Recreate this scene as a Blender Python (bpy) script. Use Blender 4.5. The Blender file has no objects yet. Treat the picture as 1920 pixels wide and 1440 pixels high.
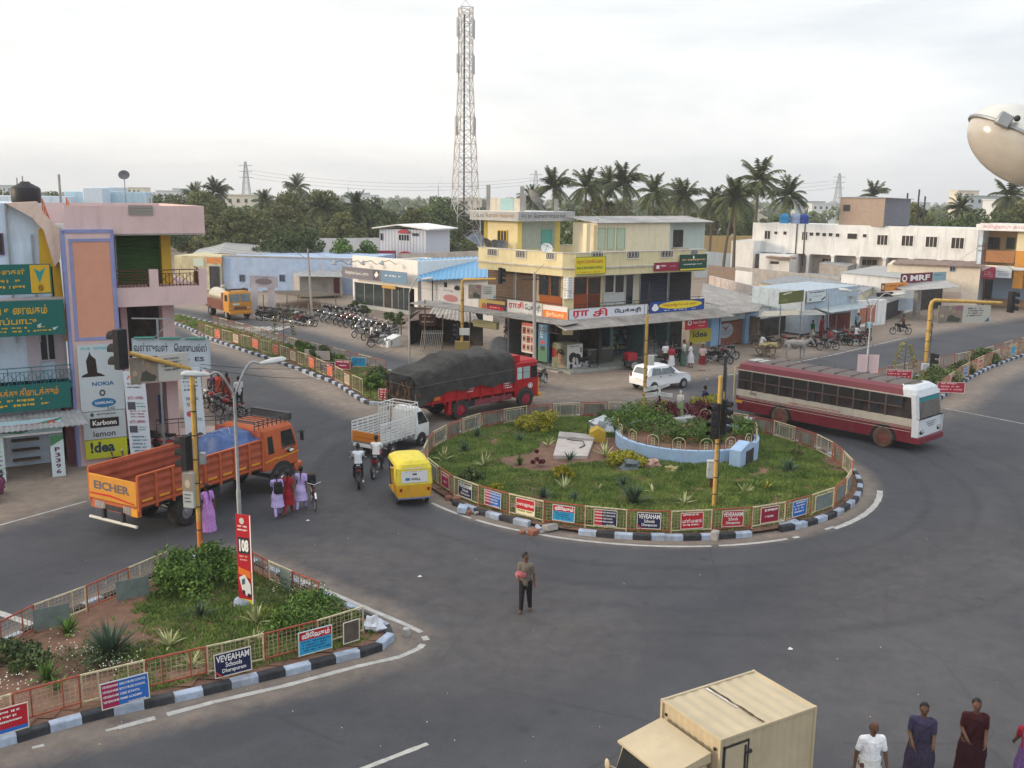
import bpy,math,random
import numpy as np
from math import sin,cos,pi,radians as rad,hypot,atan2
from mathutils import Vector,Matrix,noise
SC=bpy.context.scene
COL=SC.collection
RND=random.Random(7)
F_PX,PITCH,ROLL,H=1840.0,rad(10.9),rad(0.7),11.0
cp,sp=cos(PITCH),sin(PITCH)
cam_d=bpy.data.cameras.new("camera");cam=bpy.data.objects.new("camera",cam_d);COL.objects.link(cam)
_up0=Vector((0,sp,cp));_x=Vector((1,0,0));_fw=Vector((0,cp,-sp))
_r=_x*cos(ROLL)+_up0*sin(ROLL);_u=_up0*cos(ROLL)-_x*sin(ROLL)
cam.matrix_world=Matrix(((_r.x,_u.x,-_fw.x,0),(_r.y,_u.y,-_fw.y,0),(_r.z,_u.z,-_fw.z,H),(0,0,0,1)))
cam_d.sensor_width=36;cam_d.lens=F_PX/1920*36;cam_d.clip_start=0.1;cam_d.clip_end=9000
SC.camera=cam
SUN_EL,SUN_AZ=rad(11),rad(-97)
w=bpy.data.worlds.new("World");SC.world=w;w.use_nodes=True
nt=w.node_tree;N=nt.nodes;L=nt.links
bg=N["Background"];bg.inputs[1].default_value=0.1
sky=N.new("ShaderNodeTexSky");sky.sky_type='NISHITA';sky.sun_disc=False
sky.sun_elevation=SUN_EL;sky.sun_rotation=SUN_AZ;sky.air_density=1.2;sky.dust_density=3.0
tc=N.new("ShaderNodeTexCoord");mp=N.new("ShaderNodeMapping");mp.inputs['Scale'].default_value=(1.2,1.2,6)
mp.inputs['Rotation'].default_value=(0.08,0.1,0)
nz=N.new("ShaderNodeTexNoise");nz.inputs['Scale'].default_value=1.6;nz.inputs['Detail'].default_value=7;nz.inputs['Roughness'].default_value=.55
nz.inputs['Distortion'].default_value=.4
L.new(tc.outputs['Generated'],mp.inputs[0]);L.new(mp.outputs[0],nz.inputs[0])
dt=N.new("ShaderNodeVectorMath");dt.operation='DOT_PRODUCT';dt.inputs[1].default_value=(sin(SUN_AZ)*.9,cos(SUN_AZ)+.35,.15)
L.new(tc.outputs['Generated'],dt.inputs[0])
rp=N.new("ShaderNodeValToRGB");rp.color_ramp.elements[0].position=.02;rp.color_ramp.elements[1].position=.72
rp.color_ramp.elements[0].color=(.68,.75,.85,1);rp.color_ramp.elements[1].color=(1.09,1.055,.985,1)
mr=N.new("ShaderNodeMapRange");mr.inputs[1].default_value=-1;mr.inputs[2].default_value=1
L.new(dt.outputs['Value'],mr.inputs[0]);L.new(mr.outputs[0],rp.inputs[0])
cr=N.new("ShaderNodeValToRGB");cr.color_ramp.elements[0].position=.40;cr.color_ramp.elements[1].position=.62
cr.color_ramp.elements[0].color=(6.7,7.1,7.7,1);cr.color_ramp.elements[1].color=(9.3,9.35,9.4,1)
L.new(nz.outputs[0],cr.inputs[0])
mu=N.new("ShaderNodeMix");mu.data_type='RGBA';mu.blend_type='MULTIPLY';mu.inputs[0].default_value=1
L.new(cr.outputs[0],mu.inputs[6]);L.new(rp.outputs[0],mu.inputs[7])
mx=N.new("ShaderNodeMix");mx.data_type='RGBA';mx.inputs[0].default_value=.88
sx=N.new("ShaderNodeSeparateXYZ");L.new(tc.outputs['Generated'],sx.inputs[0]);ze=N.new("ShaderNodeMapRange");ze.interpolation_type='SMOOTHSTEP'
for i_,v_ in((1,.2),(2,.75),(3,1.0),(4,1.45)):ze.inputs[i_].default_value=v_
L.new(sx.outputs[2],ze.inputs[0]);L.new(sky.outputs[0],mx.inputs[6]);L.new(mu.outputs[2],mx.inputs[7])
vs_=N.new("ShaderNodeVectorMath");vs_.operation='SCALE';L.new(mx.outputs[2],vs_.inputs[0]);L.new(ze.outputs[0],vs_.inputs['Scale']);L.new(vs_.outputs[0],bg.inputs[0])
sd=bpy.data.lights.new("sun",'SUN');sd.energy=2.0;sd.angle=rad(10);sd.color=(1,.80,.58)
sun=bpy.data.objects.new("sun",sd);COL.objects.link(sun)
sv=Vector((sin(SUN_AZ)*cos(SUN_EL),cos(SUN_AZ)*cos(SUN_EL),sin(SUN_EL)))
sun.rotation_euler=sv.to_track_quat('Z','Y').to_euler()
SC.view_settings.view_transform='Standard';SC.view_settings.look='None';SC.view_settings.exposure=0.53
SC.view_settings.gamma=1;SC.view_settings.use_curve_mapping=False
def ray(px,py):
 x=px-960;y=720-py;c,s=cos(ROLL),sin(ROLL)
 x,y=c*x-s*y,s*x+c*y
 return(x,F_PX*cp+y*sp,-F_PX*sp+y*cp)
def G(px,py,z=0.0):
 d=ray(px,py);t=(z-H)/d[2];return Vector((d[0]*t,d[1]*t,z))
def D(px,py,depth):
 d=ray(px,py);t=depth/d[1];return Vector((d[0]*t,depth,H+d[2]*t))
def HT(px,py,g):
 d=ray(px,py);return H+d[2]*hypot(g[0],g[1])/hypot(d[0],d[1])
class Fac:
 """A vertical plane through two ground points; n points towards the viewer's side."""
 def __init__(s,A,B):
  s.A=Vector((A[0],A[1]));s.u=(Vector((B[0],B[1]))-s.A);s.len=s.u.length;s.u.normalize()
  s.n=Vector((s.u.y,-s.u.x))
  if s.n.dot(-s.A)<0:s.n=-s.n
 def uz(s,px,py,off=0):
  d=ray(px,py);A=s.A+s.n*off
  t=A.dot(s.n)/(d[0]*s.n.x+d[1]*s.n.y)
  p=Vector((d[0]*t,d[1]*t));return((p-A).dot(s.u),H+d[2]*t)
 def pt(s,u,z,off=0):
  q=s.A+s.u*u+s.n*off;return Vector((q.x,q.y,z))
 def rect(s,x0,y0,x1,y1,off=0):
  ym=(y0+y1)/2;xm=(x0+x1)/2
  u0=s.uz(x0,ym,off)[0];u1=s.uz(x1,ym,off)[0];z1=s.uz(xm,y0,off)[1];z0=s.uz(xm,y1,off)[1]
  return u0,u1,z0,z1
 def M(s,off=0):
  return Matrix(((s.u.x,-s.n.x,0,s.A.x+s.n.x*off),(s.u.y,-s.n.y,0,s.A.y+s.n.y*off),(0,0,1,0),(0,0,0,1)))
MATS={}
def mat(name,col,rough=.8,metal=0,var=.12,scale=3,bump=0,bscale=20,streak=0,scol=(.12,.10,.09),spec=.3,alpha=None,stretch=None,obr=0,emit=0):
 if name in MATS:return MATS[name]
 m=bpy.data.materials.new(name);m.use_nodes=True;n=m.node_tree.nodes;l=m.node_tree.links;b=n["Principled BSDF"]
 b.inputs['Roughness'].default_value=rough;b.inputs['Metallic'].default_value=metal;b.inputs['Specular IOR Level'].default_value=spec
 c=n.new("ShaderNodeTexCoord");last=None
 z=n.new("ShaderNodeTexNoise");z.inputs['Scale'].default_value=scale;z.inputs['Detail'].default_value=5;z.inputs['Roughness'].default_value=.65
 if stretch:
  q=n.new("ShaderNodeMapping");q.inputs['Scale'].default_value=stretch;l.new(c.outputs['Object'],q.inputs[0]);l.new(q.outputs[0],z.inputs[0])
 else:l.new(c.outputs['Object'],z.inputs[0])
 r=n.new("ShaderNodeValToRGB");r.color_ramp.elements[0].position=.3;r.color_ramp.elements[1].position=.7
 lo=[max(0,x*(1-var))for x in col[:3]];hi=[min(1,x*(1+var))for x in col[:3]]
 r.color_ramp.elements[0].color=(*lo,1);r.color_ramp.elements[1].color=(*hi,1)
 l.new(z.outputs[0],r.inputs[0]);last=r.outputs[0]
 if obr:
  oi=n.new("ShaderNodeObjectInfo");hs=n.new("ShaderNodeHueSaturation")
  mr1=n.new("ShaderNodeMapRange");mr1 .inputs[3].default_value=1-obr;mr1 .inputs[4].default_value=1+obr
  l.new(oi.outputs['Random'],mr1 .inputs[0]);l.new(mr1 .outputs[0],hs.inputs['Value'])
  l.new(last,hs.inputs['Color']);last=hs.outputs[0]
 if streak:
  q=n.new("ShaderNodeMapping");q.inputs['Scale'].default_value=(1.6,1.6,.22);l.new(c.outputs['Object'],q.inputs[0])
  z2=n.new("ShaderNodeTexNoise");z2 .inputs['Scale'].default_value=1.3;z2 .inputs['Detail'].default_value=8;z2 .inputs['Roughness'].default_value=.7
  l.new(q.outputs[0],z2 .inputs[0]);r2=n.new("ShaderNodeValToRGB");r2 .color_ramp.elements[0].position=.50;r2 .color_ramp.elements[1].position=.72
  r2 .color_ramp.elements[0].color=(0,0,0,1);r2 .color_ramp.elements[1].color=(streak,streak,streak,1)
  l.new(z2 .outputs[0],r2 .inputs[0]);x=n.new("ShaderNodeMix");x.data_type='RGBA';x.inputs[7].default_value=(*scol,1)
  l.new(r2 .outputs[0],x.inputs[0]);l.new(last,x.inputs[6]);last=x.outputs[2]
 l.new(last,b.inputs['Base Color'])
 if bump:
  zb=n.new("ShaderNodeTexNoise");zb.inputs['Scale'].default_value=bscale;zb.inputs['Detail'].default_value=4
  l.new(c.outputs['Object'],zb.inputs[0]);bp=n.new("ShaderNodeBump");bp.inputs['Strength'].default_value=bump;bp.inputs['Distance'].default_value=.05
  l.new(zb.outputs[0],bp.inputs['Height']);l.new(bp.outputs[0],b.inputs['Normal'])
 if alpha is not None:b.inputs['Alpha'].default_value=alpha
 if emit:
  b.inputs['Emission Color'].default_value=(*col[:3],1);b.inputs['Emission Strength'].default_value=emit
 MATS[name]=m;return m
def C(h):
 v=[int(h[i:i+2],16)/255 for i in(0,2,4)]
 return tuple(x/12.92 if x<=.04045 else((x+.055)/1.055)**2.4 for x in v)
def paint(h,**k):
 return mat("paint_"+h+"_".join(f"{a}{b}" for a,b in sorted(k.items())),C(h),**{**dict(rough=.6,var=.08,scale=6),**k})
def sgn(h):return mat("ink_"+h,C(h),rough=.55,var=.05,scale=12)
M_black=mat("black_rubber",(.018,.018,.02),rough=.85,var=.3)
M_dark=mat("dark_metal",(.035,.035,.038),rough=.5,var=.25)
M_chrome=mat("chrome",(.55,.55,.56),rough=.22,metal=1,var=.1)
M_steel=mat("grey_steel",(.32,.33,.34),rough=.45,metal=.6,var=.15)
M_glass=mat("dark_glass",(.02,.025,.028),rough=.08,var=.3,spec=.6)
M_glassl=mat("pale_glass",(.13,.16,.17),rough=.1,var=.3,spec=.6)
M_wood=mat("weathered_wood",(.16,.11,.075),rough=.9,var=.35,scale=6,stretch=(1,1,.2))
M_rust=mat("rusted_sheet",(.22,.16,.13),rough=.85,var=.4,scale=2.5,streak=.5,scol=(.2,.08,.04))
M_tin=mat("grey_tin_sheet",(.31,.315,.32),rough=.65,metal=.1,var=.3,scale=1.2,streak=.55,scol=(.17,.14,.12))
M_asb=mat("asbestos_sheet",(.33,.31,.29),rough=.95,var=.3,scale=.9,streak=.75,scol=(.16,.13,.11))
M_conc=mat("bare_concrete",(.34,.32,.30),rough=.9,var=.2,scale=1.5,streak=.4)
M_white=mat("white_plaster",(.74,.74,.73),rough=.85,var=.07,scale=.8,streak=.42,scol=(.3,.27,.25))
M_bluewhite=mat("bluish_limewash",(.56,.66,.76),rough=.9,var=.1,scale=1.0,streak=.45,scol=(.3,.29,.28))
M_pink=mat("pink_plaster",(.66,.48,.46),rough=.85,var=.07,scale=1.2,streak=.32,scol=(.4,.27,.24))
M_cream=mat("cream_plaster",(.72,.63,.42),rough=.85,var=.06,scale=1.2,streak=.25,scol=(.33,.27,.17))
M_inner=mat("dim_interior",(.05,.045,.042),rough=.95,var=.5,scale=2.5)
class MB:
 def __init__(s,default=None):
  s.v=[];s.f=[];s.mi=[];s.mats=[];s.M=None;s.d=default
 def _m(s,m):
  m=m or s.d
  if m not in s.mats:s.mats.append(m)
  return s.mats.index(m)
 def add(s,vs,fs,m=None):
  b=len(s.v);k=s._m(m)
  if s.M is not None:vs=[s.M@Vector(v)for v in vs]
  s.v.extend(tuple(v)for v in vs);s.f.extend(tuple(i+b for i in f)for f in fs);s.mi.extend([k]*len(fs));return s
 def box(s,x0,x1,y0,y1,z0,z1,m=None,c=0):
  if x0>x1:x0,x1=x1,x0
  if y0>y1:y0,y1=y1,y0
  if z0>z1:z0,z1=z1,z0
  if c:
   c=min(c,(x1-x0)*.45,(y1-y0)*.45,(z1-z0)*.45);vs=[]
   for sx,X in((-1,x0),(1,x1)):
    for sy,Y in((-1,y0),(1,y1)):
     for sz,Z in((-1,z0),(1,z1)):
      vs+=[(X,Y-sy*c,Z-sz*c),(X-sx*c,Y,Z-sz*c),(X-sx*c,Y-sy*c,Z)]
   i=lambda a,b,d,k:(a*4+b*2+d)*3+k
   fs=[(i(a,0,0,0),i(a,1,0,0),i(a,1,1,0),i(a,0,1,0))for a in(0,1)]+[(i(0,a,0,1),i(1,a,0,1),i(1,a,1,1),i(0,a,1,1))for a in(0,1)]
   fs+=[(i(0,0,a,2),i(1,0,a,2),i(1,1,a,2),i(0,1,a,2))for a in(0,1)]
   for a in(0,1):
    for b in(0,1):
     fs+=[(i(a,b,0,0),i(a,b,1,0),i(a,b,1,1),i(a,b,0,1)),(i(a,0,b,0),i(a,1,b,0),i(a,1,b,2),i(a,0,b,2)),(i(0,a,b,1),i(1,a,b,1),i(1,a,b,2),i(0,a,b,2))]
     for d in(0,1):fs.append((i(a,b,d,0),i(a,b,d,1),i(a,b,d,2)))
   cx=Vector(((x0+x1)/2,(y0+y1)/2,(z0+z1)/2));out=[]
   for f in fs:
    p=[Vector(vs[j])for j in f];nn=(p[1]-p[0]).cross(p[2]-p[0]);mid=sum(p,Vector())/len(p)
    out.append(f if nn.dot(mid-cx)>0 else f[::-1])
   return s.add(vs,out,m)
  vs=[(x,y,z)for x in(x0,x1)for y in(y0,y1)for z in(z0,z1)]
  return s.add(vs,[(0,1,3,2),(4,6,7,5),(0,4,5,1),(2,3,7,6),(0,2,6,4),(1,5,7,3)],m)
 def beam(s,p,q,w,h,m=None,up=(0,0,1)):
  p,q=Vector(p),Vector(q);d=(q-p).normalized();up=Vector(up)
  a=d.cross(up)
  if a.length<1e-4:a=d.cross(Vector((1,0,0)))
  a.normalize();b=a.cross(d);a=a*w/2;b=b*h/2
  vs=[p-a-b,p+a-b,p+a+b,p-a+b,q-a-b,q+a-b,q+a+b,q-a+b]
  return s.add(vs,[(0,1,2,3),(7,6,5,4),(0,4,5,1),(1,5,6,2),(2,6,7,3),(3,7,4,0)],m)
 def tube(s,pts,r,m=None,n=8,caps=True):
  pts=[Vector(p)for p in pts];rs=r if isinstance(r,(list,tuple))else[r]*len(pts);vs=[];fs=[]
  a=None
  for i,p in enumerate(pts):
   d=(pts[min(i+1,len(pts)-1)]-pts[max(i-1,0)])
   d=d.normalized()if d.length>1e-9 else Vector((0,0,1))
   if a is None:a=d.orthogonal().normalized()
   a=(a-d*a.dot(d));a=a.normalized()if a.length>1e-6 else d.orthogonal().normalized()
   b=d.cross(a)
   for k in range(n):
    t=2*pi*k/n;vs.append(p+(a*cos(t)+b*sin(t))*rs[i])
  for i in range(len(pts)-1):
   for k in range(n):
    k2=(k+1)%n;fs.append((i*n+k,i*n+k2,(i+1)*n+k2,(i+1)*n+k))
  if caps:fs.append(tuple(range(n))[::-1]);fs.append(tuple((len(pts)-1)*n+k for k in range(n)))
  return s.add(vs,fs,m)
 def lathe(s,prof,m=None,n=16,o=(0,0,0),ax=None,cap=True):
  vs=[];fs=[];o=Vector(o);R=(Vector(ax).to_track_quat('Z','Y').to_matrix()if ax else Matrix.Identity(3))
  for r,z in prof:
   for k in range(n):
    t=2*pi*k/n;vs.append(o+R@Vector((r*cos(t),r*sin(t),z)))
  for i in range(len(prof)-1):
   for k in range(n):
    k2=(k+1)%n;fs.append((i*n+k,i*n+k2,(i+1)*n+k2,(i+1)*n+k))
  if cap and prof[0][0]>1e-5:fs.append(tuple(range(n))[::-1])
  if cap and prof[-1][0]>1e-5:fs.append(tuple((len(prof)-1)*n+k for k in range(n)))
  return s.add(vs,fs,m)
 def ball(s,c,r,m=None,n=10,jit=0,sd=0):
  rx,ry,rz=r if isinstance(r,(tuple,list))else(r,r,r);vs=[];fs=[];h=n//2
  for i in range(h+1):
   for k in range(n):
    a=pi*i/h;t=2*pi*k/n;d=Vector((sin(a)*cos(t),sin(a)*sin(t),cos(a)))
    q=1+(noise.noise(d*1.7+Vector((sd,sd*2.3,0)))*jit if jit else 0)
    vs.append((c[0]+rx*d.x*q,c[1]+ry*d.y*q,c[2]+rz*d.z*q))
  for i in range(h):
   for k in range(n):k2=(k+1)%n;fs.append((i*n+k,(i+1)*n+k,(i+1)*n+k2,i*n+k2))
  return s.add(vs,fs,m)
 def prism(s,poly,vec,m=None):
  n=len(poly);v=Vector(vec);vs=[Vector(p)for p in poly]+[Vector(p)+v for p in poly]
  return s.add(vs,[tuple(range(n))[::-1],tuple(range(n,2*n))]+[(i,(i+1)%n,(i+1)%n+n,i+n)for i in range(n)],m)
 def loft(s,secs,m=None,close=True,caps=True):
  n=len(secs[0]);vs=[p for q in secs for p in q];fs=[]
  for i in range(len(secs)-1):
   for k in range(n if close else n-1):
    k2=(k+1)%n;fs.append((i*n+k,i*n+k2,(i+1)*n+k2,(i+1)*n+k))
  if caps:fs.append(tuple(range(n))[::-1]);fs.append(tuple((len(secs)-1)*n+k for k in range(n)))
  return s.add(vs,fs,m)
 def quad(s,*p,m=None):return s.add(p,[tuple(range(len(p)))],m)
 def build(s,name,parent=None,world=False,origin=None,sharp=38):
  me=bpy.data.meshes.new(name)
  vs=s.v
  if origin is not None:o0=Vector(origin);vs=[tuple(Vector(v)-o0)for v in vs]
  me.from_pydata(vs,[],s.f);
  for m in s.mats:me.materials.append(m)
  me.polygons.foreach_set("material_index",s.mi)
  me.polygons.foreach_set("use_smooth",[True]*len(s.f));me.update()
  try:me.set_sharp_from_angle(angle=rad(sharp))
  except Exception:pass
  o=bpy.data.objects.new(name,me);COL.objects.link(o)
  if origin is not None:o.location=origin
  if parent is not None:
   o.parent=parent
   if world and parent.type=='EMPTY':o.matrix_parent_inverse=parent.matrix_basis.inverted()
  return o
def tag(o,label=None,cat=None,group=None,kind=None):
 if label:o['label']=label
 if cat:o['category']=cat
 if group:o['group']=group
 if kind:o['kind']=kind
 return o
def thing(name,label,cat,loc=(0,0,0),rz=0,group=None):
 o=bpy.data.objects.new(name,None);COL.objects.link(o);o.location=loc;o.rotation_euler=(0,0,rz)
 o.empty_display_size=.3
 return tag(o,label,cat,group)
def place(o,loc,rz=0,sc=None):
 o.location=loc;o.rotation_euler=(0,0,rz)
 if sc:o.scale=(sc,sc,sc)
def dup(root,loc,rz,label,group=None,sc=None):
 def cp_(o,par):
  c=o.copy();COL.objects.link(c)
  if par is not None:c.parent=par
  for ch in CH.get(o.name,()):cp_(ch,c)
  return c
 r=cp_(root,None);r.location=loc;r.rotation_euler=(0,0,rz)
 if sc:r.scale=(sc,sc,sc)
 r['label']=label
 if group:r['group']=group
 return r
CH={}
def remember(root):
 for c in root.children:
  CH.setdefault(root.name,[]).append(c);remember(c)
 return root
TXT={}
def text_mesh(body,bold=.0,serif=False):
 k=(body,bold)
 if k in TXT:return TXT[k]
 cu=bpy.data.curves.new("lettering",'FONT');cu.body=body;cu.resolution_u=2;cu.offset=bold;cu.fill_mode='FRONT'
 ob=bpy.data.objects.new("lettering",cu);me=bpy.data.meshes.new_from_object(ob)
 vs=[v.co.copy()for v in me.vertices];fs=[tuple(p.vertices)for p in me.polygons]
 bpy.data.objects.remove(ob);bpy.data.curves.remove(cu);bpy.data.meshes.remove(me)
 if vs:
  x0=min(v.x for v in vs);x1=max(v.x for v in vs);y0=min(v.y for v in vs);y1=max(v.y for v in vs)
  vs=[((v.x-x0)/max(x1-x0,1e-6),(v.y-y0)/max(y1-y0,1e-6))for v in vs]
  asp=(x1-x0)/max(y1-y0,1e-6)
 else:asp=1
 TXT[k]=(vs,fs,asp);return TXT[k]
def art(mb,O,U,V,els,w,h,seed=0,step=.003):
 """Draw flat sign contents on the plane O + U*x + V*y (x,y in metres), each element a little proud of the last."""
 O,U,V=Vector(O),Vector(U),Vector(V);Nn=U.cross(V).normalized();rr=random.Random(seed+len(els));lv=1
 for e in els:
  k=e[0];P=lambda x,y:O+U*(x*w)+V*(y*h)+Nn*(step*lv)
  if k=='t':
   _,body,x0,y0,x1,y1,m=e[:7];vs,fs,asp=text_mesh(body,e[7]if len(e)>7 else.012)
   mb.add([P(x0+(x1-x0)*a,y0+(y1-y0)*b)for a,b in vs],fs,m)
  elif k=='r':_,x0,y0,x1,y1,m=e;mb.quad(P(x0,y0),P(x1,y0),P(x1,y1),P(x0,y1),m=m)
  elif k=='p':mb.quad(*[P(x,y)for x,y in e[1]],m=e[2])
  elif k=='e':_,x,y,a,b,m=e;mb.quad(*[P(x+a*cos(t*pi/9),y+b*sin(t*pi/9))for t in range(18)],m=m)
  elif k=='o':
   _,x,y,a,b,th,m=e
   for t in range(16):
    t0,t1=t*pi/8,(t+1)*pi/8
    mb.quad(P(x+a*cos(t0),y+b*sin(t0)),P(x+a*cos(t1),y+b*sin(t1)),P(x+a*th*cos(t1),y+b*th*sin(t1)),P(x+a*th*cos(t0),y+b*th*sin(t0)),m=m)
  elif k=='l':
   _,x0,y0,x1,y1,rows,m=e
   for i in range(rows):
    yy1=y1-(y1-y0)*i/rows;hh=(y1-y0)/rows*.5;x=x0+(x1-x0)*rr.uniform(0,.1);xe=x1-(x1-x0)*rr.uniform(0,.2)
    while x<xe:
     ww=(x1-x0)*rr.uniform(.02,.06);q=rr.uniform(.55,1)
     if rr.random()<.82:mb.quad(P(x,yy1-hh*q),P(min(x+ww,xe),yy1-hh*q),P(min(x+ww,xe),yy1),P(x,yy1),m=m)
     x+=ww*1.35
   lv+=.2;continue
  lv+=1
def sign(name,label,cat,O,U,V,w,h,bg,els,group=None,thick=.03,border=None,back=None,parent=None,seed=0):
 """A flat board: O is its lower left corner, U/V unit vectors."""
 O,U,V=Vector(O),Vector(U).normalized(),Vector(V).normalized();Nn=U.cross(V);mb=MB(bg)
 P=lambda x,y,z:O+U*x+V*y+Nn*z
 mb.add([P(0,0,-thick),P(w,0,-thick),P(w,h,-thick),P(0,h,-thick),P(0,0,0),P(w,0,0),P(w,h,0),P(0,h,0)],[(0,1,5,4),(1,2,6,5),(2,3,7,6),(3,0,4,7),(4,5,6,7)],bg)
 mb.add([P(0,0,-thick-.001),P(w,0,-thick-.001),P(w,h,-thick-.001),P(0,h,-thick-.001)],[(3,2,1,0)],back or MATS.get('board_back')or bg)
 if border:
  b=max(.02,min(w,h)*.03)
  for a,c_,d,e in((0,w,0,b),(0,w,h-b,h),(0,b,b,h-b),(w-b,w,b,h-b)):
   mb.add([P(a,d,.0),P(c_,d,0),P(c_,e,0),P(a,e,0),P(a,d,.012),P(c_,d,.012),P(c_,e,.012),P(a,e,.012)],[(4,5,6,7),(0,1,5,4),(1,2,6,5),(2,3,7,6),(3,0,4,7)],border)
 art(mb,O,U,V,els,w,h,seed)
 if parent is not None:return mb.build(name,parent,world=True)
 o=mb.build(name,origin=O);return tag(o,label,cat,group)
def fsign(fac,x0,y0,x1,y1,off,name,label,bg,els,cat="sign",**k):
 u0,u1,z0,z1=fac.rect(x0,y0,x1,y1,off)
 U=Vector((fac.u.x,fac.u.y,0));O=fac.pt(u0,z0,off);U2=U
 if U.cross(Vector((0,0,1))).dot(Vector((fac.n.x,fac.n.y,0)))<0:
  U2=-U;O=fac.pt(u1,z0,off)
 return sign(name,label,cat,O,U2,(0,0,1),abs(u1-u0),z1-z0,bg,els,**k)
mat('board_back',(.17,.19,.18),rough=.6,metal=.3,var=.3)
# ========== ground, roads, kerbs
def ground_mat(name,road):
 m=bpy.data.materials.new(name);m.use_nodes=True;n=m.node_tree.nodes;l=m.node_tree.links;b=n["Principled BSDF"]
 b.inputs['Roughness'].default_value=.85;b.inputs['Specular IOR Level'].default_value=.25
 c=n.new("ShaderNodeTexCoord")
 def nz(scale,det=6,ro=.6,st=None,rot=0):
  q=n.new("ShaderNodeTexNoise");q.inputs['Scale'].default_value=scale;q.inputs['Detail'].default_value=det;q.inputs['Roughness'].default_value=ro
  if st:
   p=n.new("ShaderNodeMapping");p.inputs['Scale'].default_value=st;p.inputs['Rotation'].default_value=(0,0,rot);l.new(c.outputs['Object'],p.inputs[0]);l.new(p.outputs[0],q.inputs[0])
  else:l.new(c.outputs['Object'],q.inputs[0])
  return q.outputs[0]
 def ramp(s,a,ca,b_,cb):
  r=n.new("ShaderNodeValToRGB");r.color_ramp.elements[0].position=a;r.color_ramp.elements[1].position=b_
  r.color_ramp.elements[0].color=(*ca,1);r.color_ramp.elements[1].color=(*cb,1);l.new(s,r.inputs[0]);return r.outputs[0]
 def mix(f,a,b_,mode='MIX'):
  x=n.new("ShaderNodeMix");x.data_type='RGBA';x.blend_type=mode
  if isinstance(f,float):x.inputs[0].default_value=f
  else:l.new(f,x.inputs[0])
  l.new(a,x.inputs[6]);l.new(b_,x.inputs[7]);return x.outputs[2]
 def math_(op,a,b_,clamp=False):
  x=n.new("ShaderNodeMath");x.operation=op;x.use_clamp=clamp
  for i,v in enumerate((a,b_)):
   if isinstance(v,(int,float)):x.inputs[i].default_value=v
   else:l.new(v,x.inputs[i])
  return x.outputs[0]
 dirt=mix(nz(14,3),ramp(nz(.35),.3,(.21,.165,.13),.7,(.33,.265,.215)),ramp(nz(2.2),.35,(.17,.135,.108),.65,(.31,.25,.20)))
 dirt=mix(ramp(nz(40,2),.62,(0,0,0),.72,(.5,.5,.5)),dirt,ramp(nz(9),.4,(.13,.11,.09),.6,(.38,.33,.28)))
 last=dirt
 if road:
  asp=mix(.45,ramp(nz(.22,7,.6),.33,(.050,.052,.062),.68,(.086,.087,.096)),ramp(nz(1.1,6),.35,(.058,.060,.070),.65,(.082,.083,.091)))
  at=n.new("ShaderNodeAttribute");at.attribute_name="wear"
  wv=math_('ADD',at.outputs['Fac'],math_('MULTIPLY',math_('SUBTRACT',nz(.5,5),.5),.9),True)
  asp=mix(wv,asp,ramp(nz(3,5),.3,(.034,.036,.044),.7,(.052,.053,.062)))
  fine=ramp(nz(60,2),.35,(.84,.84,.84),.65,(1.16,1.16,1.16));asp=mix(1.0,asp,fine,'MULTIPLY')
  pat=n.new("ShaderNodeTexVoronoi");pat.inputs['Scale'].default_value=.13;pat.feature='F1';pm=n.new("ShaderNodeMapping");pm.inputs['Scale'].default_value=(1,.5,1);pm.inputs['Rotation'].default_value=(0,0,.5)
  l.new(c.outputs['Object'],pm.inputs[0]);l.new(pm.outputs[0],pat.inputs[0])
  asp=mix(1.0,asp,ramp(pat.outputs['Color'],.2,(.93,.93,.93),.8,(1.07,1.07,1.07)),'MULTIPLY')
  crk=n.new("ShaderNodeTexVoronoi");crk.feature='DISTANCE_TO_EDGE';crk.inputs['Scale'].default_value=.22
  dm=n.new("ShaderNodeMixRGB");dm.inputs[0].default_value=.12;l.new(c.outputs['Object'],dm.inputs[1])
  zq=n.new("ShaderNodeTexNoise");zq.inputs['Scale'].default_value=.8;l.new(c.outputs['Object'],zq.inputs[0]);l.new(zq.outputs['Color'],dm.inputs[2]);l.new(dm.outputs[0],crk.inputs[0])
  ck=math_('LESS_THAN',crk.outputs['Distance'],.0055);ckm=math_('MULTIPLY',ck,math_('GREATER_THAN',nz(.15),.5));ckm=math_('MULTIPLY',ckm,.32)
  dk=n.new("ShaderNodeRGB");dk.outputs[0].default_value=(.035,.034,.036,1);asp=mix(ckm,asp,dk.outputs[0])
  sp_=n.new("ShaderNodeTexVoronoi");sp_.inputs['Scale'].default_value=.9;l.new(dm.outputs[0],sp_.inputs[0]);om=math_('MULTIPLY',ramp(sp_.outputs['Distance'],.05,(1,1,1),.16,(0,0,0)),math_('GREATER_THAN',nz(.4,2),.53));asp=mix(math_('MULTIPLY',om,.55),asp,dk.outputs[0])
  wis=ramp(nz(.9,8,.65,(.25,1,1),-.5),.58,(0,0,0),.85,(.15,.15,.15))
  dl=n.new("ShaderNodeRGB");dl.outputs[0].default_value=(.15,.142,.142,1);asp=mix(wis,asp,dl.outputs[0])
  at2=n.new("ShaderNodeAttribute");at2 .attribute_name="dust"
  d=math_('ADD',at2 .outputs['Fac'],math_('MULTIPLY',math_('SUBTRACT',nz(1.6,9,.7),.5),math_('MULTIPLY',math_('MULTIPLY',at2 .outputs['Fac'],math_('SUBTRACT',1.0,at2 .outputs['Fac'])),4.5)),True)
  last=mix(d,asp,dirt)
 l.new(last,b.inputs['Base Color'])
 bp=n.new("ShaderNodeBump");bp.inputs['Strength'].default_value=.5;bp.inputs['Distance'].default_value=.03
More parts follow.
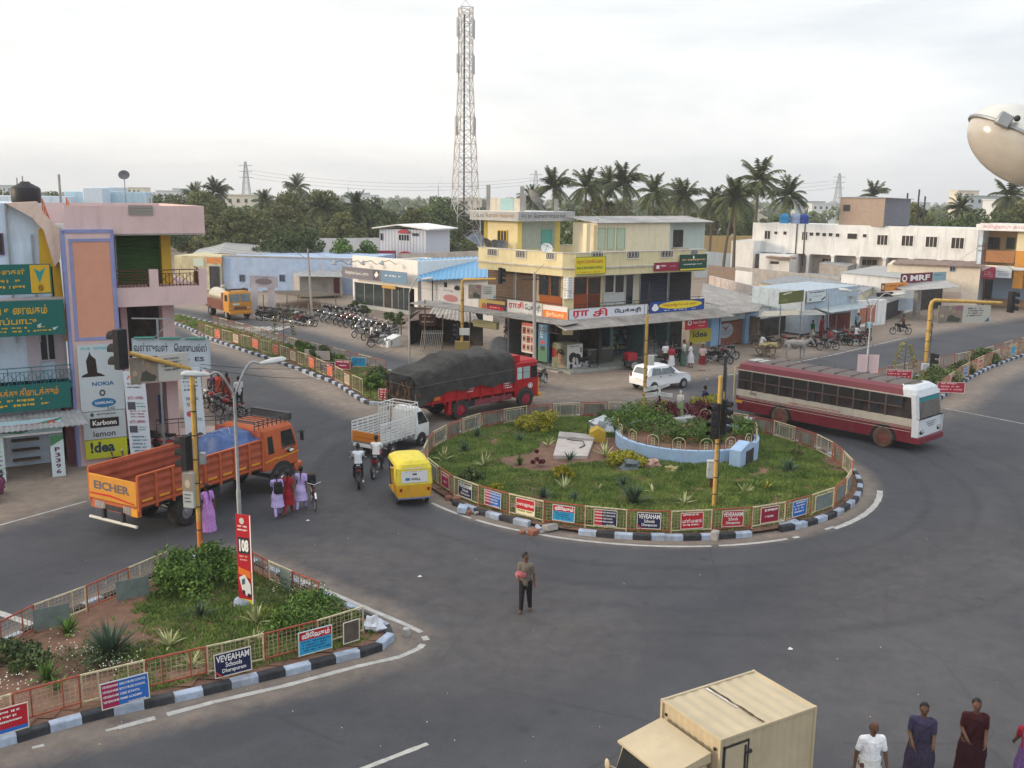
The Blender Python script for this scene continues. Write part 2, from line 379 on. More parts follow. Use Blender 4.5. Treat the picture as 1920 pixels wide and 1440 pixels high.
 l.new(nz(22,5,.7),bp.inputs['Height']);l.new(bp.outputs[0],b.inputs['Normal']);return m
M_dirt=ground_mat("dry_earth",False);M_road=ground_mat("dusty_asphalt",True)
M_field=mat("scrub_ground",(.20,.19,.11),rough=.95,var=.35,scale=.03)
def G2(l):return[tuple(G(*p)[:2])for p in l]
ASPH=G2([(-500,1150),(-120,1015),(0,985),(165,940),(330,885),(430,800),(430,765),(395,712),(350,672),(320,640),(300,606),(60,560),(60,548),(330,577),(500,601),(610,628),(700,655),(800,680),(930,700),(1010,722),(1110,735),(1190,728),(1330,706),(1400,695),(1480,679),(1620,649),(1760,622),(1920,596),(2350,540),(2350,620),(1990,700),(2100,760),(2400,830)])+[(45,12),(40,4),(-40,4),(-40,18)]
GAP_L=G2([(300,606),(330,628),(397,655),(480,690),(620,745),(690,780),(800,760),(770,700),(560,655),(400,608),(330,590),(60,535),(60,548)])
R0=Vector((5.05,39.45));RK=9.05;RF=8.62
ISL1=[(-420,1520),(-150,1443),(0,1405),(143,1360),(333,1317),(480,1283),(642,1242),(700,1229),(730,1215),(744,1199),(735,1182),(700,1163),(600,1115),(520,1078),(465,1050),(420,1036),(370,1045),(290,1083),(173,1133),(0,1212),(-200,1300),(-420,1410)]
ISL2=[(300,600),(350,616),(397,640),(512,678),(577,702),(627,720),(660,744),(692,763),(735,757),(790,735),(775,712),(740,700),(640,672),(560,653),(470,624),(395,606),(330,590)]
ISL3=[(1655,765),(1700,778),(1735,772),(1763,752),(1799,724),(1835,703),(1871,686),(1920,668),(2000,641),(2200,590),(2200,575),(2000,622),(1920,657),(1835,684),(1775,696),(1679,716),(1640,728),(1635,748)]
P1,P2,P3=G2(ISL1),G2(ISL2),G2(ISL3)
DUSTL=[(G2([(-100,1440),(222,1365),(532,1287),(700,1243),(765,1215),(775,1190),(700,1140),(600,1100),(500,1060)]),.7,.55),(G2([(380,640),(500,680),(620,735),(700,775),(800,775)]),1.6,.8),(G2([(760,755),(860,790)]),2.4,.75),(G2([(1770,760),(1830,715),(1920,680)]),1.5,.8),(G2([(1765,765),(1640,790)]),2,.3),(G2([(990,1180),(820,1190),(600,1060)]),3.0,.14),(G2([(1920,1050),(1750,1120),(1700,1300),(1900,1400)]),3.5,.08),(G2([(600,930),(720,1010),(900,1080)]),2.0,.08),(G2([(1000,745),(1200,740)]),2.6,.6)]
def seg_dist(X,Y,poly,closed=True):
 d=np.full(X.shape,1e9);n=len(poly)
 for i in range(n if closed else n-1):
  a,b=poly[i],poly[(i+1)%n];ax,ay=a;bx,by=b[0]-ax,b[1]-ay
  t=np.clip(((X-ax)*bx+(Y-ay)*by)/max(bx*bx+by*by,1e-9),0,1)
  d=np.minimum(d,np.hypot(X-ax-t*bx,Y-ay-t*by))
 return d
def inside(X,Y,poly):
 r=np.zeros(X.shape,bool);n=len(poly)
 for i in range(n):
  x0,y0=poly[i];x1,y1=poly[(i+1)%n]
  c=((y0>Y)!=(y1>Y))&(X<(x1-x0)*(Y-y0)/(y1-y0+1e-12)+x0);r^=c
 return r
def make_road():
 xs=np.arange(-46,62,.25);ys=np.concatenate([np.arange(4,76,.25),np.arange(76,128,1.0)])
 X,Y=np.meshgrid(xs,ys);ins=inside(X,Y,ASPH);d=seg_dist(X,Y,ASPH);sd=np.where(ins,d,-d)
 dust=np.clip(.5-sd/1.9,0,1)
 for pl,wd,am in DUSTL:dust=np.maximum(dust,am*np.clip(1.35-seg_dist(X,Y,pl,False)/wd,0,1))
 for pl in(P1,P2,P3):dust=np.maximum(dust,.75*np.clip(1.1-seg_dist(X,Y,pl)/.75,0,1))
 rr=np.hypot(X-R0 .x,Y-R0 .y);dust=np.maximum(dust,.8*np.clip(1.2-np.abs(rr-RK)/.7,0,1))
 wear=np.zeros(X.shape)
 for r_,wd,am in((12.2,1.1,.5),(14.6,1.3,.45),(11.4,.22,.8),(13.0,.25,.85),(14.4,.22,.75),(16.0,.28,.7)):wear=np.maximum(wear,am*np.exp(-((rr-r_)/wd)**2))
 for pl,wd,am in((G2([(-60,1120),(300,1010),(560,960),(760,1030),(1000,1120)]),1.5,.5),(G2([(560,1440),(900,1290),(1250,1160),(1550,1080),(1920,1000)]),2.0,.55),(G2([(300,1440),(700,1330),(1100,1230),(1450,1180)]),1.4,.4),(G2([(420,690),(620,800),(740,870)]),1.6,.35),(G2([(1500,1020),(1720,900),(1920,830)]),1.8,.4)):
  wear=np.maximum(wear,am*np.exp(-(seg_dist(X,Y,pl,False)/wd)**2))
 ny,nx=X.shape;idx=np.arange(ny*nx).reshape(ny,nx);keep=(dust<.999)|ins
 k=keep[:-1,:-1]|keep[1:,:-1]|keep[:-1,1:]|keep[1:,1:]
 q=np.stack([idx[:-1,:-1][k],idx[:-1,1:][k],idx[1:,1:][k],idx[1:,:-1][k]],1)
 me=bpy.data.meshes.new("road");me.from_pydata(np.c_[X.ravel(),Y.ravel(),np.full(X.size,.006)].tolist(),[],q.tolist())
 for nm,a in(("dust",dust),("wear",wear)):me.attributes.new(nm,'FLOAT','POINT').data.foreach_set("value",a.ravel().astype(np.float32))
 me.materials.append(M_road);o=bpy.data.objects.new("road",me);COL.objects.link(o);tag(o,kind='structure')
make_road()
g=MB(M_dirt);g.quad((-140,-5,0),(160,-5,0),(160,190,0),(-140,190,0));tag(g.build("ground"),kind='structure')
g=MB(M_field);g.quad((-2500,-300,-.25),(2500,-300,-.25),(2500,2500,-.25),(-2500,2500,-.25));tag(g.build("terrain"),kind='structure')
M_line=mat("worn_road_paint",(.42,.41,.39),rough=.8,var=.22,scale=4,streak=.4,scol=(.13,.125,.12))
def line_piece(mb,a,b,wd,z=.0105):
 a,b=Vector(a),Vector(b);d=(b-a).normalized();nn=Vector((-d.y,d.x))*wd/2
 mb.quad((a.x-nn.x,a.y-nn.y,z),(b.x-nn.x,b.y-nn.y,z),(b.x+nn.x,b.y+nn.y,z),(a.x+nn.x,a.y+nn.y,z))
def painted(pts,wd,wear=.1,sd=1):
 mb=MB(M_line);rr=random.Random(sd)
 for a,b in zip(pts,pts[1:]):
  a,b=Vector(a),Vector(b);L_=(b-a).length;n=max(1,int(L_/.22));t0=None
  for i in range(n):
   if rr.random()<wear:
    continue
   wv=wd*rr.uniform(.86,1.06);line_piece(mb,a.lerp(b,i/n-.001),a.lerp(b,(i+1)/n),wv)
 if mb.f:tag(mb.build("road_marking"),kind='structure')
painted([R0+Vector((sin(t),-cos(t)))*(RK+.5+.06*sin(3*t))for t in[rad(q)for q in range(-62,30,3)]],.14,.05,3)
painted([R0+Vector((sin(t),-cos(t)))*(RK+.62)for t in[rad(q)for q in range(38,74,3)]],.22,.04,4)
painted([R0+Vector((sin(t),-cos(t)))*(RK+.5)for t in[rad(q)for q in range(27,40,3)]],.12,.45,4)
painted(G2([(222,1365),(400,1317),(532,1287),(670,1250),(750,1232),(786,1216),(800,1201),(790,1186),(762,1172),(700,1146),(617,1110),(540,1078),(470,1052)]),.16,.04,5)
painted(G2([(60,1403),(150,1382),(222,1365)]),.1,.7,6)
painted(G2([(-100,1020),(0,985),(162,940)]),.11,.03,7)
painted(G2([(360,625),(392,641),(505,671),(575,702),(600,712)]),.15,.06,8)
painted(G2([(-60,1128),(0,1150),(62,1172)]),.22,.03,9)
painted(G2([(660,1450),(802,1395)]),.13,.03,10)
painted(G2([(1772,766),(1925,796)]),.09,.02,11)
painted(G2([(1495,679),(1560,666),(1700,633)]),.13,.12,12);painted(G2([(1320,712),(1400,697)]),.12,.5,12)
painted(G2([(365,600),(440,612),(520,618)]),.12,.1,13);painted(G2([(420,624),(522,619)]),.15,.05,13)
for i in range(9):
 x=425+i*12;painted(G2([(x,622-i*.3),(x+22,613-i*.1)]),.38,.03,20+i)
M_kw=mat("kerb_pale_blue_paint",(.34,.40,.50),rough=.85,var=.25,scale=4,streak=.8,scol=(.2,.19,.18));M_kb=mat("kerb_black_paint",(.032,.034,.04),rough=.8,var=.35,scale=5,streak=.4,scol=(.16,.15,.14))
M_soil=mat("red_soil",(.17,.095,.065),rough=.95,var=.3,scale=2.2,bump=.8,bscale=9)
def resample(poly,step,closed=True):
 P=[Vector(p)for p in poly]+([Vector(poly[0])]if closed else[]);out=[];carry=0
 for a,b in zip(P,P[1:]):
  L_=(b-a).length;t=carry
  while t<L_:out.append(a.lerp(b,t/L_));t+=step
  carry=t-L_
 return out
def smooth(poly,it=2):
 for _ in range(it):
  n=len(poly);q=[]
  for i in range(n):
   a,b=Vector(poly[i]),Vector(poly[(i+1)%n]);q+=[a.lerp(b,.25),a.lerp(b,.75)]
  poly=q
 return poly
def kerb(poly,step=.62,hh=.19,wd=.2,broken=(),sd=0,name="kerb"):
 pts=resample(poly,step);n=len(pts);cen=sum(pts,Vector((0,0)))/n;rr=random.Random(sd);mb=MB(M_kw)
 area=sum(pts[i].x*pts[(i+1)%n].y-pts[(i+1)%n].x*pts[i].y for i in range(n));sg=1 if area>0 else-1
 for i in range(n):
  a,b=pts[i],pts[(i+1)%n]
  if(a-b).length>step*2.5:continue
  if any((a-Vector(q[:2])).length<q[2]for q in broken):continue
  d=(b-a).normalized();inn=Vector((-d.y,d.x))*sg;h_=hh+rr.uniform(-.015,.015);j=inn*rr.uniform(-.015,.02);b2=b-d*.012
  lo=[a+j,b2+j,b2+j+inn*wd,a+j+inn*wd];ch=.025
  hi=[lo[0]+inn*ch,lo[1]+inn*ch,lo[2],lo[3]]
  vs=[(p.x,p.y,0)for p in lo]+[(p.x,p.y,h_-ch)for p in lo]+[(p.x,p.y,h_)for p in hi]
  mb.add(vs,[(0,1,5,4),(1,2,6,5),(2,3,7,6),(3,0,4,7),(4,5,9,8),(5,6,10,9),(6,7,11,10),(7,4,8,11),(8,9,10,11)],(M_kw,M_kb)[i%2])
 tag(mb.build(name),kind='structure')
def shrink(poly,d):
 n=len(poly);out=[];area=sum(poly[i][0]*poly[(i+1)%n][1]-poly[(i+1)%n][0]*poly[i][1]for i in range(n));sg=1 if area>0 else-1
 for i in range(n):
  a,b,c_=Vector(poly[i-1]),Vector(poly[i]),Vector(poly[(i+1)%n]);d1=(b-a).normalized();d2=(c_-b).normalized();t=(d1+d2).normalized()
  out.append(b+Vector((-t.y,t.x))*sg*d/max(.6,t.dot(d2)))
 return out
ring=[R0+Vector((sin(t),-cos(t)))*RK for t in[2*pi*i/96 for i in range(96)]]
S1,S2,S3=[smooth(p,2)for p in(P1,P2,P3)]
bk=[(R0 .x+RK*sin(rad(a)),R0 .y-RK*cos(rad(a)),q)for a,q in((-62,.9),(-56,.5),(-27,.75),(-23,.4),(21,.5))]
kerb(ring,.6,.19,.2,bk,1);kerb(S1,.62,.19,.2,(),2);kerb(S2,.55,.18,.2,(),3);kerb(S3,.55,.18,.2,(),4)
def earth(name,poly,z,grassf,sd,rise=0,step=.35):
 xs=[p[0]for p in poly];ys=[p[1]for p in poly]
 X,Y=np.meshgrid(np.arange(min(xs)-step,max(xs)+step,step),np.arange(min(ys)-step,max(ys)+step,step))
 ins=inside(X,Y,poly);d=seg_dist(X,Y,poly);idx=-np.ones(X.shape,int);vs=[]
 k=ins&(d>.05)
 for j,i in zip(*np.nonzero(k)):
  idx[j,i]=len(vs);x,y=X[j,i],Y[j,i]
  vs.append((x,y,z+rise*min(1,d[j,i]/2)+.03*noise.noise(Vector((x*.8,y*.8,sd)))))
 fs=[(idx[j,i],idx[j,i+1],idx[j+1,i+1],idx[j+1,i])for j in range(X.shape[0]-1)for i in range(X.shape[1]-1)if min(idx[j,i],idx[j,i+1],idx[j+1,i+1],idx[j+1,i])>=0]
 mb=MB(M_soil);mb.add(vs,fs);rim=[Vector(p)for p in poly];inn=shrink(poly,.55);n=len(rim)
 for i in range(n):
  a,b,c_,e=rim[i],rim[(i+1)%n],inn[(i+1)%n],inn[i];mb.quad((a.x,a.y,z-.03),(b.x,b.y,z-.03),(c_.x,c_.y,z+.0),(e.x,e.y,z+.0))
 o=mb.build(name);tag(o,kind='structure');return o
earth("soil",shrink(ring,.18),.14,None,1);earth("soil",shrink(S1,.18),.14,None,2);earth("soil",shrink(S2,.18),.13,None,3);earth("soil",shrink(S3,.18),.13,None,4)
def blades_mat(name,c1,c2):
 m=bpy.data.materials.new(name);m.use_nodes=True;n=m.node_tree.nodes;l=m.node_tree.links;b=n["Principled BSDF"];b.inputs['Roughness'].default_value=.7;b.inputs['Specular IOR Level'].default_value=.2
 c=n.new("ShaderNodeTexCoord");z=n.new("ShaderNodeTexNoise");z.inputs['Scale'].default_value=1.1;z.inputs['Detail'].default_value=8;z.inputs['Roughness'].default_value=.75;l.new(c.outputs['Object'],z.inputs[0])
 r=n.new("ShaderNodeValToRGB");r.color_ramp.elements[0].position=.36;r.color_ramp.elements[1].position=.66;r.color_ramp.elements[0].color=(*c1,1);r.color_ramp.elements[1].color=(*c2,1)
 l.new(z.outputs[0],r.inputs[0]);l.new(r.outputs[0],b.inputs['Base Color']);return m
M_grass=blades_mat("lawn_blades",(.065,.135,.028),(.25,.32,.08))
def lawn(poly,z,dens,hole,h0,h1,sd,mt):
 rr=random.Random(sd);nrs=np.random.RandomState(sd);xs=[p[0]for p in poly];ys=[p[1]for p in poly]
 n=int((max(xs)-min(xs))*(max(ys)-min(ys))*dens);X=nrs.uniform(min(xs),max(xs),n);Y=nrs.uniform(min(ys),max(ys),n)
 k=inside(X,Y,poly);X,Y=X[k],Y[k];vs=[];fs=[]
 for x,y in zip(X.tolist(),Y.tolist()):
  q=noise.noise(Vector((x*.55,y*.55,sd)))+.5*noise.noise(Vector((x*1.9,y*1.9,sd)))
  if q+hole(x,y)<-.18+rr.uniform(-.15,.15):continue
  hh=rr.uniform(h0,h1)*(1+.6*q);a=rr.uniform(0,2*pi);w_=rr.uniform(.02,.045);dx,dy=cos(a)*w_,sin(a)*w_;lx,ly=rr.uniform(-.6,.6)*hh,rr.uniform(-.6,.6)*hh;b=len(vs)
  vs+=[(x-dx,y-dy,z-.02),(x+dx,y+dy,z-.02),(x+lx,y+ly,z+hh)];fs.append((b,b+1,b+2))
 mb=MB(mt);mb.add(vs,fs);o=mb.build("grass",sharp=180);tag(o,kind='stuff');return o
SOILC=[(*G(1130,840)[:2],1.5),(*G(1010,870)[:2],1.2),(*G(1075,855)[:2],1.5),(*G(1286,840)[:2],2.5)]
def hole_c(x,y):
 v=.35
 for a,b,r_ in SOILC:
  d=hypot(x-a,y-b)
  if d<r_+.5:v-=(r_+.5-d)*2.2
 return v
lawn(shrink(ring,.45),.15,620,hole_c,.04,.10,11,M_grass)
gl=G(330,1130)
lawn(shrink(S1,.5),.15,620,lambda x,y:.75-max(0,(gl.x-x+1.0))*.5-max(0,hypot(x-gl.x-1,y-gl.y)-2.6)*.3,.04,.10,12,M_grass)
lawn(shrink(S2,.4),.14,120,lambda x,y:.1,.06,.2,13,M_grass);lawn(shrink(S3,.4),.14,100,lambda x,y:.0,.06,.2,14,M_grass)
# ========== fences and their boards
M_fr=mat("fence_red_paint",(.31,.075,.045),rough=.7,var=.4,scale=9);M_fc=mat("fence_cream_paint",(.50,.43,.28),rough=.7,var=.35,scale=9)
M_wire=mat("fence_wire",(.36,.28,.19),rough=.7,var=.3);M_plate=mat("board_back_painted",(.15,.185,.17),rough=.65,var=.25,scale=3)
def bay(f,a,b,z,h,k,plate=None,mesh=True):
 mt=(M_fr,M_fc)[k%2];a,b=Vector(a),Vector(b);d=(b-a).normalized();L_=(b-a).length;mb=MB(mt)
 A=Vector((a.x,a.y,z));B=Vector((b.x,b.y,z));U=Vector((0,0,1));e=Vector((d.x,d.y,0))*.02
 for P in(A+e,B-e):mb.beam(P-U*.12,P+U*h,.035,.035)
 mb.beam(A+U*h,B+U*h,.035,.035);mb.beam(A+U*.08,B+U*.08,.03,.03)
 for q in(.27,.73):p=A.lerp(B,q);mb.beam(p+U*.08,p+U*(h-.02),.022,.022)
 if mesh:
  n=int(L_/.11)
  for i in range(1,n):p=A.lerp(B,i/n);mb.beam(p+U*.08,p+U*h,.011,.011,M_wire)
  for i in range(1,6):mb.beam(A+U*(.08+(h-.08)*i/6),B+U*(.08+(h-.08)*i/6),.006,.006,M_wire)
 return mb.build("panel",f,world=True)
W_,RD,NV,SK,MG=sgn("e8e6e2"),sgn("b3202c"),sgn("22264a"),sgn("2f95c0"),sgn("9c2350");BL=sgn("2b66b4");CR=sgn("e4dcae");YE=sgn("d8c62a")
def b_navy(r=.0,base=None):
 return(base or NV,[('t',"VEVEAHAM",.06,.62,.95,.9,W_,.02),('t',"Schools",.3,.38,.74,.58,W_,.015),('t',"Dharapuram",.2,.12,.84,.33,W_,.015),('p',[(0,.24),(.02,.3),(.22,.03),(.16,.0)],sgn("c8483a"))])
def b_list(base=BL,red=MG):
 e=[('r',0,0,.36,.96,red)]
 for i,s_ in enumerate(("GIRLS HR.SEC.SCHOOL","BOYS HR.SEC.SCHOOL","CBSE SCHOOL","PRIME ACADEMY")):e+=[('t',"VEVEAHAM",.04,.79-i*.185,.36,.88-i*.185,W_,.02),('t',s_,.39,.79-i*.185,.62+.017*len(s_),.88-i*.185,W_,.02)]
 return(base,e+[('t',"DHARAPURAM",.55,.06,.9,.13,W_,.01)])
def b_viv():return(SK,[('r',0,.62,1,1,RD),('t',"விேவகம்",.1,.68,.93,.93,W_,.04),('l',.06,.08,.95,.55,4,sgn("1d4a6c"))])
def b_red2():return(CR,[('r',.0,.32,1,1,RD),('t',"பயணம் மற்றும் அவ",.06,.48,.94,.76,W_,.03),('l',.05,.08,.95,.27,1,sgn("7a6a40"))])
def b_mag(c_=MG):return(c_,[('l',.08,.55,.92,.86,1,W_),('l',.25,.2,.75,.45,1,W_)])
def b_tam(c_=RD):return(c_,[('l',.1,.7,.9,.92,1,W_),('t',"பள்ளி பயணம்",.08,.38,.92,.62,W_,.03),('l',.1,.08,.9,.3,1,W_)])
ORD=(sgn("c4442a"),[('l',.12,.12,.9,.86,4,sgn("e8b48a"))])  # median boards: orange light of the low sun painted into their colour
def board_on(a,b,z,h,out,spec,label,name="advert_board",wd=.78,hh=.56,group=None,zc=.44,sd=0,legs=True):
 a,b=Vector(a),Vector(b);m=(a+b)/2;d=(b-a).normalized();nn=Vector((d.y,-d.x))
 if nn.dot(Vector(out))<0:nn=-nn;d=-d
 U=Vector((d.x,d.y,0));Z=Vector((0,0,1))
 if U.cross(Z).dot(Vector((nn.x,nn.y,0)))<0:U=-U
 rr=random.Random(sd*7+1);tl=rad(rr.uniform(-1.6,1.6));U=(U*cos(tl)+Z*sin(tl));V=Z*cos(tl)-Vector((U.x,U.y,0)).normalized()*sin(tl)
 O=Vector((m.x,m.y,z+h*(.5+zc*.12)))+Vector((nn.x,nn.y,0))*.045-U*wd/2-V*hh/2
 return sign(name,label,"board",O,U,V,wd,hh,spec[0],spec[1],group,.015,border=sgn("cfcabc"),back=M_plate,seed=sd)
fen=thing("fence","low fence of red and cream mesh panels ringing the big roundabout lawn","fence",(R0 .x,R0 .y,.14))
NB=38;a0=atan2(G(1175,1000).x-R0 .x,-(G(1175,1000).y-R0 .y));AN=2*pi/NB
def rp(k):return R0+Vector((sin(a0+k*AN),-cos(a0+k*AN)))*(RF+.05*sin(k*2.3))
OUT={-8:(b_mag(sgn("8d2236")),"dark red board nearest the yellow auto rickshaw"),-7:(b_list(NV,RD),"red and navy schools list board left of the grey blank panel"),-5:(b_mag(),"magenta board on the roundabout fence left of the navy schools board"),-4:(b_navy(),"navy schools board on the roundabout fence above the collapsed kerb"),-3:(b_list(),"maroon and blue schools list board on the roundabout fence, left of the red tamil board"),-2:(b_red2(),"red board with a cream foot strip on the roundabout fence"),0:(b_viv(),"sky blue board with red heading on the roundabout fence"),1:(b_list(NV,RD),"red and navy schools list board on the roundabout fence below the signal mast"),2:(b_navy(),"navy schools board on the roundabout fence right of the signal mast foot"),3:(b_tam(),"red board with three white tamil lines on the roundabout fence"),4:(b_navy(0,sgn("a8282e")),"red schools board on the roundabout fence"),5:(b_mag(sgn("8f1f38")),"small crimson board near the right end of the roundabout fence"),6:((BL,[('l',.1,.15,.9,.9,4,W_)]),"blue board with white lines at the right end of the roundabout fence")}
order=[-8,-7,-6,-5,-4,-3,-2,-1,0,1,2,3,4,5,6]
for k in range(NB):
 a,b=rp(k-10),rp(k-9);kk=k-10
 bay(fen,a,b,.14,.74,k)
 m=(a+b)/2-R0
 FRONT={-9:-8,-8:-7,-7:None,-6:-5,-5:-4,-4:-3,-3:-2,-2:0,-1:1,0:2,1:3,2:4,3:5,4:6}
 if kk in FRONT and FRONT[kk]is not None:
  sp_,lb=OUT[FRONT[kk]];board_on(a,b,.14,.74,m,sp_,lb,sd=k)
 elif kk not in FRONT or FRONT[kk]is None:
  if kk not in(11,16,19):
   a_,b_=a.lerp(b,.14),a.lerp(b,.86);mb=MB(M_plate);P_=[Vector((a_.x,a_.y,.27)),Vector((b_.x,b_.y,.27)),Vector((b_.x,b_.y,.78)),Vector((a_.x,a_.y,.78))]
   mm=Vector((m.x,m.y,0)).normalized()*.03;mb.prism([p+mm for p in P_],mm*.6)
   mf=(M_fr,M_fc)[k%2]
   for i in range(4):mb.beam(P_[i]+mm,P_[(i+1)%4]+mm,.03,.03,mf)
   mb.build("back_plate",fen,world=True)
def fence_line(label,pts,step,h,z,boards,out,sd=0,skip=(),grp=None):
 pl=resample(G2(pts),step,False);f=thing("fence",label,"fence",(pl[0].x,pl[0].y,z))
 for k in range(len(pl)-1):
  if k in skip:continue
  bay(f,pl[k],pl[k+1],z,h,k)
  if k in boards:sp_,lb=boards[k];board_on(pl[k],pl[k+1],z,h,out,sp_,lb,wd=min(step*.62,.85),hh=min(h*.74,.58),sd=sd+k)
 return pl
fl=fence_line("low mesh fence with schools boards along the bottom left island",[(-260,1455),(-130,1420),(0,1380),(145,1337),(333,1290),(480,1256),(642,1212),(683,1196)],1.33,.7,.14,{},(1,-1))
def near_board(px,py,spec,label,wd,hh,sd):
 c_=G(px,py,.48);d=Vector((.93,.36));i=min(range(len(fl)-1),key=lambda q:((fl[q]+fl[q+1])/2-Vector((c_.x,c_.y))).length);d=(fl[i+1]-fl[i]).normalized()
 p=Vector((c_.x,c_.y));board_on(p-d*.3,p+d*.3,.14,.7,(1,-1),spec,label,wd=wd,hh=hh,sd=sd)
near_board(15,1352,(RD,[('l',.1,.3,.9,.85,3,W_),('r',0,0,1,.18,BL)]),"red board with a blue foot strip at the left end of the near island fence",.75,.56,1)
near_board(234,1298,b_list(),"maroon and blue schools list board on the near island fence",.98,.6,2)
near_board(436,1244,b_navy(),"navy schools board on the near island fence",.84,.58,3)
near_board(590,1203,b_viv(),"sky blue board with red heading on the near island fence",.86,.6,4)
near_board(657,1186,(mat("brown_board_back",(.11,.085,.07),rough=.8,var=.4),[]),"blank brown board at the tip of the near island fence",.46,.56,5)
fence_line("low fence behind the big bush on the far side of the near island",[(-260,1345),(0,1232),(50,1200),(130,1172),(215,1132),(290,1098),(330,1080)],1.45,.7,.14,{},(-1,1),30)
fence_line("short red and cream fence right of the helpline banner",[(465,1078),(530,1112),(600,1142),(640,1160)],1.15,.62,.14,{},(1,1),40)
for px,py,lb in((95,1162,"grey blank plate on a cream frame beside the near island"),(247,1108,"grey blank plate on a red frame behind the dark agave"),(537,1092,"greenish blank plate on the short fence")):
 c_=G(px,py,.45);d=Vector((.82,.55))if px<400 else Vector((.62,-.78));O=Vector((c_.x,c_.y,.24))-Vector((d.x,d.y,0))*.4
 sign("blank_board",lb,"board",O,(d.x,d.y,0),(0,0,1),.85 if px<400 else.62,.55,M_plate,[],thick=.02)
OB={k:(ORD,f"orange lit board, number {k} of the row along the back left median")for k in()}
ROWL=["first","second","third","fourth","fifth","sixth","seventh","eighth","ninth","tenth","eleventh","twelfth"]
pl2=resample(G2([(372,629),(397,637),(512,669),(577,694),(627,716),(655,732),(697,752)]),1.55,False)
bds={};q=0
for k in range(len(pl2)-1):
 if k%2==0 and k>0:
  bds[k]=(ORD if q%3!=1 else(sgn("b9a68e"),[('l',.12,.2,.9,.86,3,sgn("7d6a58"))]),f"{ROWL[min(q, 11)]} small board from the left end of the back left median's roadside fence");q+=1
fence_line("low orange red fence along the road edge of the back left median",[(372,629),(397,637),(512,669),(577,694),(627,716),(655,732),(697,752)],1.55,.85,.13,bds,(-1,-1.5),60)
pl3=[(398,612),(470,632),(560,660),(640,680),(735,706)]
fence_line("low fence along the rear edge of the back left median",pl3,1.6,.75,.13,{},(0,1),90)
for px,py,sp_,lb in((614,688,(NV,[('l',.1,.2,.9,.8,2,W_)]),"navy board facing the near road on the back left median"),(643,684,b_mag(sgn("9b2348")),"crimson board between the navy and the blue board on the back left median"),(673,679,(SK,[('l',.1,.2,.9,.85,3,BL)]),"blue board beside the round bush on the back left median"),(727,740,(sgn("b8344a"),[('l',.05,.05,.95,.95,4,W_)]),"white and red striped board behind the loaded lorry"),(585,664,(sgn("b5aaa0"),[]),"blank pale plate on the rear fence of the back left median"),(605,667,(sgn("aba39a"),[]),"second blank pale plate on the rear fence, beside the navy board")):
 c_=G(px,py,.55);sign("advert_board",lb,"board",(c_.x-.5,c_.y+.1,.28),(1,-.22,0),(0,0,1),1.0 if px<700 else.75,.58,*sp_,thick=.02,border=sgn("cfcabc"),back=M_plate,seed=px)
fence_line("low red and cream fence along the road edge of the right median",[(1763,744),(1799,717),(1835,697),(1871,681),(1920,664),(2000,638),(2150,598)],1.9,.85,.13,{1:(b_mag(),"crimson board at the near end of the right median fence"),3:((BL,[('l',.1,.2,.9,.8,2,W_)]),"blue board on the right median fence"),5:(b_tam(),"red board with white lines on the right median fence"),7:(b_mag(sgn("b83030")),"scarlet board midway along the right median fence"),9:((SK,[]),"plain sky blue board on the right median fence"),11:(b_tam(sgn("8a3a30")),"brownish red board at the photo's right edge on the median fence")},(1,-1),110)
fence_line("low rusty fence along the rear edge of the right median",[(1645,722),(1679,712),(1775,692),(1835,681),(1920,654),(2050,616)],2.0,.8,.13,{},(-1,1),130)
for px,py,lb,ln in((1685,704,"crimson board with pale lettering rows left of the yellow mast on the right median",1.5),(1782,728,"crimson board with pale lettering rows right of the yellow mast, by the bus front",1.5)):
 c_=G(px,py,.5);sign("advert_board",lb,"board",(c_.x-ln/2,c_.y,.25),(1,-.12,0),(0,0,1),ln,.62,sgn("9a2a3e"),[('l',.05,.1,.95,.92,3,sgn("d8a8b0"))],thick=.02,border=sgn("d8d2c8"),seed=px)
 # ========== buildings
def V2(p):return Vector((p[0],p[1]))
def slab(mb,fac,x0,y0,x1,y1,off,th,m,pad=0):
 u0,u1,z0,z1=fac.rect(x0,y0,x1,y1,off);s=mb.M;mb.M=fac.M(0);mb.box(u0-pad,u1+pad,-off,-off+th,z0,z1,m);mb.M=s
def win(par,fac,x0,y0,x1,y1,off,bars=2,frame=None,glass=None,name="window",pane="pane",fw=.06):
 u0,u1,z0,z1=fac.rect(x0,y0,x1,y1,off);mb=MB(frame or M_white);mb.M=fac.M(0)
 for a,b,c_,d in((u0-fw,u1+fw,z1,z1+fw),(u0-fw,u1+fw,z0-fw,z0),(u0-fw,u0,z0,z1),(u1,u1+fw,z0,z1)):mb.box(a,b,-off-.05,-off+.02,c_,d)
 for i in range(bars):u=u0+(u1-u0)*(i+1)/(bars+1);mb.box(u-.025,u+.025,-off-.035,-off+.0,z0,z1)
 f=mb.build(name,par,world=True);g_=MB(glass or M_glass);g_.M=fac.M(0);g_.box(u0,u1,-off-.012,-off+.03,z0,z1);g_.build(pane,f);return f
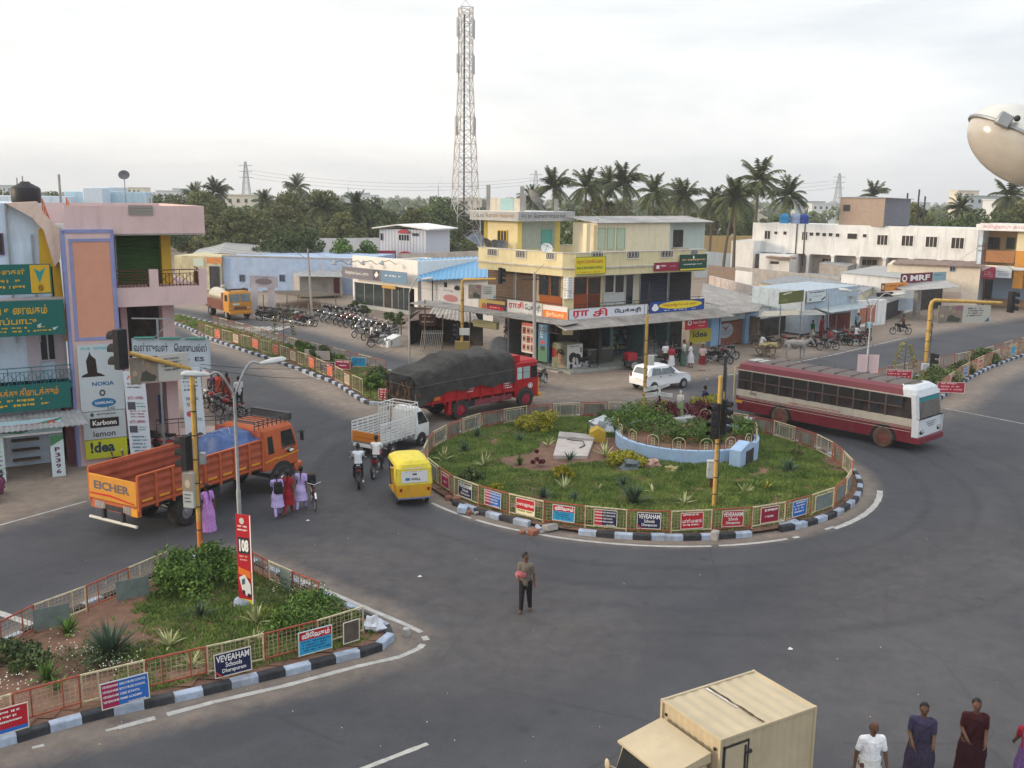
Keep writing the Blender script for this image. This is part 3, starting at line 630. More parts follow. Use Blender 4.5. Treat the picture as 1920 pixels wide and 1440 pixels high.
def shutter(par,fac,x0,y0,x1,y1,off,m,name="shutter",z0=None):
 u0,u1,za,z1=fac.rect(x0,y0,x1,y1,off);za=za if z0 is None else z0;mb=MB(m);mb.M=fac.M(0);n=max(4,int((z1-za)/.11));secs=[]
 for i in range(n+1):
  z=za+(z1-za)*i/n;zz=za+(z1-za)*(i+.5)/n
  secs+=[[(u0,-off-.0,z),(u1,-off-.0,z)]]+([[(u0,-off-.035,zz),(u1,-off-.035,zz)]]if i<n else[])
 vs=[p for q in secs for p in q];mb.add(vs,[(2*i,2*i+1,2*i+3,2*i+2)for i in range(len(secs)-1)])
 mb.box(u0-.05,u0,-off-.05,-off+.02,za,z1,M_steel);mb.box(u1,u1+.05,-off-.05,-off+.02,za,z1,M_steel);mb.box(u0,u1,-off+.005,-off+.03,za,z1)
 return mb.build(name,par,world=True)
def railing(mb,a,b,z,h,m,sp=.14,deco=True,r=.016):
 a,b=Vector(a),Vector(b);L_=(b-a).length;n=max(2,int(L_/sp));U=Vector((0,0,1));A=Vector((a[0],a[1],z));B=Vector((b[0],b[1],z))
 mb.beam(A+U*h,B+U*h,r*2.4,r*2.4,m);mb.beam(A+U*.06,B+U*.06,r*2,r*2,m);mb.beam(A+U*h*.78,B+U*h*.78,r*1.6,r*1.6,m)
 for i in range(n+1):
  p=A.lerp(B,i/n);mb.beam(p,p+U*h*(1 if i%6==0 or not deco else.78),r*1.4,r*1.4,m)
  if deco and i<n and i%3==0:q=A.lerp(B,min(1,(i+3)/n));mb.beam(p+U*.08,q+U*h*.75,r*1.2,r*1.2,m);mb.beam(q+U*.08,p+U*h*.75,r*1.2,r*1.2,m)
def sheet(mb,c00,c10,c11,c01,m,th=.03,wave=.025,pitch=.18):
 """Corrugated sheet; waves run from the 00-10 edge to the 01-11 edge."""
 a,b,c_,d=map(Vector,(c00,c10,c11,c01));nn=(b-a).cross(d-a).normalized();
 if nn.z<0:nn=-nn
 n=max(4,min(160,int((b-a).length/pitch*2)));vs=[]
 for i in range(n+1):
  t=i/n;o=nn*(wave if i%2 else-wave);p,q=a.lerp(b,t)+o,d.lerp(c_,t)+o;vs+=[p,q,p-nn*th,q-nn*th]
 fs=[]
 for i in range(n):k=4*i;fs+=[(k,k+4,k+5,k+1),(k+2,k+3,k+7,k+6),(k,k+2,k+6,k+4),(k+1,k+5,k+7,k+3)]
 k=4*n;fs+=[(0,1,3,2),(k,k+2,k+3,k+1)];mb.add(vs,fs,m)
def foot(poly,z0,z1,mb,m):mb.prism([(p[0],p[1],z0)for p in poly],(0,0,z1-z0),m)
def dish(label,loc,r=.35,az=2.4,parent=None,group="satellite dishes on the rooftops",pole=.5,m=None):
 t=thing("satellite_dish",label,"dish",loc,az,group);mb=MB(m or paint("b8b8b4"));ax=Vector((0,-cos(.6),sin(.6)))
 prof=[(r*i/6,.16*r*(i/6)**2*1.6)for i in range(7)];prof=prof+[(a,b+.012)for a,b in prof[::-1]]
 mb.lathe(prof,o=(0,0,pole),ax=ax,n=20);mb.build("reflector",t)
 mb=MB(M_dark);c=Vector((0,0,pole));tip=c+ax*r*.95
 for a in(0,2.1,4.2):e=c+Vector((cos(a),sin(a)*sin(.6),sin(a)*cos(.6)))*r*.9+ax*.2*r;mb.tube([e,tip],.01,n=5)
 mb.ball(tip,.045);mb.build("feed_arm",t);mb=MB(M_steel);mb.tube([(0,.04,0),(0,.04,pole)],.025,n=6);mb.build("mast",t);return t
K=V2(G(1062,697));AL=V2(D(897,470,K.y+6.3));BR=V2(D(1324,470,K.y+6.9));KL=Fac(AL,K);KR=Fac(K,BR)
BK=AL+BR-K
yb=thing("corner_building","yellow two storey corner building with a balcony over the bakery","building",(K.x,K.y,0))
ZP0=KR.uz(1075,519)[1];ZP1=KR.uz(1075,476)[1];ZF=3.25
M_yel=mat("pale_yellow_plaster",(.68,.59,.35),rough=.85,var=.08,scale=1.1,streak=.42,scol=(.4,.32,.18))
M_ledge=mat("grey_cement_edge",(.55,.52,.47),rough=.9,var=.18,scale=2,streak=.4)
chK=[K+(AL-K).normalized()*.55,K+(BR-K).normalized()*.55]
outer=[AL,chK[0],chK[1],BR,BK]
def off_poly(d):return shrink(outer,d)
mb=MB(M_yel)
inn=off_poly(.16)
for i in(0,1,2,3,4):
 a,b,c_,d=outer[i],outer[(i+1)%5],inn[(i+1)%5],inn[i]
 mb.prism([(a.x,a.y,ZP0),(b.x,b.y,ZP0),(c_.x,c_.y,ZP0),(d.x,d.y,ZP0)],(0,0,ZP1-ZP0))
mb.build("parapet",yb,world=True)
mb=MB(M_ledge);o1=shrink(outer,-.04);i1=off_poly(.2)
for i in range(5):
 a,b,c_,d=o1[i],o1[(i+1)%5],i1[(i+1)%5],i1[i];mb.prism([(a.x,a.y,ZP1),(b.x,b.y,ZP1),(c_.x,c_.y,ZP1),(d.x,d.y,ZP1)],(0,0,.06))
zc=KR.uz(1160,495+5)[1]
for i in(0,1,2):
 a,b=shrink(outer,-.05)[i],shrink(outer,-.05)[i+1];mb.beam((a.x,a.y,zc),(b.x,b.y,zc),.1,.09)
mb.build("coping",yb,world=True)
mb=MB(mat("roof_cement",(.42,.41,.38),rough=.95,var=.25,scale=.7,streak=.3));foot(off_poly(.165),ZP0+.02,ZP1-.75,mb,None);mb.build("roof",yb,world=True)
mb=MB(mat("cream_wall",(.60,.53,.35),rough=.9,var=.1,scale=1.5,streak=.25));foot(off_poly(1.15),ZF+.16,ZP0+.01,mb,None);foot(off_poly(3.4),0,ZF,mb,M_conc)
c1=K-(KL.n+KR.n)*.25;mb.box(c1 .x-.32,c1 .x+.32,c1 .y-.3,c1 .y+.34,ZF-.9,ZP0,M_yel);mb.build("wall",yb,world=True)
mb=MB(M_yel);foot(off_poly(-.0),ZF,ZF+.155,mb,M_ledge);mb.build("balcony_slab",yb,world=True)
mb=MB(M_dark);railing(mb,AL+KL.n*-.06,chK[0]+KL.n*-.06,ZF+.16,.82,M_dark);railing(mb,chK[1]+KR.n*-.06,BR+KR.n*-.06,ZF+.16,.82,M_dark);mb.build("balcony_railing",yb,world=True)
M_shb=mat("brown_shutter",(.20,.13,.085),rough=.6,var=.15);M_shn=mat("dark_blue_shutter",(.03,.032,.055),rough=.5,var=.2);M_shk=mat("black_shutter",(.022,.02,.022),rough=.55,var=.2)
o_=-1.13
shutter(yb,KL,916,507,964,578,o_,M_shb);shutter(yb,KL,969,510,1004,582,o_,M_shb)
win(yb,KL,1012,517,1030,553,o_,0,paint("a0622c"));win(yb,KL,1034,518,1049,555,o_,0,paint("a0622c"))
mb=MB(paint("b4602c"));slab(mb,KL,1011,556,1052,590,o_+.04,.05,None);mb.build("orange_panel",yb,world=True)
for x0,x1 in((1077,1098),(1104,1124)):win(yb,KR,x0,522,x1,551,o_,0,paint("8a4a24"))
mb=MB(paint("9c4a26"));slab(mb,KR,1076,553,1101,582,o_+.05,.06,None);slab(mb,KR,1103,553,1125,582,o_+.04,.05,paint("6a3218"));mb.build("orange_panel",yb,world=True)
for x0,x1 in((1134,1150),(1153,1169)):win(yb,KR,x0,516,x1,548,o_,0,paint("c8c8c4"))
mb=MB(paint("bcbcb8"));slab(mb,KR,1131,550,1171,572,o_+.04,.05,None);slab(mb,KR,1188,512,1193,566,o_+.05,.06,None);mb.build("panel",yb,world=True)
win(yb,KR,1173,515,1186,570,o_,0,paint("c0c0bc"),name="door",pane="pane")
shutter(yb,KR,1200,512,1250,572,o_,M_shn);shutter(yb,KR,1254,510,1294,572,o_,M_shk)
for f,x0,x1,y0,y1 in((KL,915,933,467,479),(KL,968,986,470,483),(KL,1025,1041,474,486),(KR,1108,1130,472,482),(KR,1175,1198,471,484),(KR,1238,1261,470,482),(KR,1294,1308,468,480)):
 w_=win(yb,f,x0,y0,x1,y1,.012,0,paint("d8d4c8"),mat("vent_block",(.10,.09,.085),var=.4),name="vent",pane="opening",fw=.05)
 u0,u1,z0,z1=f.rect(x0,y0,x1,y1,.03);m2=MB(paint("c8c4b8"));m2 .M=f.M(0);n=4
 for i in range(n):
  uc=u0+(u1-u0)*(i+.5)/n
  m2 .beam((uc-.07,-.04,z0),(uc+.07,-.04,z1),.025,.02);m2 .beam((uc+.07,-.045,z0),(uc-.07,-.045,z1),.025,.02)
 m2 .build("lattice",w_)
T0=Fac(KL.A-KL.n*1.3,K-KL.n*1.3);tower_u0,_,_,_=T0 .rect(905,450,912,460);uA,zA=T0 .uz(911,462);uB,zB=T0 .uz(974,462)
TK=V2(T0 .pt(uB,0));TA=V2(T0 .pt(uA,0));TR=Fac(TK,TK+KR.u*4);uC=TR.uz(1046,440)[0];TC=TK+KR.u*uC;TB=TA+TC-TK
zr=ZP1-.75;zt=TR.uz(1000,414)[1];zt2=TR.uz(1000,396.5)[1]
st=MB(M_yel);foot([TA,TK,TC,TB],zr,zt,st,M_yel)
for p in(TA,TK,TC):st.box(p.x-.14,p.x+.14,p.y-.14,p.y+.14,zr,zt,paint("d8c26a"))
st.build("stair_room",yb,world=True)
mb=MB(mat("grey_green_wall",(.36,.40,.34),rough=.9,var=.1,streak=.3));slab(mb,TR,980,415,1040,466,.03,.02,None);mb.build("wall_panel",yb,world=True)
mb=MB(M_white);foot(shrink([TA,TK,TC,TB],-.75),zt,zt2,mb,M_white);mb.build("roof_slab",yb,world=True)
win(yb,T0,934,433,950,463,.04,2,paint("c8a840"),M_inner,name="door");win(yb,TR,1016,431,1034,458,.05,1,paint("6fb0a4"),paint("62a398"),fw=.03)
mb=MB(mat("old_cream_cement",(.50,.47,.40),rough=.95,var=.15,scale=1.3,streak=.5));TT=shrink([TA,TK,TC,TB],.1)
foot([TT[0],TT[1],TT[1].lerp(TT[2],.1),TT[0].lerp(TT[3],.25)],zt2,TR.uz(960,372)[1],mb,None)
for q,yy in((TT[0],347),(TT[1].lerp(TT[2],.05),349),(TT[2],372),(TT[3],362)):m2=MB(M_conc);m2 .box(q.x-.14,q.x+.14,q.y-.14,q.y+.14,zt2,HT(960,yy,q));m2 .build("column_stub",yb,world=True)
mb.build("roof_stub",yb,world=True);mb=MB(paint("8fb0b2"));slab(mb,Fac(TT[0],TT[1]),938,372,963,394,.02,.03,None);mb.build("wall_panel",yb,world=True)
TS=Fac(TA+(T0 .n-KR.n)*.4,TK+(T0 .n)*.75+KR.n*.0)
INKG=sgn("55565a")
S1_=shrink([TA,TK,TC,TB],-.75)
sign("roof_lettering","left face lettering on the white roof slab of the yellow building","lettering",(S1_[0].x,S1_[0].y,zt+.02),((S1_[1]-S1_[0]).x,(S1_[1]-S1_[0]).y,0),(0,0,1),(S1_[1]-S1_[0]).length,zt2-zt-.04,M_white,[('t',"டீ ஸ்டால்",.08,.25,.3,.8,INKG),('t',"பெருமாள் காம்ப்ளக்ஸ்".replace("பெ","ெப"),.34,.22,.92,.82,sgn("8a6a4a"),.02)],thick=.002)
sign("roof_lettering","right face lettering on the white roof slab of the yellow building","lettering",(S1_[1].x,S1_[1].y,zt+.02),((S1_[2]-S1_[1]).x,(S1_[2]-S1_[1]).y,0),(0,0,1),(S1_[2]-S1_[1]).length,zt2-zt-.04,M_white,[('t',"ெப. நா",.05,.25,.24,.8,INKG),('t',"ெபருமாள் காம்ப்ளக்ஸ்",.27,.22,.82,.82,INKG,.02)],thick=.002)
T2=Fac(chK[1]-KR.n*2.2,BR-KR.n*2.2);u0,u1,_,_=T2 .rect(1120,440,1256,440,0);z1=T2 .uz(1190,418)[1];zr2=zr
mb=MB(mat("cream_roof_room",(.70,.62,.45),rough=.9,var=.06,streak=.2));mb.M=T2 .M(0);mb.box(u0,u1,0,2.6,zr2,z1);ub=T2 .uz(1299,440,-1.5)[0];mb.box(u1,ub+.3,.6,2.6,zr2,z1+.05,paint("b9c4bd",streak=.2));mb.box(u0-.75,u0-.45,.2,.6,zr2,z1-.05,M_cream);mb.build("roof_room",yb,world=True)
for x0,x1 in((1122,1134),(1139,1151),(1157,1171)):win(yb,T2,x0,428,x1,467,.02,0,paint("9fae9b"),paint("a9b8a2"),name="door",pane="leaf",fw=.03)
mb=MB(M_inner);slab(mb,T2,1263,431,1281,463,-.55,.04,None);mb.build("doorway",yb,world=True)
mb=MB(M_tin);M_=T2 .M(0);sheet(mb,M_@Vector((u0-.3,-.3,z1+.03)),M_@Vector((ub+.5,-.1,z1+.03)),M_@Vector((ub+.5,2.8,z1+.38)),M_@Vector((u0-.3,2.8,z1+.38)),M_tin);mb.build("tin_roof",yb,world=True)
dish("large mesh satellite dish tilted up on top of the stair room",(D(1000,396,TK.y+.8).x,TK.y+1.0,zt2),.72,2.0,pole=.75,m=mat("mesh_dish",(.2,.2,.2),var=.3))
dish("small white dish on the balcony parapet in front of the stair room",(KL.pt(KL.uz(1025,470)[0],0).x,KL.pt(KL.uz(1025,470)[0],0).y+.3,ZP1+.05),.38,.2,m=paint("d8d8d4"),pole=.15)
dish("white dish on the corner of the corrugated roof room",D(1118,424,K.y+5.5),.34,.3,m=paint("d0d0cc"),pole=.25)
for px,py,lb,r_ in((902,463,"dark round dish at the left end of the yellow parapet",.42),(918,465,"dark tilted dish, second from the left end of the yellow parapet",.34),(931,465,"grey dish beside the yellow roof door",.36)):
 q=KL.pt(KL.uz(px,465)[0],ZP1-.5,-.5);dish(lb,q,r_,1.0-(px-900)*.03,m=mat("grey_dish",(.13,.135,.14),rough=.5),pole=.75)
ORG=sgn("d8742a");BK_=sgn("2a2b33");RED=sgn("c01f26")
fsign(KR,1079,481,1136,514,.12,"shop_sign","yellow browsing shop sign with red and grey lettering hung on the parapet",YE,[('t',"ராஜாஸ் பிரவுசிங் ேவர்ல்ட்",.05,.55,.92,.85,sgn("b8452a"),.02),('t',"RAJA'S BROWSING WORLD",.05,.25,.9,.45,sgn("44603a"),.02),('l',.06,.05,.95,.14,1,sgn("b8452a"))],border=sgn("7a8a2a"))
fsign(KR,1227,492,1273,508,.12,"shop_sign","long crimson sign on the parapet, left of the green one",sgn("8e2740"),[('r',.08,.3,.2,.7,W_),('l',.25,.3,.5,.7,1,W_),('l',.6,.35,.95,.6,1,sgn("d8a0a8"))],border=sgn("7a2036"))
fsign(KR,1275,477,1325,507,.16,"shop_sign","dark green sign with a yellow foot strip at the right end of the parapet",sgn("1d4a3a"),[('e',.5,.82,.03,.1,W_),('l',.04,.5,.96,.72,1,sgn("d0a070")),('l',.12,.28,.88,.42,1,W_),('r',0,0,1,.12,YE)],border=sgn("183a2e"))
fsign(KL,951,565,1016,592,.3,"shop_sign","white bakery sign with red and black tamil name over the left awning",sgn("dad8d4"),[('t',"ராசி",.05,.35,.48,.92,RED,.03),('t',"ேபக்கரி",.52,.32,.96,.86,BK_,.02),('l',.3,.08,.8,.2,1,sgn("a08070"))],border=sgn("c0b8a8"))
fsign(KL,1017,573,1064,599,.3,"shop_sign","white strip sign with an orange lower half at the corner end of the left awning",sgn("d8d4d0"),[('r',0,0,1,.62,ORG),('t',"இனிப்பகம்",.15,.1,.85,.52,sgn("f0d8b0"),.02)],border=sgn("c0b8a8"))
fsign(KL,898,563,948,585,.3,"shop_sign","brown and yellow advert with a red oval at the left end of the balcony",sgn("5a4048"),[('r',0,0,.3,1,sgn("c8b060")),('e',.2,.4,.1,.3,sgn("b8604a")),('r',.3,.72,.98,1,sgn("c8a860")),('e',.62,.33,.32,.28,RED),('l',.42,.25,.84,.45,1,W_)])
fsign(KR,1067,575,1215,596,.3,"shop_sign","long white bakery sign with large red tamil letters over the right awning",sgn("d4d4da"),[('t',"ரா",.05,.16,.24,.84,RED,.035),('t',"சி",.29,.2,.47,.92,RED,.028),('t',"ேபக்கரி",.56,.26,.9,.78,BK_,.04),('r',.95,0,.955,1,BK_)],border=sgn("b8b4ac"))
fsign(KR,1218,563,1320,584,.32,"shop_sign","blue sign with a yellow oval over the right awning",sgn("27468e"),[('e',.56,.6,.4,.34,sgn("e0c82c")),('t',"செந்தமிழ் ேபப்பர் மார்ட்".replace("செ","ெச"),.24,.46,.86,.76,sgn("a8382a"),.02),('e',.1,.42,.06,.25,W_),('e',.1,.68,.035,.12,W_),('l',.22,.06,.95,.2,1,W_)],border=sgn("203a78"))
for f,x0,x1 in((KL,1056,1064),(KR,1065,1075)):
 fsign(f,x0,520,x1,560,.2,"pillar_sign","narrow white pillar sign, "+("left" if f is KL else "right")+" face of the bakery corner column",sgn("d6d6d4"),[('l',.2,.05+i*.12,.8,.15+i*.12,1,sgn("50505a"))for i in range(8)])
aw=thing("awning","corrugated sheet awning on struts running round the bakery corner","awning",(K.x,K.y,2.2))
mb=MB(M_asb)
def awn(f,ua,ub,off0,off1,z0,z1,m=M_asb):M_=f.M(0);sheet(mb,M_@Vector((ua,-off1,z1)),M_@Vector((ub,-off1,z1)),M_@Vector((ub,-off0,z0)),M_@Vector((ua,-off0,z0)),m,wave=.03,pitch=.2)
zi=KR.uz(1072,602,.3)[1]+.1;zo=KR.uz(1080,618,1.9)[1];ziL=KL.uz(952,586,.3)[1]+.05;zoL=KL.uz(995,601,1.8)[1]
awn(KR,-1.6,KR.len+1.2,.25,1.9,zi,zo);mb.build("sheet",aw,world=True)
mb=MB(M_asb);awn(KL,-5.5,KL.len+1.3,.25,1.8,ziL,zoL,M_asb);mb.build("sheet",aw,world=True)
mb=MB(M_dark)
for i in range(9):
 u=KR.len*i/8;p=KR.pt(u,zo-.06,1.8);q=KR.pt(u,zi-.05,.2);mb.beam(p,q,.05,.05)
 if i%4==0 and i:mb.tube([KR.pt(u,0,1.6),KR.pt(u,zo,1.6)],.03,n=6)
for i in range(7):u=KL.len*i/6;mb.beam(KL.pt(u,zoL-.08,1.7),KL.pt(u,ziL-.08,.2),.05,.05)
for i in range(10):mb.beam(KL.pt(KL.len+.6-i*.18,zo-.05,1.5),KL.pt(KL.len+.5-i*.18,zo-.35,1.5),.025,.025)
mb.beam(KL.pt(KL.len-1.4,zo-.35,1.5),KL.pt(KL.len+.8,zo-.35,1.5),.03,.03);mb.build("frame",aw,world=True)
def goods(mb,fac,u0,u1,z0,z1,dep,sd,cols):
 rr=random.Random(sd);z=z0;mb.M=fac.M(0)
 while z<z1-.25:
  mb.box(u0,u1,dep-.02,dep+.35,z,z+.03,M_wood);u=u0+.03
  while u<u1-.1:
   ww=rr.uniform(.06,.2);mb.box(u,min(u+ww,u1),dep+rr.uniform(0,.08),dep+.3,z+.03,z+.03+rr.uniform(.12,.28),paint(rr.choice(cols)),0);u+=ww+rr.uniform(.01,.05)
  z+=.36
 mb.M=None
GC=["7a2a22","a88a4a","4a5a6a","8a8378","3a4a34","b8a890","5a3a2a","96543a"]
gs=thing("bakery_shop","open bakery shop front with shelves of goods under the right awning","shop",(K.x+3,K.y+3,0))
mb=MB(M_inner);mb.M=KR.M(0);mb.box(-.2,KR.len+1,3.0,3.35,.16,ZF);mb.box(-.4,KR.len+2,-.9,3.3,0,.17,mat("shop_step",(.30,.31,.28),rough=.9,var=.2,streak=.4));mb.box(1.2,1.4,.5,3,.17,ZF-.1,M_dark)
for u in(4.6,7.6,9.8):mb.box(u,u+.25,1.2,3,.17,ZF-.1,mat("teal_pier",(.12,.20,.21),var=.2))
mb.build("wall",gs,world=True)
mb=MB();goods(mb,KR,1.6,4.4,.2,2.2,2.5,3,GC);mb.M=KR.M(0);mb.box(2.2,4.4,.6,1.1,.17,1.1,paint("4a4a44"));mb.box(2.2,4.4,.55,1.15,1.1,1.16,paint("8a8a80"));mb.build("shelves",gs,world=True)
mb=MB();goods(mb,KR,5.0,7.4,.2,2.2,2.6,5,["2a5a72","1f4458","6a7a5a","3a6a7a","a89a50"]);mb.build("shelves",gs,world=True)
mb=MB(M_conc);mb.M=KR.M(0)
for i in range(7):mb.box(8.1,9.7,1.2+i*.28,3.2,.17+i*.18,.35+i*.18)
mb.build("stairs",gs,world=True)
gs=thing("repair_shop","repair shop front with shelves and hanging goods under the left awning","shop",(K.x-2,K.y+3,0))
mb=MB(M_inner);mb.M=KL.M(0);mb.box(-.5,KL.len,3.0,3.3,.1,ZF);mb.box(-.5,KL.len,-.8,3.2,0,.12,M_conc);mb.box(2.6,2.75,.4,3,.1,ZF-.2,M_steel);mb.box(4.4,4.9,.3,.6,.1,ZF-.2,paint("4a2c22"));mb.build("wall",gs,world=True)
mb=MB();goods(mb,KL,.2,2.4,.3,2.1,2.2,8,["5a5a58","8a8a86","3a3a3a","7a3a34"]);goods(mb,KL,3.0,4.2,.3,2.1,1.6,9,["8a8a86","6a6a68","9a9a94"]);mb.build("shelves",gs,world=True)
fsign(KL,887,602,931,615,.9,"shop_sign","faded cream box sign hanging under the left awning",sgn("b8ac7c"),[('l',.1,.25,.9,.75,1,sgn("98905e"))],thick=.25,border=sgn("8a7a50"))
fsign(KL,978,606,1004,662,1.0,"poster_board","tall white poster with nine small portraits beside the concrete pole",sgn("d8cfc8"),[('r',0,.9,1,1,sgn("c86a5a"))]+[('r',.06+.31*i,.06+.28*j,.32+.31*i,.3+.28*j,sgn(["c88a7a","b8a090","a85a50"][(i+j)%3]))for i in range(3)for j in range(3)]+[('e',.19+.31*i,.19+.28*j,.07,.07,sgn("5a3a30"))for i in range(3)for j in range(3)])
fsign(KL,1009,608,1026,678,1.3,"poster_board","tall narrow blue and green advert panel right of the concrete pole",sgn("46708e"),[('r',0,0,1,.42,sgn("4a7058")),('t',"AIRCEL",.2,.62,.5,.98,sgn("a8c0d0")),('e',.5,.52,.25,.05,sgn("b04038")),('r',.3,.3,.75,.42,sgn("2a3a3a"))][:2]+[('e',.5,.52,.25,.05,sgn("b04038")),('l',.2,.6,.6,.95,5,sgn("a8c0d0")),('r',.3,.3,.75,.42,sgn("2a3a3a"))],thick=.2)
SK1,HR_=sgn("a88470"),sgn("2a2320")
kz=thing("kiosk","corner counter with a painted portrait side and a white earphone advert side","kiosk",(K.x,K.y,0))
KK1=Fac(K-KL.u*1.25,K+KR.n*.0);KK2=Fac(K,K+KR.u*1.6)
mb=MB(mat("mural_ground",(.22,.24,.17),var=.25,scale=2));foot([K-KL.u*1.3,K,K+KR.u*1.25,K-KL.u*1.3+KR.u*1.25],.02,1.75,mb,None);mb.build("body",kz,world=True)
O=Vector((*(K-KL.u*1.3),.06))+Vector((*KL.n,0))*.02
m2=MB();art(m2,O,Vector((*KL.u,0)),(0,0,1),[('r',0,0,1,1,mat("mural_ground2",(.23,.25,.18),var=.3,scale=3)),('r',.0,.45,.3,.8,sgn("a8262c")),('e',.58,.62,.27,.2,HR_),('e',.6,.5,.2,.24,SK1),('p',[(.42,.7),(.8,.74),(.72,.58),(.5,.62)],HR_),('r',.5,.55,.56,.57,HR_),('r',.66,.55,.72,.57,HR_),('r',.54,.38,.68,.4,sgn("6a3a30")),('p',[(.62,.1),(.85,.1),(.9,.34),(.68,.3)],SK1)],1.3,1.65);m2 .build("portrait_side",kz,world=True)
O=Vector((*K,.06))+Vector((*KR.n,0))*.03
m2=MB();art(m2,O,Vector((*KR.u,0)),(0,0,1),[('r',0,0,1,1,sgn("c8c8c4")),('e',.38,.48,.27,.22,HR_),('e',.68,.4,.24,.24,HR_),('e',.44,.38,.1,.13,sgn("b8b0a8")),('p',[(.55,.5),(.7,.45),(.78,.15),(.62,.1)],sgn("a8a8a8")),('r',.1,.03,.45,.3,sgn("bcbcb8")),('r',.17,.03,.36,.25,HR_),('e',.88,.72,.05,.05,HR_),('e',.88,.82,.05,.05,HR_),('l',.08,.88,.85,.95,1,BK_)],1.25,1.65);m2 .build("advert_side",kz,world=True)
fsign(KR,1285,594,1326,617,1.5,"shop_sign","small crimson phone shop sign with a white ring under the awning",sgn("b3222e"),[('o',.2,.55,.09,.2,.6,W_),('t',"ேவாடேபான்",.34,.45,.92,.7,W_),('l',.6,.15,.9,.28,1,W_)])
fsign(KR,1293,617,1333,642,.9,"shop_sign","olive yellow panel reading idea in black at the shop by the steps",sgn("a89c28"),[('t',"idea",.15,.4,.82,.85,BK_,.03)])
x1=Fac(V2(G(1335,655)),V2(G(1421,640)));
lo=thing("shop_building","low shop with light blue pillars and a brown shutter bearing a round emblem","shop",(*V2(G(1385,647)),0))
M_lb=mat("light_blue_paint",(.26,.42,.62),rough=.8,var=.08,streak=.2);
for q_ in((1333,592,1351,648),(1398,588,1419,643)):mb=MB(M_lb);slab(mb,x1,*q_,.0,.42,None);mb.build("pillar",lo,world=True)
mb=MB(M_conc);slab(mb,x1,1333,582,1421,645,-1.2,7,M_conc);mb.build("wall",lo,world=True);shutter(lo,x1,1351,602,1392,647,-.3,mat("brown_red_shutter",(.23,.09,.06),var=.12),z0=.05)
u0,u1,z0,z1=x1 .rect(1353,607,1382,635,.1);m2=MB();art(m2,x1 .pt(u0,z0,-.24),Vector((*x1 .u,0)),(0,0,1),[('e',.5,.5,.5,.5,sgn("9aa0a8")),('p',[(.25,.85),(.5,.5),(.75,.85),(.5,.7)],sgn("7a4a44")),('r',.05,.5,.95,.53,sgn("6a7078")),('r',.1,.38,.9,.42,sgn("6a7078")),('r',.2,.25,.8,.29,sgn("6a7078"))],u1-u0,z1-z0);m2 .build("round_emblem",lo,world=True)
fsign(x1,1352,588,1397,600,.12,"shop_sign","pale strip sign above the brown emblem shutter",sgn("a8b4b4"),[('l',.05,.3,.95,.7,1,sgn("4a5a60"))])
mb=MB(M_asb);sheet(mb,D(1300,596,67),D(1421,583,73),D(1440,556,96),D(1318,540,92),M_asb,wave=.03,pitch=.35);mb.build("roof",lo,world=True)
r1=Fac(V2(G(1421,645)),V2(G(1555,622)))
sh=thing("market_stall","dark roadside stall with a pale sheet roof on two poles","stall",(*V2(G(1460,640)),0))
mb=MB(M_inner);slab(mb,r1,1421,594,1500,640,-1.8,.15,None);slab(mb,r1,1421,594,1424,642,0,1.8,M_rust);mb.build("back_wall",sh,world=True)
mb=MB(M_tin);a,b=G(1459,650),G(1498,648);sheet(mb,D(1418,594,a.y+.2),D(1500,590,a.y-.3),D(1497,582,a.y+4),D(1432,583,a.y+4),paint("aca494",streak=.6),wave=.01);mb.build("roof",sh,world=True)
for p,x,y in((a,1457,572),(b,1497,566)):m2=MB(M_steel);m2 .tube([p,(p.x,p.y,HT(x,y,p))],.04,n=6);m2 .build("pole",sh,world=True)
sh=thing("market_stall","fruit stall with a grey sheet roof beside the dark stall","stall",(*V2(G(1520,635)),0))
mb=MB(M_inner);slab(mb,r1,1500,594,1552,634,-1.5,.15,None);mb.build("back_wall",sh,world=True)
mb=MB();sheet(mb,D(1498,591,a.y+.3),D(1549,590,a.y+1.4),D(1530,581,a.y+5),D(1490,583,a.y+5),M_tin,wave=.02);mb.build("roof",sh,world=True)
mb=MB();goods(mb,r1,r1 .uz(1503,620,-1)[0],r1 .uz(1545,620,-1)[0],.3,1.9,.8,21,["c8a82a","8a6a2a","6a7a3a","a8542a","7a3a2a"]);mb.build("shelves",sh,world=True)
m2=MB(M_steel);q=r1 .pt(r1 .uz(1548,620)[0],0,.9);m2 .tube([q,q+Vector((0,0,2.2))],.035,n=6);m2 .build("pole",sh,world=True)
sh=thing("shop_building","pale blue shop with a projecting white tin awning and a red shutter","shop",(*V2(G(1580,625)),0))
r2=Fac(V2(G(1500,634)),V2(G(1609,616)))
mb=MB(mat("weathered_pale_blue",(.38,.45,.51),streak=.6,var=.15,scol=(.2,.18,.17)));slab(mb,r2,1508,541,1608,618,-.6,5,None);mb.build("wall",sh,world=True);shutter(sh,r2,1553,588,1592,628,-.5,mat("dark_red_shutter",(.15,.03,.025),var=.2),z0=.05)
mb=MB();sheet(mb,D(1560,586,r2 .A.y-.6),D(1628,576,r2 .A.y+3.5),D(1598,565,r2 .A.y+8),D(1512,572,r2 .A.y+4),paint("98a4a8",streak=.5),wave=.02,pitch=.3);mb.build("awning",sh,world=True)
m2=MB(M_dark);p=D(1560,588,r2 .A.y-.5);m2 .tube([(p.x,p.y,0),p],.035,n=6);p=D(1626,578,r2 .A.y+3.4);m2 .tube([(p.x,p.y,0),p],.035,n=6);m2 .build("pole",sh,world=True)
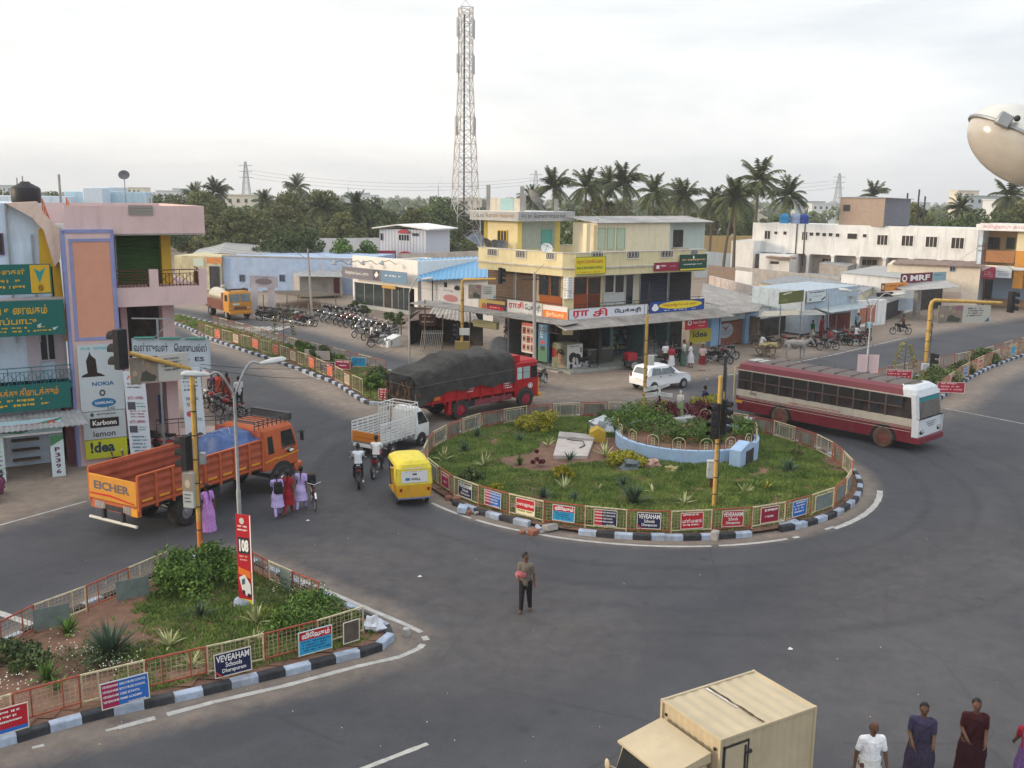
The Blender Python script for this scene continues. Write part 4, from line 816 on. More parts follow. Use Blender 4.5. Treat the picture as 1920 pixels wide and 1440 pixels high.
fsign(r2,1514,544,1549,566,-.4,"shop_sign","white sign with a dark frame and a small tool picture on the pale blue shop",sgn("c4cccc"),[('l',.08,.65,.92,.88,1,BK_),('l',.3,.4,.8,.52,1,BK_),('p',[(.72,.15),(.95,.4),(.98,.3),(.8,.08)],BK_),('p',[(.1,.15),(.16,.4),(.22,.2)],BK_)],border=sgn("5a5a5a"))
fsign(r2,1461,546,1507,568,-.2,"shop_sign","olive green advert board with a small pale leaf, left of the framed white sign",sgn("5c6232"),[('p',[(.12,.8),(.2,.88),(.5,.95),(.48,.85),(.2,.75)],sgn("c8ccb0")),('l',.06,.1,.4,.4,3,sgn("98a060"))])
def roofq(label,name,pts,m,cat="roof",th=.06,walls=None,wm=None,group=None,corr=.02):
 """A shed: sheet roof through four measured corners on plain walls to the ground."""
 P=[D(*p)for p in pts];t=thing(name,label,cat,(P[0].x,P[0].y,0),group=group);mb=MB(m);sheet(mb,P[0],P[1],P[2],P[3],m,th=th,wave=corr,pitch=.4);mb.build("roof",t,world=True)
 mb=MB(wm or M_white);cen=sum((Vector((p.x,p.y,0))for p in P),Vector())/4;Q=[p+(Vector((cen.x,cen.y,0))-Vector((p.x,p.y,0)))*.03 for p in P]
 for i in range(4):
  a,b=Q[i],Q[(i+1)%4];mb.add([(a.x,a.y,0),(b.x,b.y,0),(b.x,b.y,b.z-.04),(a.x,a.y,a.z-.04)],[(0,1,2,3)])
 mb.build("wall",t,world=True);return t
roofq("long low shed with wide grey ribbed roof behind the pale blue shop","shed",[(1419,528,88),(1600,556,84),(1668,524,112),(1509,511,118)],M_tin,"shed",wm=M_cream,corr=.04)
roofq("flat roofed white shed right of the ribbed roof","shed",[(1575,510,100),(1700,522,96),(1775,508,108),(1640,498,116)],mat("pale_roof",(.38,.39,.39),rough=.9,streak=.6),"shed",wm=M_white)
roofq("small lean to roof against the long white building","shed",[(1536,493,122),(1590,500,119),(1612,492,124),(1556,487,128)],M_tin,"shed",wm=M_conc)
roofq("grey tin roof behind the phone shop sign","shed",[(1592,577,86),(1650,573,88),(1700,556,98),(1600,552,96)],M_tin,"shed",wm=M_dark)
roofq("pale flat roof beside the yellow building","shed",[(1314,565,78),(1365,575,77),(1480,575,84),(1318,530,96)],M_asb,"shed",wm=M_white)
def wall_(label,x0,x1,y0,y1,dep0,dep1,m,name="boundary_wall",th=.3,zb=0):
 a,b=D(x0,y0,dep0),D(x1,y1,dep1);d=Vector((b.x-a.x,b.y-a.y,0)).normalized();nn=Vector((-d.y,d.x,0))*th;mb=MB(m)
 mb.add([(a.x,a.y,zb),(b.x,b.y,zb),(b.x,b.y,b.z),(a.x,a.y,a.z)]+[tuple(Vector(p)+nn)for p in((a.x,a.y,zb),(b.x,b.y,zb),(b.x,b.y,b.z),(a.x,a.y,a.z))],[(0,1,2,3),(5,4,7,6),(3,2,6,7),(0,3,7,4),(1,5,6,2)])
 o=mb.build(name,origin=(a.x,a.y,0));return tag(o,label,"wall")
wall_("weathered pink white wall running back behind the olive board",1330,1520,517,562,104,84,mat("stained_lime_wall",(.48,.42,.40),streak=.75,scol=(.22,.17,.15),var=.2))
wall_("brown mud brick wall left of the long white building",1327,1380,497,503,118,114,mat("mud_brick",(.2,.15,.12),var=.3,scale=5));wall_("grey block wall below the long white building",1380,1575,500,520,113,104,M_conc)
wall_("low lime washed wall piece standing before the grey block wall",1379,1410,507,511,106,105,M_white)
LW=Fac(V2(D(1412,420,130)),V2(D(1835,428,115)))
lw=thing("long_building","long white two storey building with a row of small windows","building",(*LW.A,0))
zl0=LW.uz(1600,480)[1];zl1=LW.uz(1600,424)[1];mb=MB(M_white);mb.M=LW.M(0);mb.box(0,LW.len,0,10,zl0,zl1);mb.box(.0,LW.len,.0,.2,zl1,zl1+.12);mb.build("upper_storey",lw,world=True)
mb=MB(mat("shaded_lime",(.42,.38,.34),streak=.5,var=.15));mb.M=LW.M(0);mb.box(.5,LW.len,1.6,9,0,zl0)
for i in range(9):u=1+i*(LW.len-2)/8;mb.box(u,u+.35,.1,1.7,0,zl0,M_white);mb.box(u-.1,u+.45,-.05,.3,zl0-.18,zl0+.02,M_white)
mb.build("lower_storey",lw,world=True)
for x0,y0,x1_,y1,b in((1434,433,1444,448,1),(1452,434,1458,439,0),(1469,434,1475,440,0),(1504,435,1514,450,2),(1518,436,1525,442,0),(1530,436,1537,442,0),(1542,437,1549,443,0),(1554,437,1561,443,0),(1567,438,1574,444,0),(1589,438,1607,448,0),(1618,439,1625,445,0),(1645,441,1664,459,2),(1691,442,1712,461,2),(1736,444,1757,463,2),(1784,446,1807,466,2)):
 win(lw,LW,x0,y0,x1_,y1,.01,b,paint("dcdcd8"),mat("brown_window_dark",(.035,.025,.022),rough=.4),fw=.1 if b else.05)
for x0,y0,x1_,y1 in((1542,485,1560,492),(1660,492,1682,498),(1615,487,1645,497)):win(lw,LW,x0,y0,x1_,y1,-1.55,2,paint("a89a88"),M_inner)
mb=MB(M_dark);
for x in(1493,1508):u=LW.uz(x,440)[0];mb.M=LW.M(0);mb.box(u,u+.1,-.12,0,zl0-1.5,zl1+.1)
mb.build("drainpipe",lw,world=True)
lf=thing("annex_building","small white annex at the left end of the long white building","building",(*V2(D(1372,455,128)),0));f_=Fac(V2(D(1370,455,128)),V2(D(1480,455,124)))
mb=MB(M_white);slab(mb,f_,1370,452,1412,505,0,8,None);slab(mb,f_,1416,478,1480,512,.5,5,M_white);mb.build("wall",lf,world=True)
for q_ in((1416,476,1423,503),(1444,490,1460,495)):mb=MB(M_inner);slab(mb,f_,*q_,.53,.05,None);mb.build("opening",lf,world=True)
mb=MB(M_rust);slab(mb,f_,1436,482,1488,485,1.6,1.2,None);mb.build("canopy",lf,world=True)
br=thing("brick_room","unplastered brick and block room on the roof of the long white building","building",(*V2(D(1640,400,122)),zl1));fb=Fac(V2(D(1574,400,125)),V2(D(1658,400,120.5)));fb2=Fac(V2(D(1658,400,120.5)),V2(D(1706,400,125)))
M_brk=bpy.data.materials.new("brown_brick");M_brk.use_nodes=True;n_=M_brk.node_tree.nodes;tb=n_.new("ShaderNodeTexBrick");tb.inputs['Scale'].default_value=3.2;tb.inputs['Color1'].default_value=(.22,.14,.10,1);tb.inputs['Color2'].default_value=(.28,.19,.14,1);tb.inputs['Mortar'].default_value=(.33,.29,.26,1)
mq=n_.new("ShaderNodeMapping");mq.inputs['Rotation'].default_value=(pi/2,0,0);tcq=n_.new("ShaderNodeTexCoord");M_brk.node_tree.links.new(tcq.outputs['Object'],mq.inputs[0]);M_brk.node_tree.links.new(mq.outputs[0],tb.inputs[0]);M_brk.node_tree.links.new(tb.outputs[0],n_["Principled BSDF"].inputs['Base Color'])
M_blk=mat("grey_block_wall",(.15,.15,.17),rough=.95,var=.3,scale=6)
za=zl1+.02;zb_=fb.uz(1600,371)[1];A_,B_,C_=fb.A,fb2 .A,V2(fb2 .pt(fb2 .len,0));D_=A_+C_-B_
mb=MB(M_brk);mb.add([(A_.x,A_.y,za),(B_.x,B_.y,za),(B_.x,B_.y,zb_),(A_.x,A_.y,zb_)],[(0,1,2,3)]);mb.add([(A_.x,A_.y,za),(D_.x,D_.y,za),(D_.x,D_.y,zb_),(A_.x,A_.y,zb_)],[(0,1,2,3)]);mb.build("brick_wall",br,world=True)
mb=MB(M_blk);mb.add([(B_.x,B_.y,za),(C_.x,C_.y,za),(C_.x,C_.y,zb_-.1),(B_.x,B_.y,zb_)],[(0,1,2,3)]);mb.add([(C_.x,C_.y,za),(D_.x,D_.y,za),(D_.x,D_.y,zb_),(C_.x,C_.y,zb_)],[(0,1,2,3)]);mb.build("block_wall",br,world=True)
mb=MB(M_tin);sheet(mb,(A_.x-.3,A_.y,zb_+.05),(B_.x,B_.y-.3,zb_+.05),(C_.x+.4,C_.y,zb_-.05),(D_.x,D_.y,zb_+.2),M_tin);mb.build("roof",br,world=True)
mb=MB(M_inner);slab(mb,fb,1581,384,1594,396,.02,.03,None);mb.build("window",br,world=True)
for px,c_,lb in((1477,"2f7fb0","light blue water tank on the left of the long roof"),(1498,"8a96b4","pale water tank between the two blue ones"),(1514,"23408a","dark blue water tank on the long roof")):
 q=D(px,414,129);t=MB(paint(c_));r_=.62;t.lathe([(r_*.96,0),(r_,.1),(r_,.5),(r_*.94,.55),(r_,.6),(r_,1.0),(r_*.85,1.15),(r_*.35,1.3),(r_*.3,1.4),(0,1.4)],n=20);o=t.build("water_tank");o.location=(q.x,q.y+1.6,zl1-.02);tag(o,lb,"tank","plastic water tanks on the rooftops")
CH_=Fac(V2(D(1700,540,103)),V2(D(1843,540,100)));ch_=thing("cream_house","plain cream house behind the tyre shop with a small grey window","building",(*CH_.A,0))
mb=MB(mat("cream_house_wall",(.66,.58,.47),streak=.3,scol=(.35,.28,.2),var=.07));mb.M=CH_.M(0);mb.box(CH_.uz(1660,540)[0],CH_.uz(1835,540)[0],0,8,0,CH_.uz(1760,499)[1]);mb.build("wall",ch_,world=True)
mb=MB(M_rust);mb.M=CH_.M(0);zz=CH_.uz(1760,499)[1];mb.box(CH_.uz(1670,540)[0],CH_.uz(1838,540)[0],-.3,8.2,zz,zz+.15);mb.build("roof",ch_,world=True)
win(ch_,CH_,1782,497,1790,508,.02,1,paint("8890a8"));mb=MB(paint("b89a90"));
for i in range(12):slab(mb,CH_,1768+i*2.9,547,1769+i*2.9,562,.4,.04,None)
slab(mb,CH_,1767,548,1802,549,.42,.05,None);mb.build("gate",ch_,world=True)
TY=Fac(V2(G(1640,600)),V2(G(1800,585)));ty=thing("tyre_shop","open tyre shop with a dark interior and a wide grey awning","shop",(*TY.A,0))
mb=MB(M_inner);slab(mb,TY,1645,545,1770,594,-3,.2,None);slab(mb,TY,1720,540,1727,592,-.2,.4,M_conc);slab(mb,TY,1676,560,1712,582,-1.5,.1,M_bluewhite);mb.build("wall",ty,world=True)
mb=MB();sheet(mb,D(1700,545,TY.A.y-1),D(1802,538,TY.A.y-1.5),D(1775,526,TY.A.y+4),D(1655,532,TY.A.y+4),M_tin,wave=.02);mb.build("awning",ty,world=True)
fsign(TY,1689,512,1748,530,-.3,"shop_sign","dark red tyre brand sign with large white letters",sgn("6e2238"),[('o',.12,.5,.08,.35,.55,W_),('t',"MRF",.3,.2,.92,.8,W_,.035)],border=sgn("4a2028"))
fsign(TY,1749,510,1774,526,-.3,"shop_sign","pale blue end panel right of the dark red tyre sign",sgn("8aa8b0"),[('l',.1,.4,.9,.75,1,sgn("3a6a8a"))])
fsign(TY,1652,530,1701,545,.2,"shop_sign","orange strip sign with a portrait at its left end",sgn("d88a3c"),[('r',0,0,.14,1,sgn("3a3a44")),('e',.07,.5,.05,.3,sgn("c8b8a0")),('l',.2,.3,.95,.7,1,sgn("7a4a2a"))])
gw=Fac(V2(G(1608,614)),V2(G(1662,607)));gw_=thing("gate_wall","low white gate wall with a patch of bare red brick and an end post","wall",(*gw.A,0))
mb=MB(M_white);slab(mb,gw,1608,563,1645,612,0,.3,None);slab(mb,gw,1645,563,1661,611,.1,.5,None);mb.build("wall",gw_,world=True);mb=MB(paint("a86a54",var=.3,scale=14));slab(mb,gw,1612,573,1641,606,.02,.03,None);mb.build("brick_patch",gw_,world=True)
BB=Fac(V2(D(1830,500,104)),V2(D(1990,500,99)));bb=thing("balcony_building","cream and orange building with a deep balcony at the right edge","building",(*BB.A,0))
mb=MB(M_cream);slab(mb,BB,1830,422,1990,433,1.2,8,M_white);zc1=BB.uz(1900,434)[1];mb.M=BB.M(0);mb.box(0,BB.len,2.4,9,0,zc1,paint("b89a78"));mb.box(0,.4,0,9,0,zc1,M_bluewhite)
u=BB.uz(1905,480)[0];mb.box(u,u+.9,-.2,.7,BB.uz(1905,500)[1]-2.2,BB.uz(1905,470)[1],paint("c88a3a"));mb.box(u,u+.9,-.2,.7,BB.uz(1905,470)[1],zc1,M_cream);mb.box(u+4,BB.len,-.2,4,0,zc1,paint("c8a060"));zs=BB.uz(1880,500)[1];mb.box(0,BB.len,-.3,2.5,zs-.3,zs,M_white);mb.box(0,BB.len,-.2,0,zs,zs+.1,M_cream);mb.build("wall",bb,world=True)
win(bb,BB,1853,446,1874,466,-2.35,1,paint("5a4a3a"));win(bb,BB,1888,446,1902,466,-2.35,0,paint("3a5a3a"),name="door");mb=MB(M_rust);slab(mb,BB,1845,470,1902,492,-.1,.05,paint("a07048"));mb.build("balcony_screen",bb,world=True)
mb=MB(M_bluewhite);slab(mb,BB,1820,522,1990,562,-2.0,.3,paint("8ea0b8"));slab(mb,BB,1828,524,1840,555,-1.9,.1,M_inner);slab(mb,BB,1846,524,1860,560,-1.9,.1,M_inner);mb.build("shop_wall",bb,world=True)
sign("roof_lettering","pink lettering on the cream roof band of the balcony building","lettering",BB.pt(.3,BB.uz(1870,433)[1]+.05,1.22),(*BB.u,0),(0,0,1),6.5,.75,M_white,[('t',"தமிழ்நாடு காம்ப்ளக்ஸ்",.05,.2,.95,.8,sgn("c8788a"))],thick=.003)
fsign(BB,1840,500,1866,523,1.4,"shop_sign","crimson half of the double shop sign under the balcony",sgn("96324a"),[('p',[(0,.95),(.7,1),(0,.6)],sgn("c8c0c0")),('l',.1,.1,.9,.6,3,sgn("d8a8b0"))])
fsign(BB,1867,499,1897,521,1.4,"shop_sign","white half of the double shop sign under the balcony",sgn("b8bcc4"),[('l',.08,.1,.9,.55,3,sgn("5a5a6a"))])
SA,SB=V2(D(661,500,96.5)),V2(D(783,500,89.5));SF=Fac(SA,SB);sr=thing("showroom","white motorcycle showroom with a glazed front and a tall parapet","shop",(*SB,0))
zs0,zs1=SF.uz(720,535)[1],SF.uz(720,484)[1];mb=MB(mat("showroom_white",(.80,.76,.71),var=.04,streak=.1));mb.M=SF.M(0);mb.box(0,SF.len,0,.35,zs0,zs1);mb.box(SF.len-.5,SF.len,0,1,0,zs0);mb.box(0,.25,0,.6,0,zs0);mb.box(SF.len-.3,SF.len,.35,9,0,zs1-.02);mb.box(0,.3,.35,9,0,zs1-.5);mb.box(.3,SF.len-.3,8.7,9,0,zs1-.5);mb.box(.3,SF.len-.3,.35,8.7,zs1-.9,zs1-.7,M_conc);mb.box(0,SF.len,-.0,8.7,0,.35,paint("b8b8b4"));mb.build("wall",sr,world=True)
for x0,x1_ in((667,719),(737,768)):win(sr,SF,x0,529,x1_,585,-.15,2,M_steel,mat("showroom_glass",(.035,.05,.055),rough=.06,spec=.6,var=.3),fw=.04)
win(sr,SF,721,533,735,587,-.15,0,M_steel,M_inner,name="door");mb=MB(paint("c8a050"));slab(mb,SF,716,535,741,541,.2,.1,None);mb.build("door_sign",sr,world=True)
fsign(SF,642,505,763,527,1.2,"shop_sign","long grey and blue showroom sign carried on brackets, with small spot lamps",sgn("6f6c74"),[('r',.62,0,1,1,sgn("6484a0")),('t',"ெசந்தில் ேமாட்டார்ஸ்",.05,.3,.42,.66,W_),('r',.49,.08,.59,.95,sgn("4a4a54")),('p',[(.51,.5),(.55,.85),(.58,.55),(.54,.3)],W_),('l',.66,.35,.95,.65,1,W_)],border=sgn("8a8a90"))
for i,x in enumerate((652,682,706,742)):
 t=thing("spot_lamp",f"{['first', 'second', 'third', 'fourth'][i]} spot lamp from the left above the showroom sign","lamp",SF.pt(SF.uz(x,500)[0],SF.uz(x,496)[1],0),group="spot lamps over the showroom sign");mb=MB(M_dark);n3=Vector((*SF.n,0));mb.tube([(0,0,0),n3*.7+Vector((0,0,.4)),n3*1.5+Vector((0,0,.3))],.03,n=5);mb.build("arm",t);mb=MB(M_steel);c_=n3*1.6+Vector((0,0,.25));mb.lathe([(.08,.2),(.12,.1),(.26,-.15),(.27,-.18)],o=c_,ax=n3*-.3+Vector((0,0,1)),n=12);mb.build("lamp_head",t)
br_=thing("blue_roof_building","white building with a bright blue corrugated roof left of the yellow corner","building",(*V2(D(840,560,88)),0))
M_bl=mat("blue_roof_sheet",(.09,.30,.52),rough=.45,var=.1,scale=1.5,streak=.12,scol=(.2,.25,.3));mb=MB(M_bl)
sheet(mb,D(783,526,87),D(925,519,84),D(925,480,97),D(783,485,99),M_bl,wave=.05,pitch=.42,th=.05);mb.build("roof",br_,world=True)
mb=MB(mat("showroom_side",(.66,.64,.63),var=.05,streak=.25));a,b=D(790,530,88),D(925,523,85);mb.add([(a.x,a.y,0),(b.x,b.y,0),(b.x,b.y,b.z+.3),(a.x,a.y,a.z+.3)],[(0,1,2,3)]);mb.build("wall",br_,world=True)
mb=MB(M_dark);
for x in(811,824,868):p,q=D(x,530,87.4),D(x,585,87.4);mb.beam((p.x,p.y-.1,0),(p.x,p.y-.1,p.z+.2),.09,.09)
p,q=D(833,529,87.3),D(856,538,87.3);mb.box(p.x,q.x,86.9,87.1,q.z,p.z,M_inner);mb.build("drainpipe",br_,world=True)
t=MB(paint("d0d0cc"));q=D(859,541,86.5);t.box(-.45,.45,-.15,.15,0,.65,c=.03);t.lathe([(.24,0),(.24,.02),(.05,.03)],M_dark,o=(-.08,-.15,.33),ax=(0,-1,0));o=t.build("air_conditioner");o.location=(q.x,q.y,q.z-.3);tag(o,"white air conditioner unit on the wall under the blue roof","air conditioner")
stl=thing("market_stall","ramshackle tin roofed stall with leaning poles between showroom and bakery","stall",(*V2(G(820,640)),0))
mb=MB(M_rust);sheet(mb,D(752,603,71.5),D(800,598,71),D(835,566,77),D(790,575,77),M_rust,wave=.03);sheet(mb,D(800,592,72.5),D(900,607,67.5),D(885,575,74),D(822,563,77),M_asb,wave=.04,pitch=.5);mb.build("roof",stl,world=True)
mb=MB(M_inner);a,b=D(770,600,76),D(905,600,72);mb.beam((a.x,a.y,1.2),(b.x,b.y,1.2),.1,2.4);a2=D(768,600,72);mb.beam((a2 .x,a2 .y,1.1),(a.x+1,a.y,1.1),.1,2.2);mb.build("back_wall",stl,world=True)
for x,y,yt in((752,628,600),(770,640,600),(796,655,562),(829,655,590),(880,662,575)):mb=MB(M_wood);p=G(x,y);mb.tube([p,(p.x+.05,p.y,HT(x,yt,p))],.05,n=6);mb.build("post",stl,world=True)
t=MB(M_steel);p0=G(800,662);
for i in range(12):t.tube([(i*.13-.5,0,.05),(i*.13-.3,.12,1.6)],.02,n=5)
t.beam((-.55,0,.2),(1.0,0,.2),.05,.05);t.beam((-.35,.1,1.4),(1.2,.1,1.4),.05,.05);o=t.build("metal_grille");o.location=(p0 .x,p0 .y,0);tag(o,"loose steel grille leaning against the tin roofed stall","grille")
q=D(810,600,71);sign("shop_sign","dark maroon board with pale lines above the leaning grille","sign",(q.x-.95,q.y,q.z-.4),(1,-.1,0),(0,0,1),1.25,.85,sgn("3a2426"),[('l',.1,.6,.9,.85,1,sgn("a89a94")),('l',.05,.12,.92,.38,1,sgn("a89a94"))],border=sgn("4a2e30"))
q=D(825,562,77);sign("shop_sign","white board with a pink oval fixed over the tin roof","sign",(q.x+.1,q.y-1.5,q.z+.1),(1,-.25,-.12),(0,0,1),1.6,1.0,sgn("c8c4c4"),[('e',.55,.3,.38,.28,sgn("b88080")),('l',.1,.7,.9,.9,1,sgn("8a6a6a"))])
t=MB(mat("steel_drum",(.28,.28,.29),rough=.5,metal=.4));t.lathe([(.62,-.25),(.66,-.2),(.66,.2),(.62,.25),(.2,.27),(0,.27)],n=24,ax=(.2,-1,.15),o=(0,0,.72));t.lathe([(.5,.28),(.5,.3),(.44,.3)],n=24,ax=(.2,-1,.15),o=(0,0,.72));o=t.build("steel_drum");q=KL.pt(2.0,.12,-.2);o.location=q;tag(o,"large round steel drum lying on its side at the repair shop","drum")
BW=Fac(V2(D(385,500,112)),V2(D(672,500,108)));bw=thing("blue_wall_building","long low building with a flaking light blue brick wall","building",(*BW.A,0))
M_bw=mat("flaking_blue_wash",(.33,.43,.60),rough=.9,var=.15,scale=1.5,streak=.75,scol=(.45,.43,.44));zz=BW.uz(520,483)[1];mb=MB(M_bw);mb.M=BW.M(0);mb.box(BW.uz(418,500)[0],BW.len,0,12,0,zz);mb.box(BW.uz(418,500)[0]-.1,BW.len,-.05,.35,zz,zz+.12,M_conc);mb.build("wall",bw,world=True)
for x in(454,529):win(bw,BW,x-4,516,x+4,527,.02,2,paint("5a6a84"),M_inner)
wb=thing("painted_shed","yellow ochre painted end shed with a blue door and faded murals","building",(*BW.pt(BW.uz(400,500)[0],0).xy,0));mb=MB(mat("ochre_mural_wall",(.55,.48,.30),var=.25,scale=1.2,streak=.4));mb.M=BW.M(0);mb.box(BW.uz(330,500)[0],BW.uz(417,500)[0],-.3,8,0,zz-.05);mb.build("wall",wb,world=True)
win(wb,BW,394,500,412,545,.33,0,paint("4a6a9a"),M_inner,name="door");mb=MB(paint("bcc8bc"));slab(mb,BW,363,485,382,499,.36,.05,None);slab(mb,BW,387,483,416,494,.34,.03,paint("c8824a",var=.4,scale=8));mb.build("mural",wb,world=True)
roofq("white gabled shed behind the blue wall, left slope","shed",[(362,474,122),(409,474,116),(430,447,140),(380,462,140)],paint("a8a8a4",streak=.4),"shed",wm=M_bluewhite)
roofq("white gabled shed behind the blue wall, right slope","shed",[(409,474,116),(505,479,114),(502,458,138),(430,447,140)],paint("9a9a98",streak=.4),"shed",wm=M_bluewhite)
gc=Fac(V2(G(563,560)),V2(G(640,558)));gh=thing("cement_hut","small grey cement hut with a dark red door before the blue wall","building",(*gc.A,0));mb=MB(M_conc);slab(mb,gc,562,517,642,556,0,4,None);mb.build("wall",gh,world=True);mb=MB(M_tin);sheet(mb,D(556,518,gc.A.y-.8),D(642,519,gc.A.y-.8),D(638,506,gc.A.y+5),D(560,508,gc.A.y+5),M_tin);mb.build("roof",gh,world=True)
win(gh,gc,627,522,636,550,.02,0,paint("5a2028"),paint("4a1820"),name="door",pane="leaf")
ls=thing("bike_shelter","low thatch and pole shelter over the parked motorcycles","shelter",(*V2(G(560,590)),0));M_th=mat("dry_thatch",(.17,.14,.11),rough=1,var=.4,scale=7,stretch=(1,1,.3),bump=.6)
mb=MB(M_th);sheet(mb,D(492,545,96),D(582,556,91),D(640,552,96),D(575,545,103),M_th,wave=.03,th=.08);mb.build("roof",ls,world=True)
for x,y in((495,590),(539,588),(560,590),(580,600),(630,585)):mb=MB(M_wood);p=G(x,y+6);mb.tube([p,(p.x,p.y,2.05)],.045,n=6);mb.build("post",ls,world=True)
a,b=G(479,592),G(510,588);bg_=thing("banner_gate","white cloth banner gate with printed pillars beside the tanker lorry","gate",a);mb=MB(paint("c0b8bc"))
for p in(a,b):mb=MB(paint("c0b8bc"));mb.box(p.x-.3,p.x+.3,p.y-.1,p.y+.1,0,HT(480,535,a));mb.build("pillar",bg_,world=True)
z0,z1=HT(480,538,a),HT(480,516,a);sign("banner",None,None,(a.x-.4,a.y-.12,z0),(b.x-a.x+.8,b.y-a.y,-.2),(0,0,1),(b-a).length+.8,z1-z0,sgn("c0b4b4"),[('e',.5,.5,.3,.28,sgn("8a7a7c")),('l',.1,.7,.9,.9,1,sgn("7a7a8a"))],parent=bg_)
WH=Fac(V2(D(712,450,127)),V2(D(799,450,124)));wh=thing("white_house","small white upper storey house with a red arched window hood","building",(*WH.A,0));zt_=WH.uz(755,430)[1];mb=MB(paint("c8ccd6",streak=.15));mb.M=WH.M(0);mb.box(0,WH.len,0,6,0,zt_);
for i in range(16):u=i*WH.len/15;mb.box(u-.03,u+.03,-.03,0,3,zt_,paint("9aa6bc"))
mb.build("wall",wh,world=True);mb=MB(M_white);mb.prism([WH.pt(-.7,zt_,.7),WH.pt(WH.len*.45,zt_+.5,.7),WH.pt(WH.len+.8,zt_,.7),WH.pt(WH.len+.8,zt_+.15,.7),WH.pt(WH.len*.45,zt_+.65,.7),WH.pt(-.7,zt_+.15,.7)],Vector((*WH.n,0))*-7.5);mb.build("roof",wh,world=True)
win(wh,WH,748,440,767,451,.02,3,paint("d8d8dc"));win(wh,WH,774,438,784,442,.02,1,paint("6a6a70"));win(wh,WH,714,438,718,450,.02,0,paint("9a9aa8"));u0,u1,z0,z1=WH.rect(747,430,768,437,.1);mb=MB(paint("a83a44"));mb.prism([WH.pt((u0+u1)/2+(u1-u0)/2*cos(t),z0+(z1-z0)*sin(t),.25)for t in[pi*i/10 for i in range(11)]],Vector((*WH.n,0))*-.24);mb.build("arched_hood",wh,world=True);mb=MB(paint("a83a44"));mb.prism([WH.pt(u0+(u1-u0)*(.5+.6*cos(t))+.2,WH.uz(757,478)[1]+(z1-z0)*sin(t),.25)for t in[pi*i/10 for i in range(11)]],Vector((*WH.n,0))*-.24);mb.build("arched_hood",wh,world=True)
wall_("low white compound wall left of the white house",592,712,447,446,132,130,paint("b4b8c0",streak=.4));wall_("red tiled ledge left of the white house",704,742,470,470,121,121,paint("9c3a44"));wall_("grey rubble wall right of the white house",745,905,476,470,118,116,M_conc);wall_("pale flat roofed store right of the white house",800,870,458,456,140,140,paint("98a4a8",streak=.3))
wall_("light blue house wall behind the tower legs",820,905,403,402,186,186,paint("8fa4c0",streak=.2),"far_house",6)
# ========== the pink building and the shops on the left
P0=V2(G(150,872));UD=Vector((.866,.5));FL=Fac(P0-UD*9,P0+UD*12)
pk=thing("pink_building","pink three storey shop building with a tall peach panelled pilaster","building",(*P0,0))
M_lil=mat("lilac_edge_paint",(.24,.27,.48),rough=.8,var=.1);M_pea=mat("peach_panel_paint",(.62,.30,.20),rough=.85,var=.05,bump=.3)
zp1=FL.uz(165,432,.25)[1];ua,ub=FL.uz(131,650,.25)[0],FL.uz(225,650,.25)[0];ZR1=FL.uz(300,386)[1];ZR0=FL.uz(300,438)[1];ue=FL.uz(383,410)[0];ZB1=FL.uz(300,538)[1];ZB0=FL.uz(300,573)[1]
uc0,uc1=FL.uz(303,480,-1.2)[0],FL.uz(321,480,-1.2)[0]
mb=MB(M_pink);mb.M=FL.M(0);mb.box(ua,ub,-.25,.6,0,zp1)
for a,b,c_,d in((ua-.02,ua+.1,0,zp1),(ub-.1,ub+.02,0,zp1),(ua,ub,zp1-.1,zp1+.03)):mb.box(a,b,-.28,.3,c_,d,M_lil)
mb.build("pilaster",pk,world=True)
u0,u1,z0,z1=FL.rect(141,453,211,632,.27);mb=MB(M_pea);mb.M=FL.M(0);mb.box(u0,u1,-.27,-.2,z0,z1)
for a,b,c_,d in((u0-.12,u0,z0-.12,z1+.12),(u1,u1+.12,z0-.12,z1+.12),(u0,u1,z1,z1+.12),(u0,u1,z0-.12,z0)):mb.box(a,b,-.29,-.2,c_,d,M_lil)
mb.build("peach_panel",pk,world=True)
mb=MB(M_pink);mb.M=FL.M(0);uL=FL.uz(120,410)[0]
mb.box(uL,ue,0,.18,ZR0,ZR1);mb.box(ue-.18,ue,.18,9,ZR0,ZR1);mb.box(uL,ue,8.8,9,ZR0,ZR1);mb.box(uL,ue-.18,.18,8.8,ZR0,ZR0+.18,M_conc);mb.box(uL,ue-.1,.02,8.9,ZR0-.06,ZR0-.004,M_conc);mb.build("roof_parapet",pk,world=True)
u0,u1,z0,z1=FL.rect(241,385,287,403,.02);mb=MB(paint("b8b0a8"));mb.M=FL.M(0);mb.box(u0,u1,-.02,.02,z0,z1,M_inner)
for j in range(3):
 z=z0+(z1-z0)*(j+.5)/3;n=9
 for i in range(n):
  u=u0+(u1-u0)*(i+.5)/n;r_=(u1-u0)/n*.45
  for k in range(6):t0,t1=k*pi/3,(k+1)*pi/3;mb.beam((u+r_*cos(t0),-.05,z+r_*sin(t0)),(u+r_*cos(t1),-.05,z+r_*sin(t1)),.025,.03)
mb.build("lattice",pk,world=True)
mb=MB(M_pink);mb.M=FL.M(0);uE=FL.uz(388,555)[0];mb.box(ub,uE,0,1.6,ZB0,ZB1);mb.box(ub,uE,1.6,9,ZB0+.1,ZB1-.1)
for x0,x1_ in((280,297),(373,388)):a,b=FL.uz(x0,520)[0],FL.uz(x1_,520)[0];mb.box(a,b,0,.18,ZB1,FL.uz(300,505)[1])
mb.build("balcony_slab",pk,world=True)
mb=MB(paint("5a2c20"));p=FL.pt(ub,0,-.1);q=FL.pt(uE-.2,0,-.1);railing(mb,p,q,ZB1,.68,None);p2=FL.pt(uE-.15,0,-1.5);railing(mb,q,p2,ZB1,.68,None);mb.build("balcony_railing",pk,world=True)
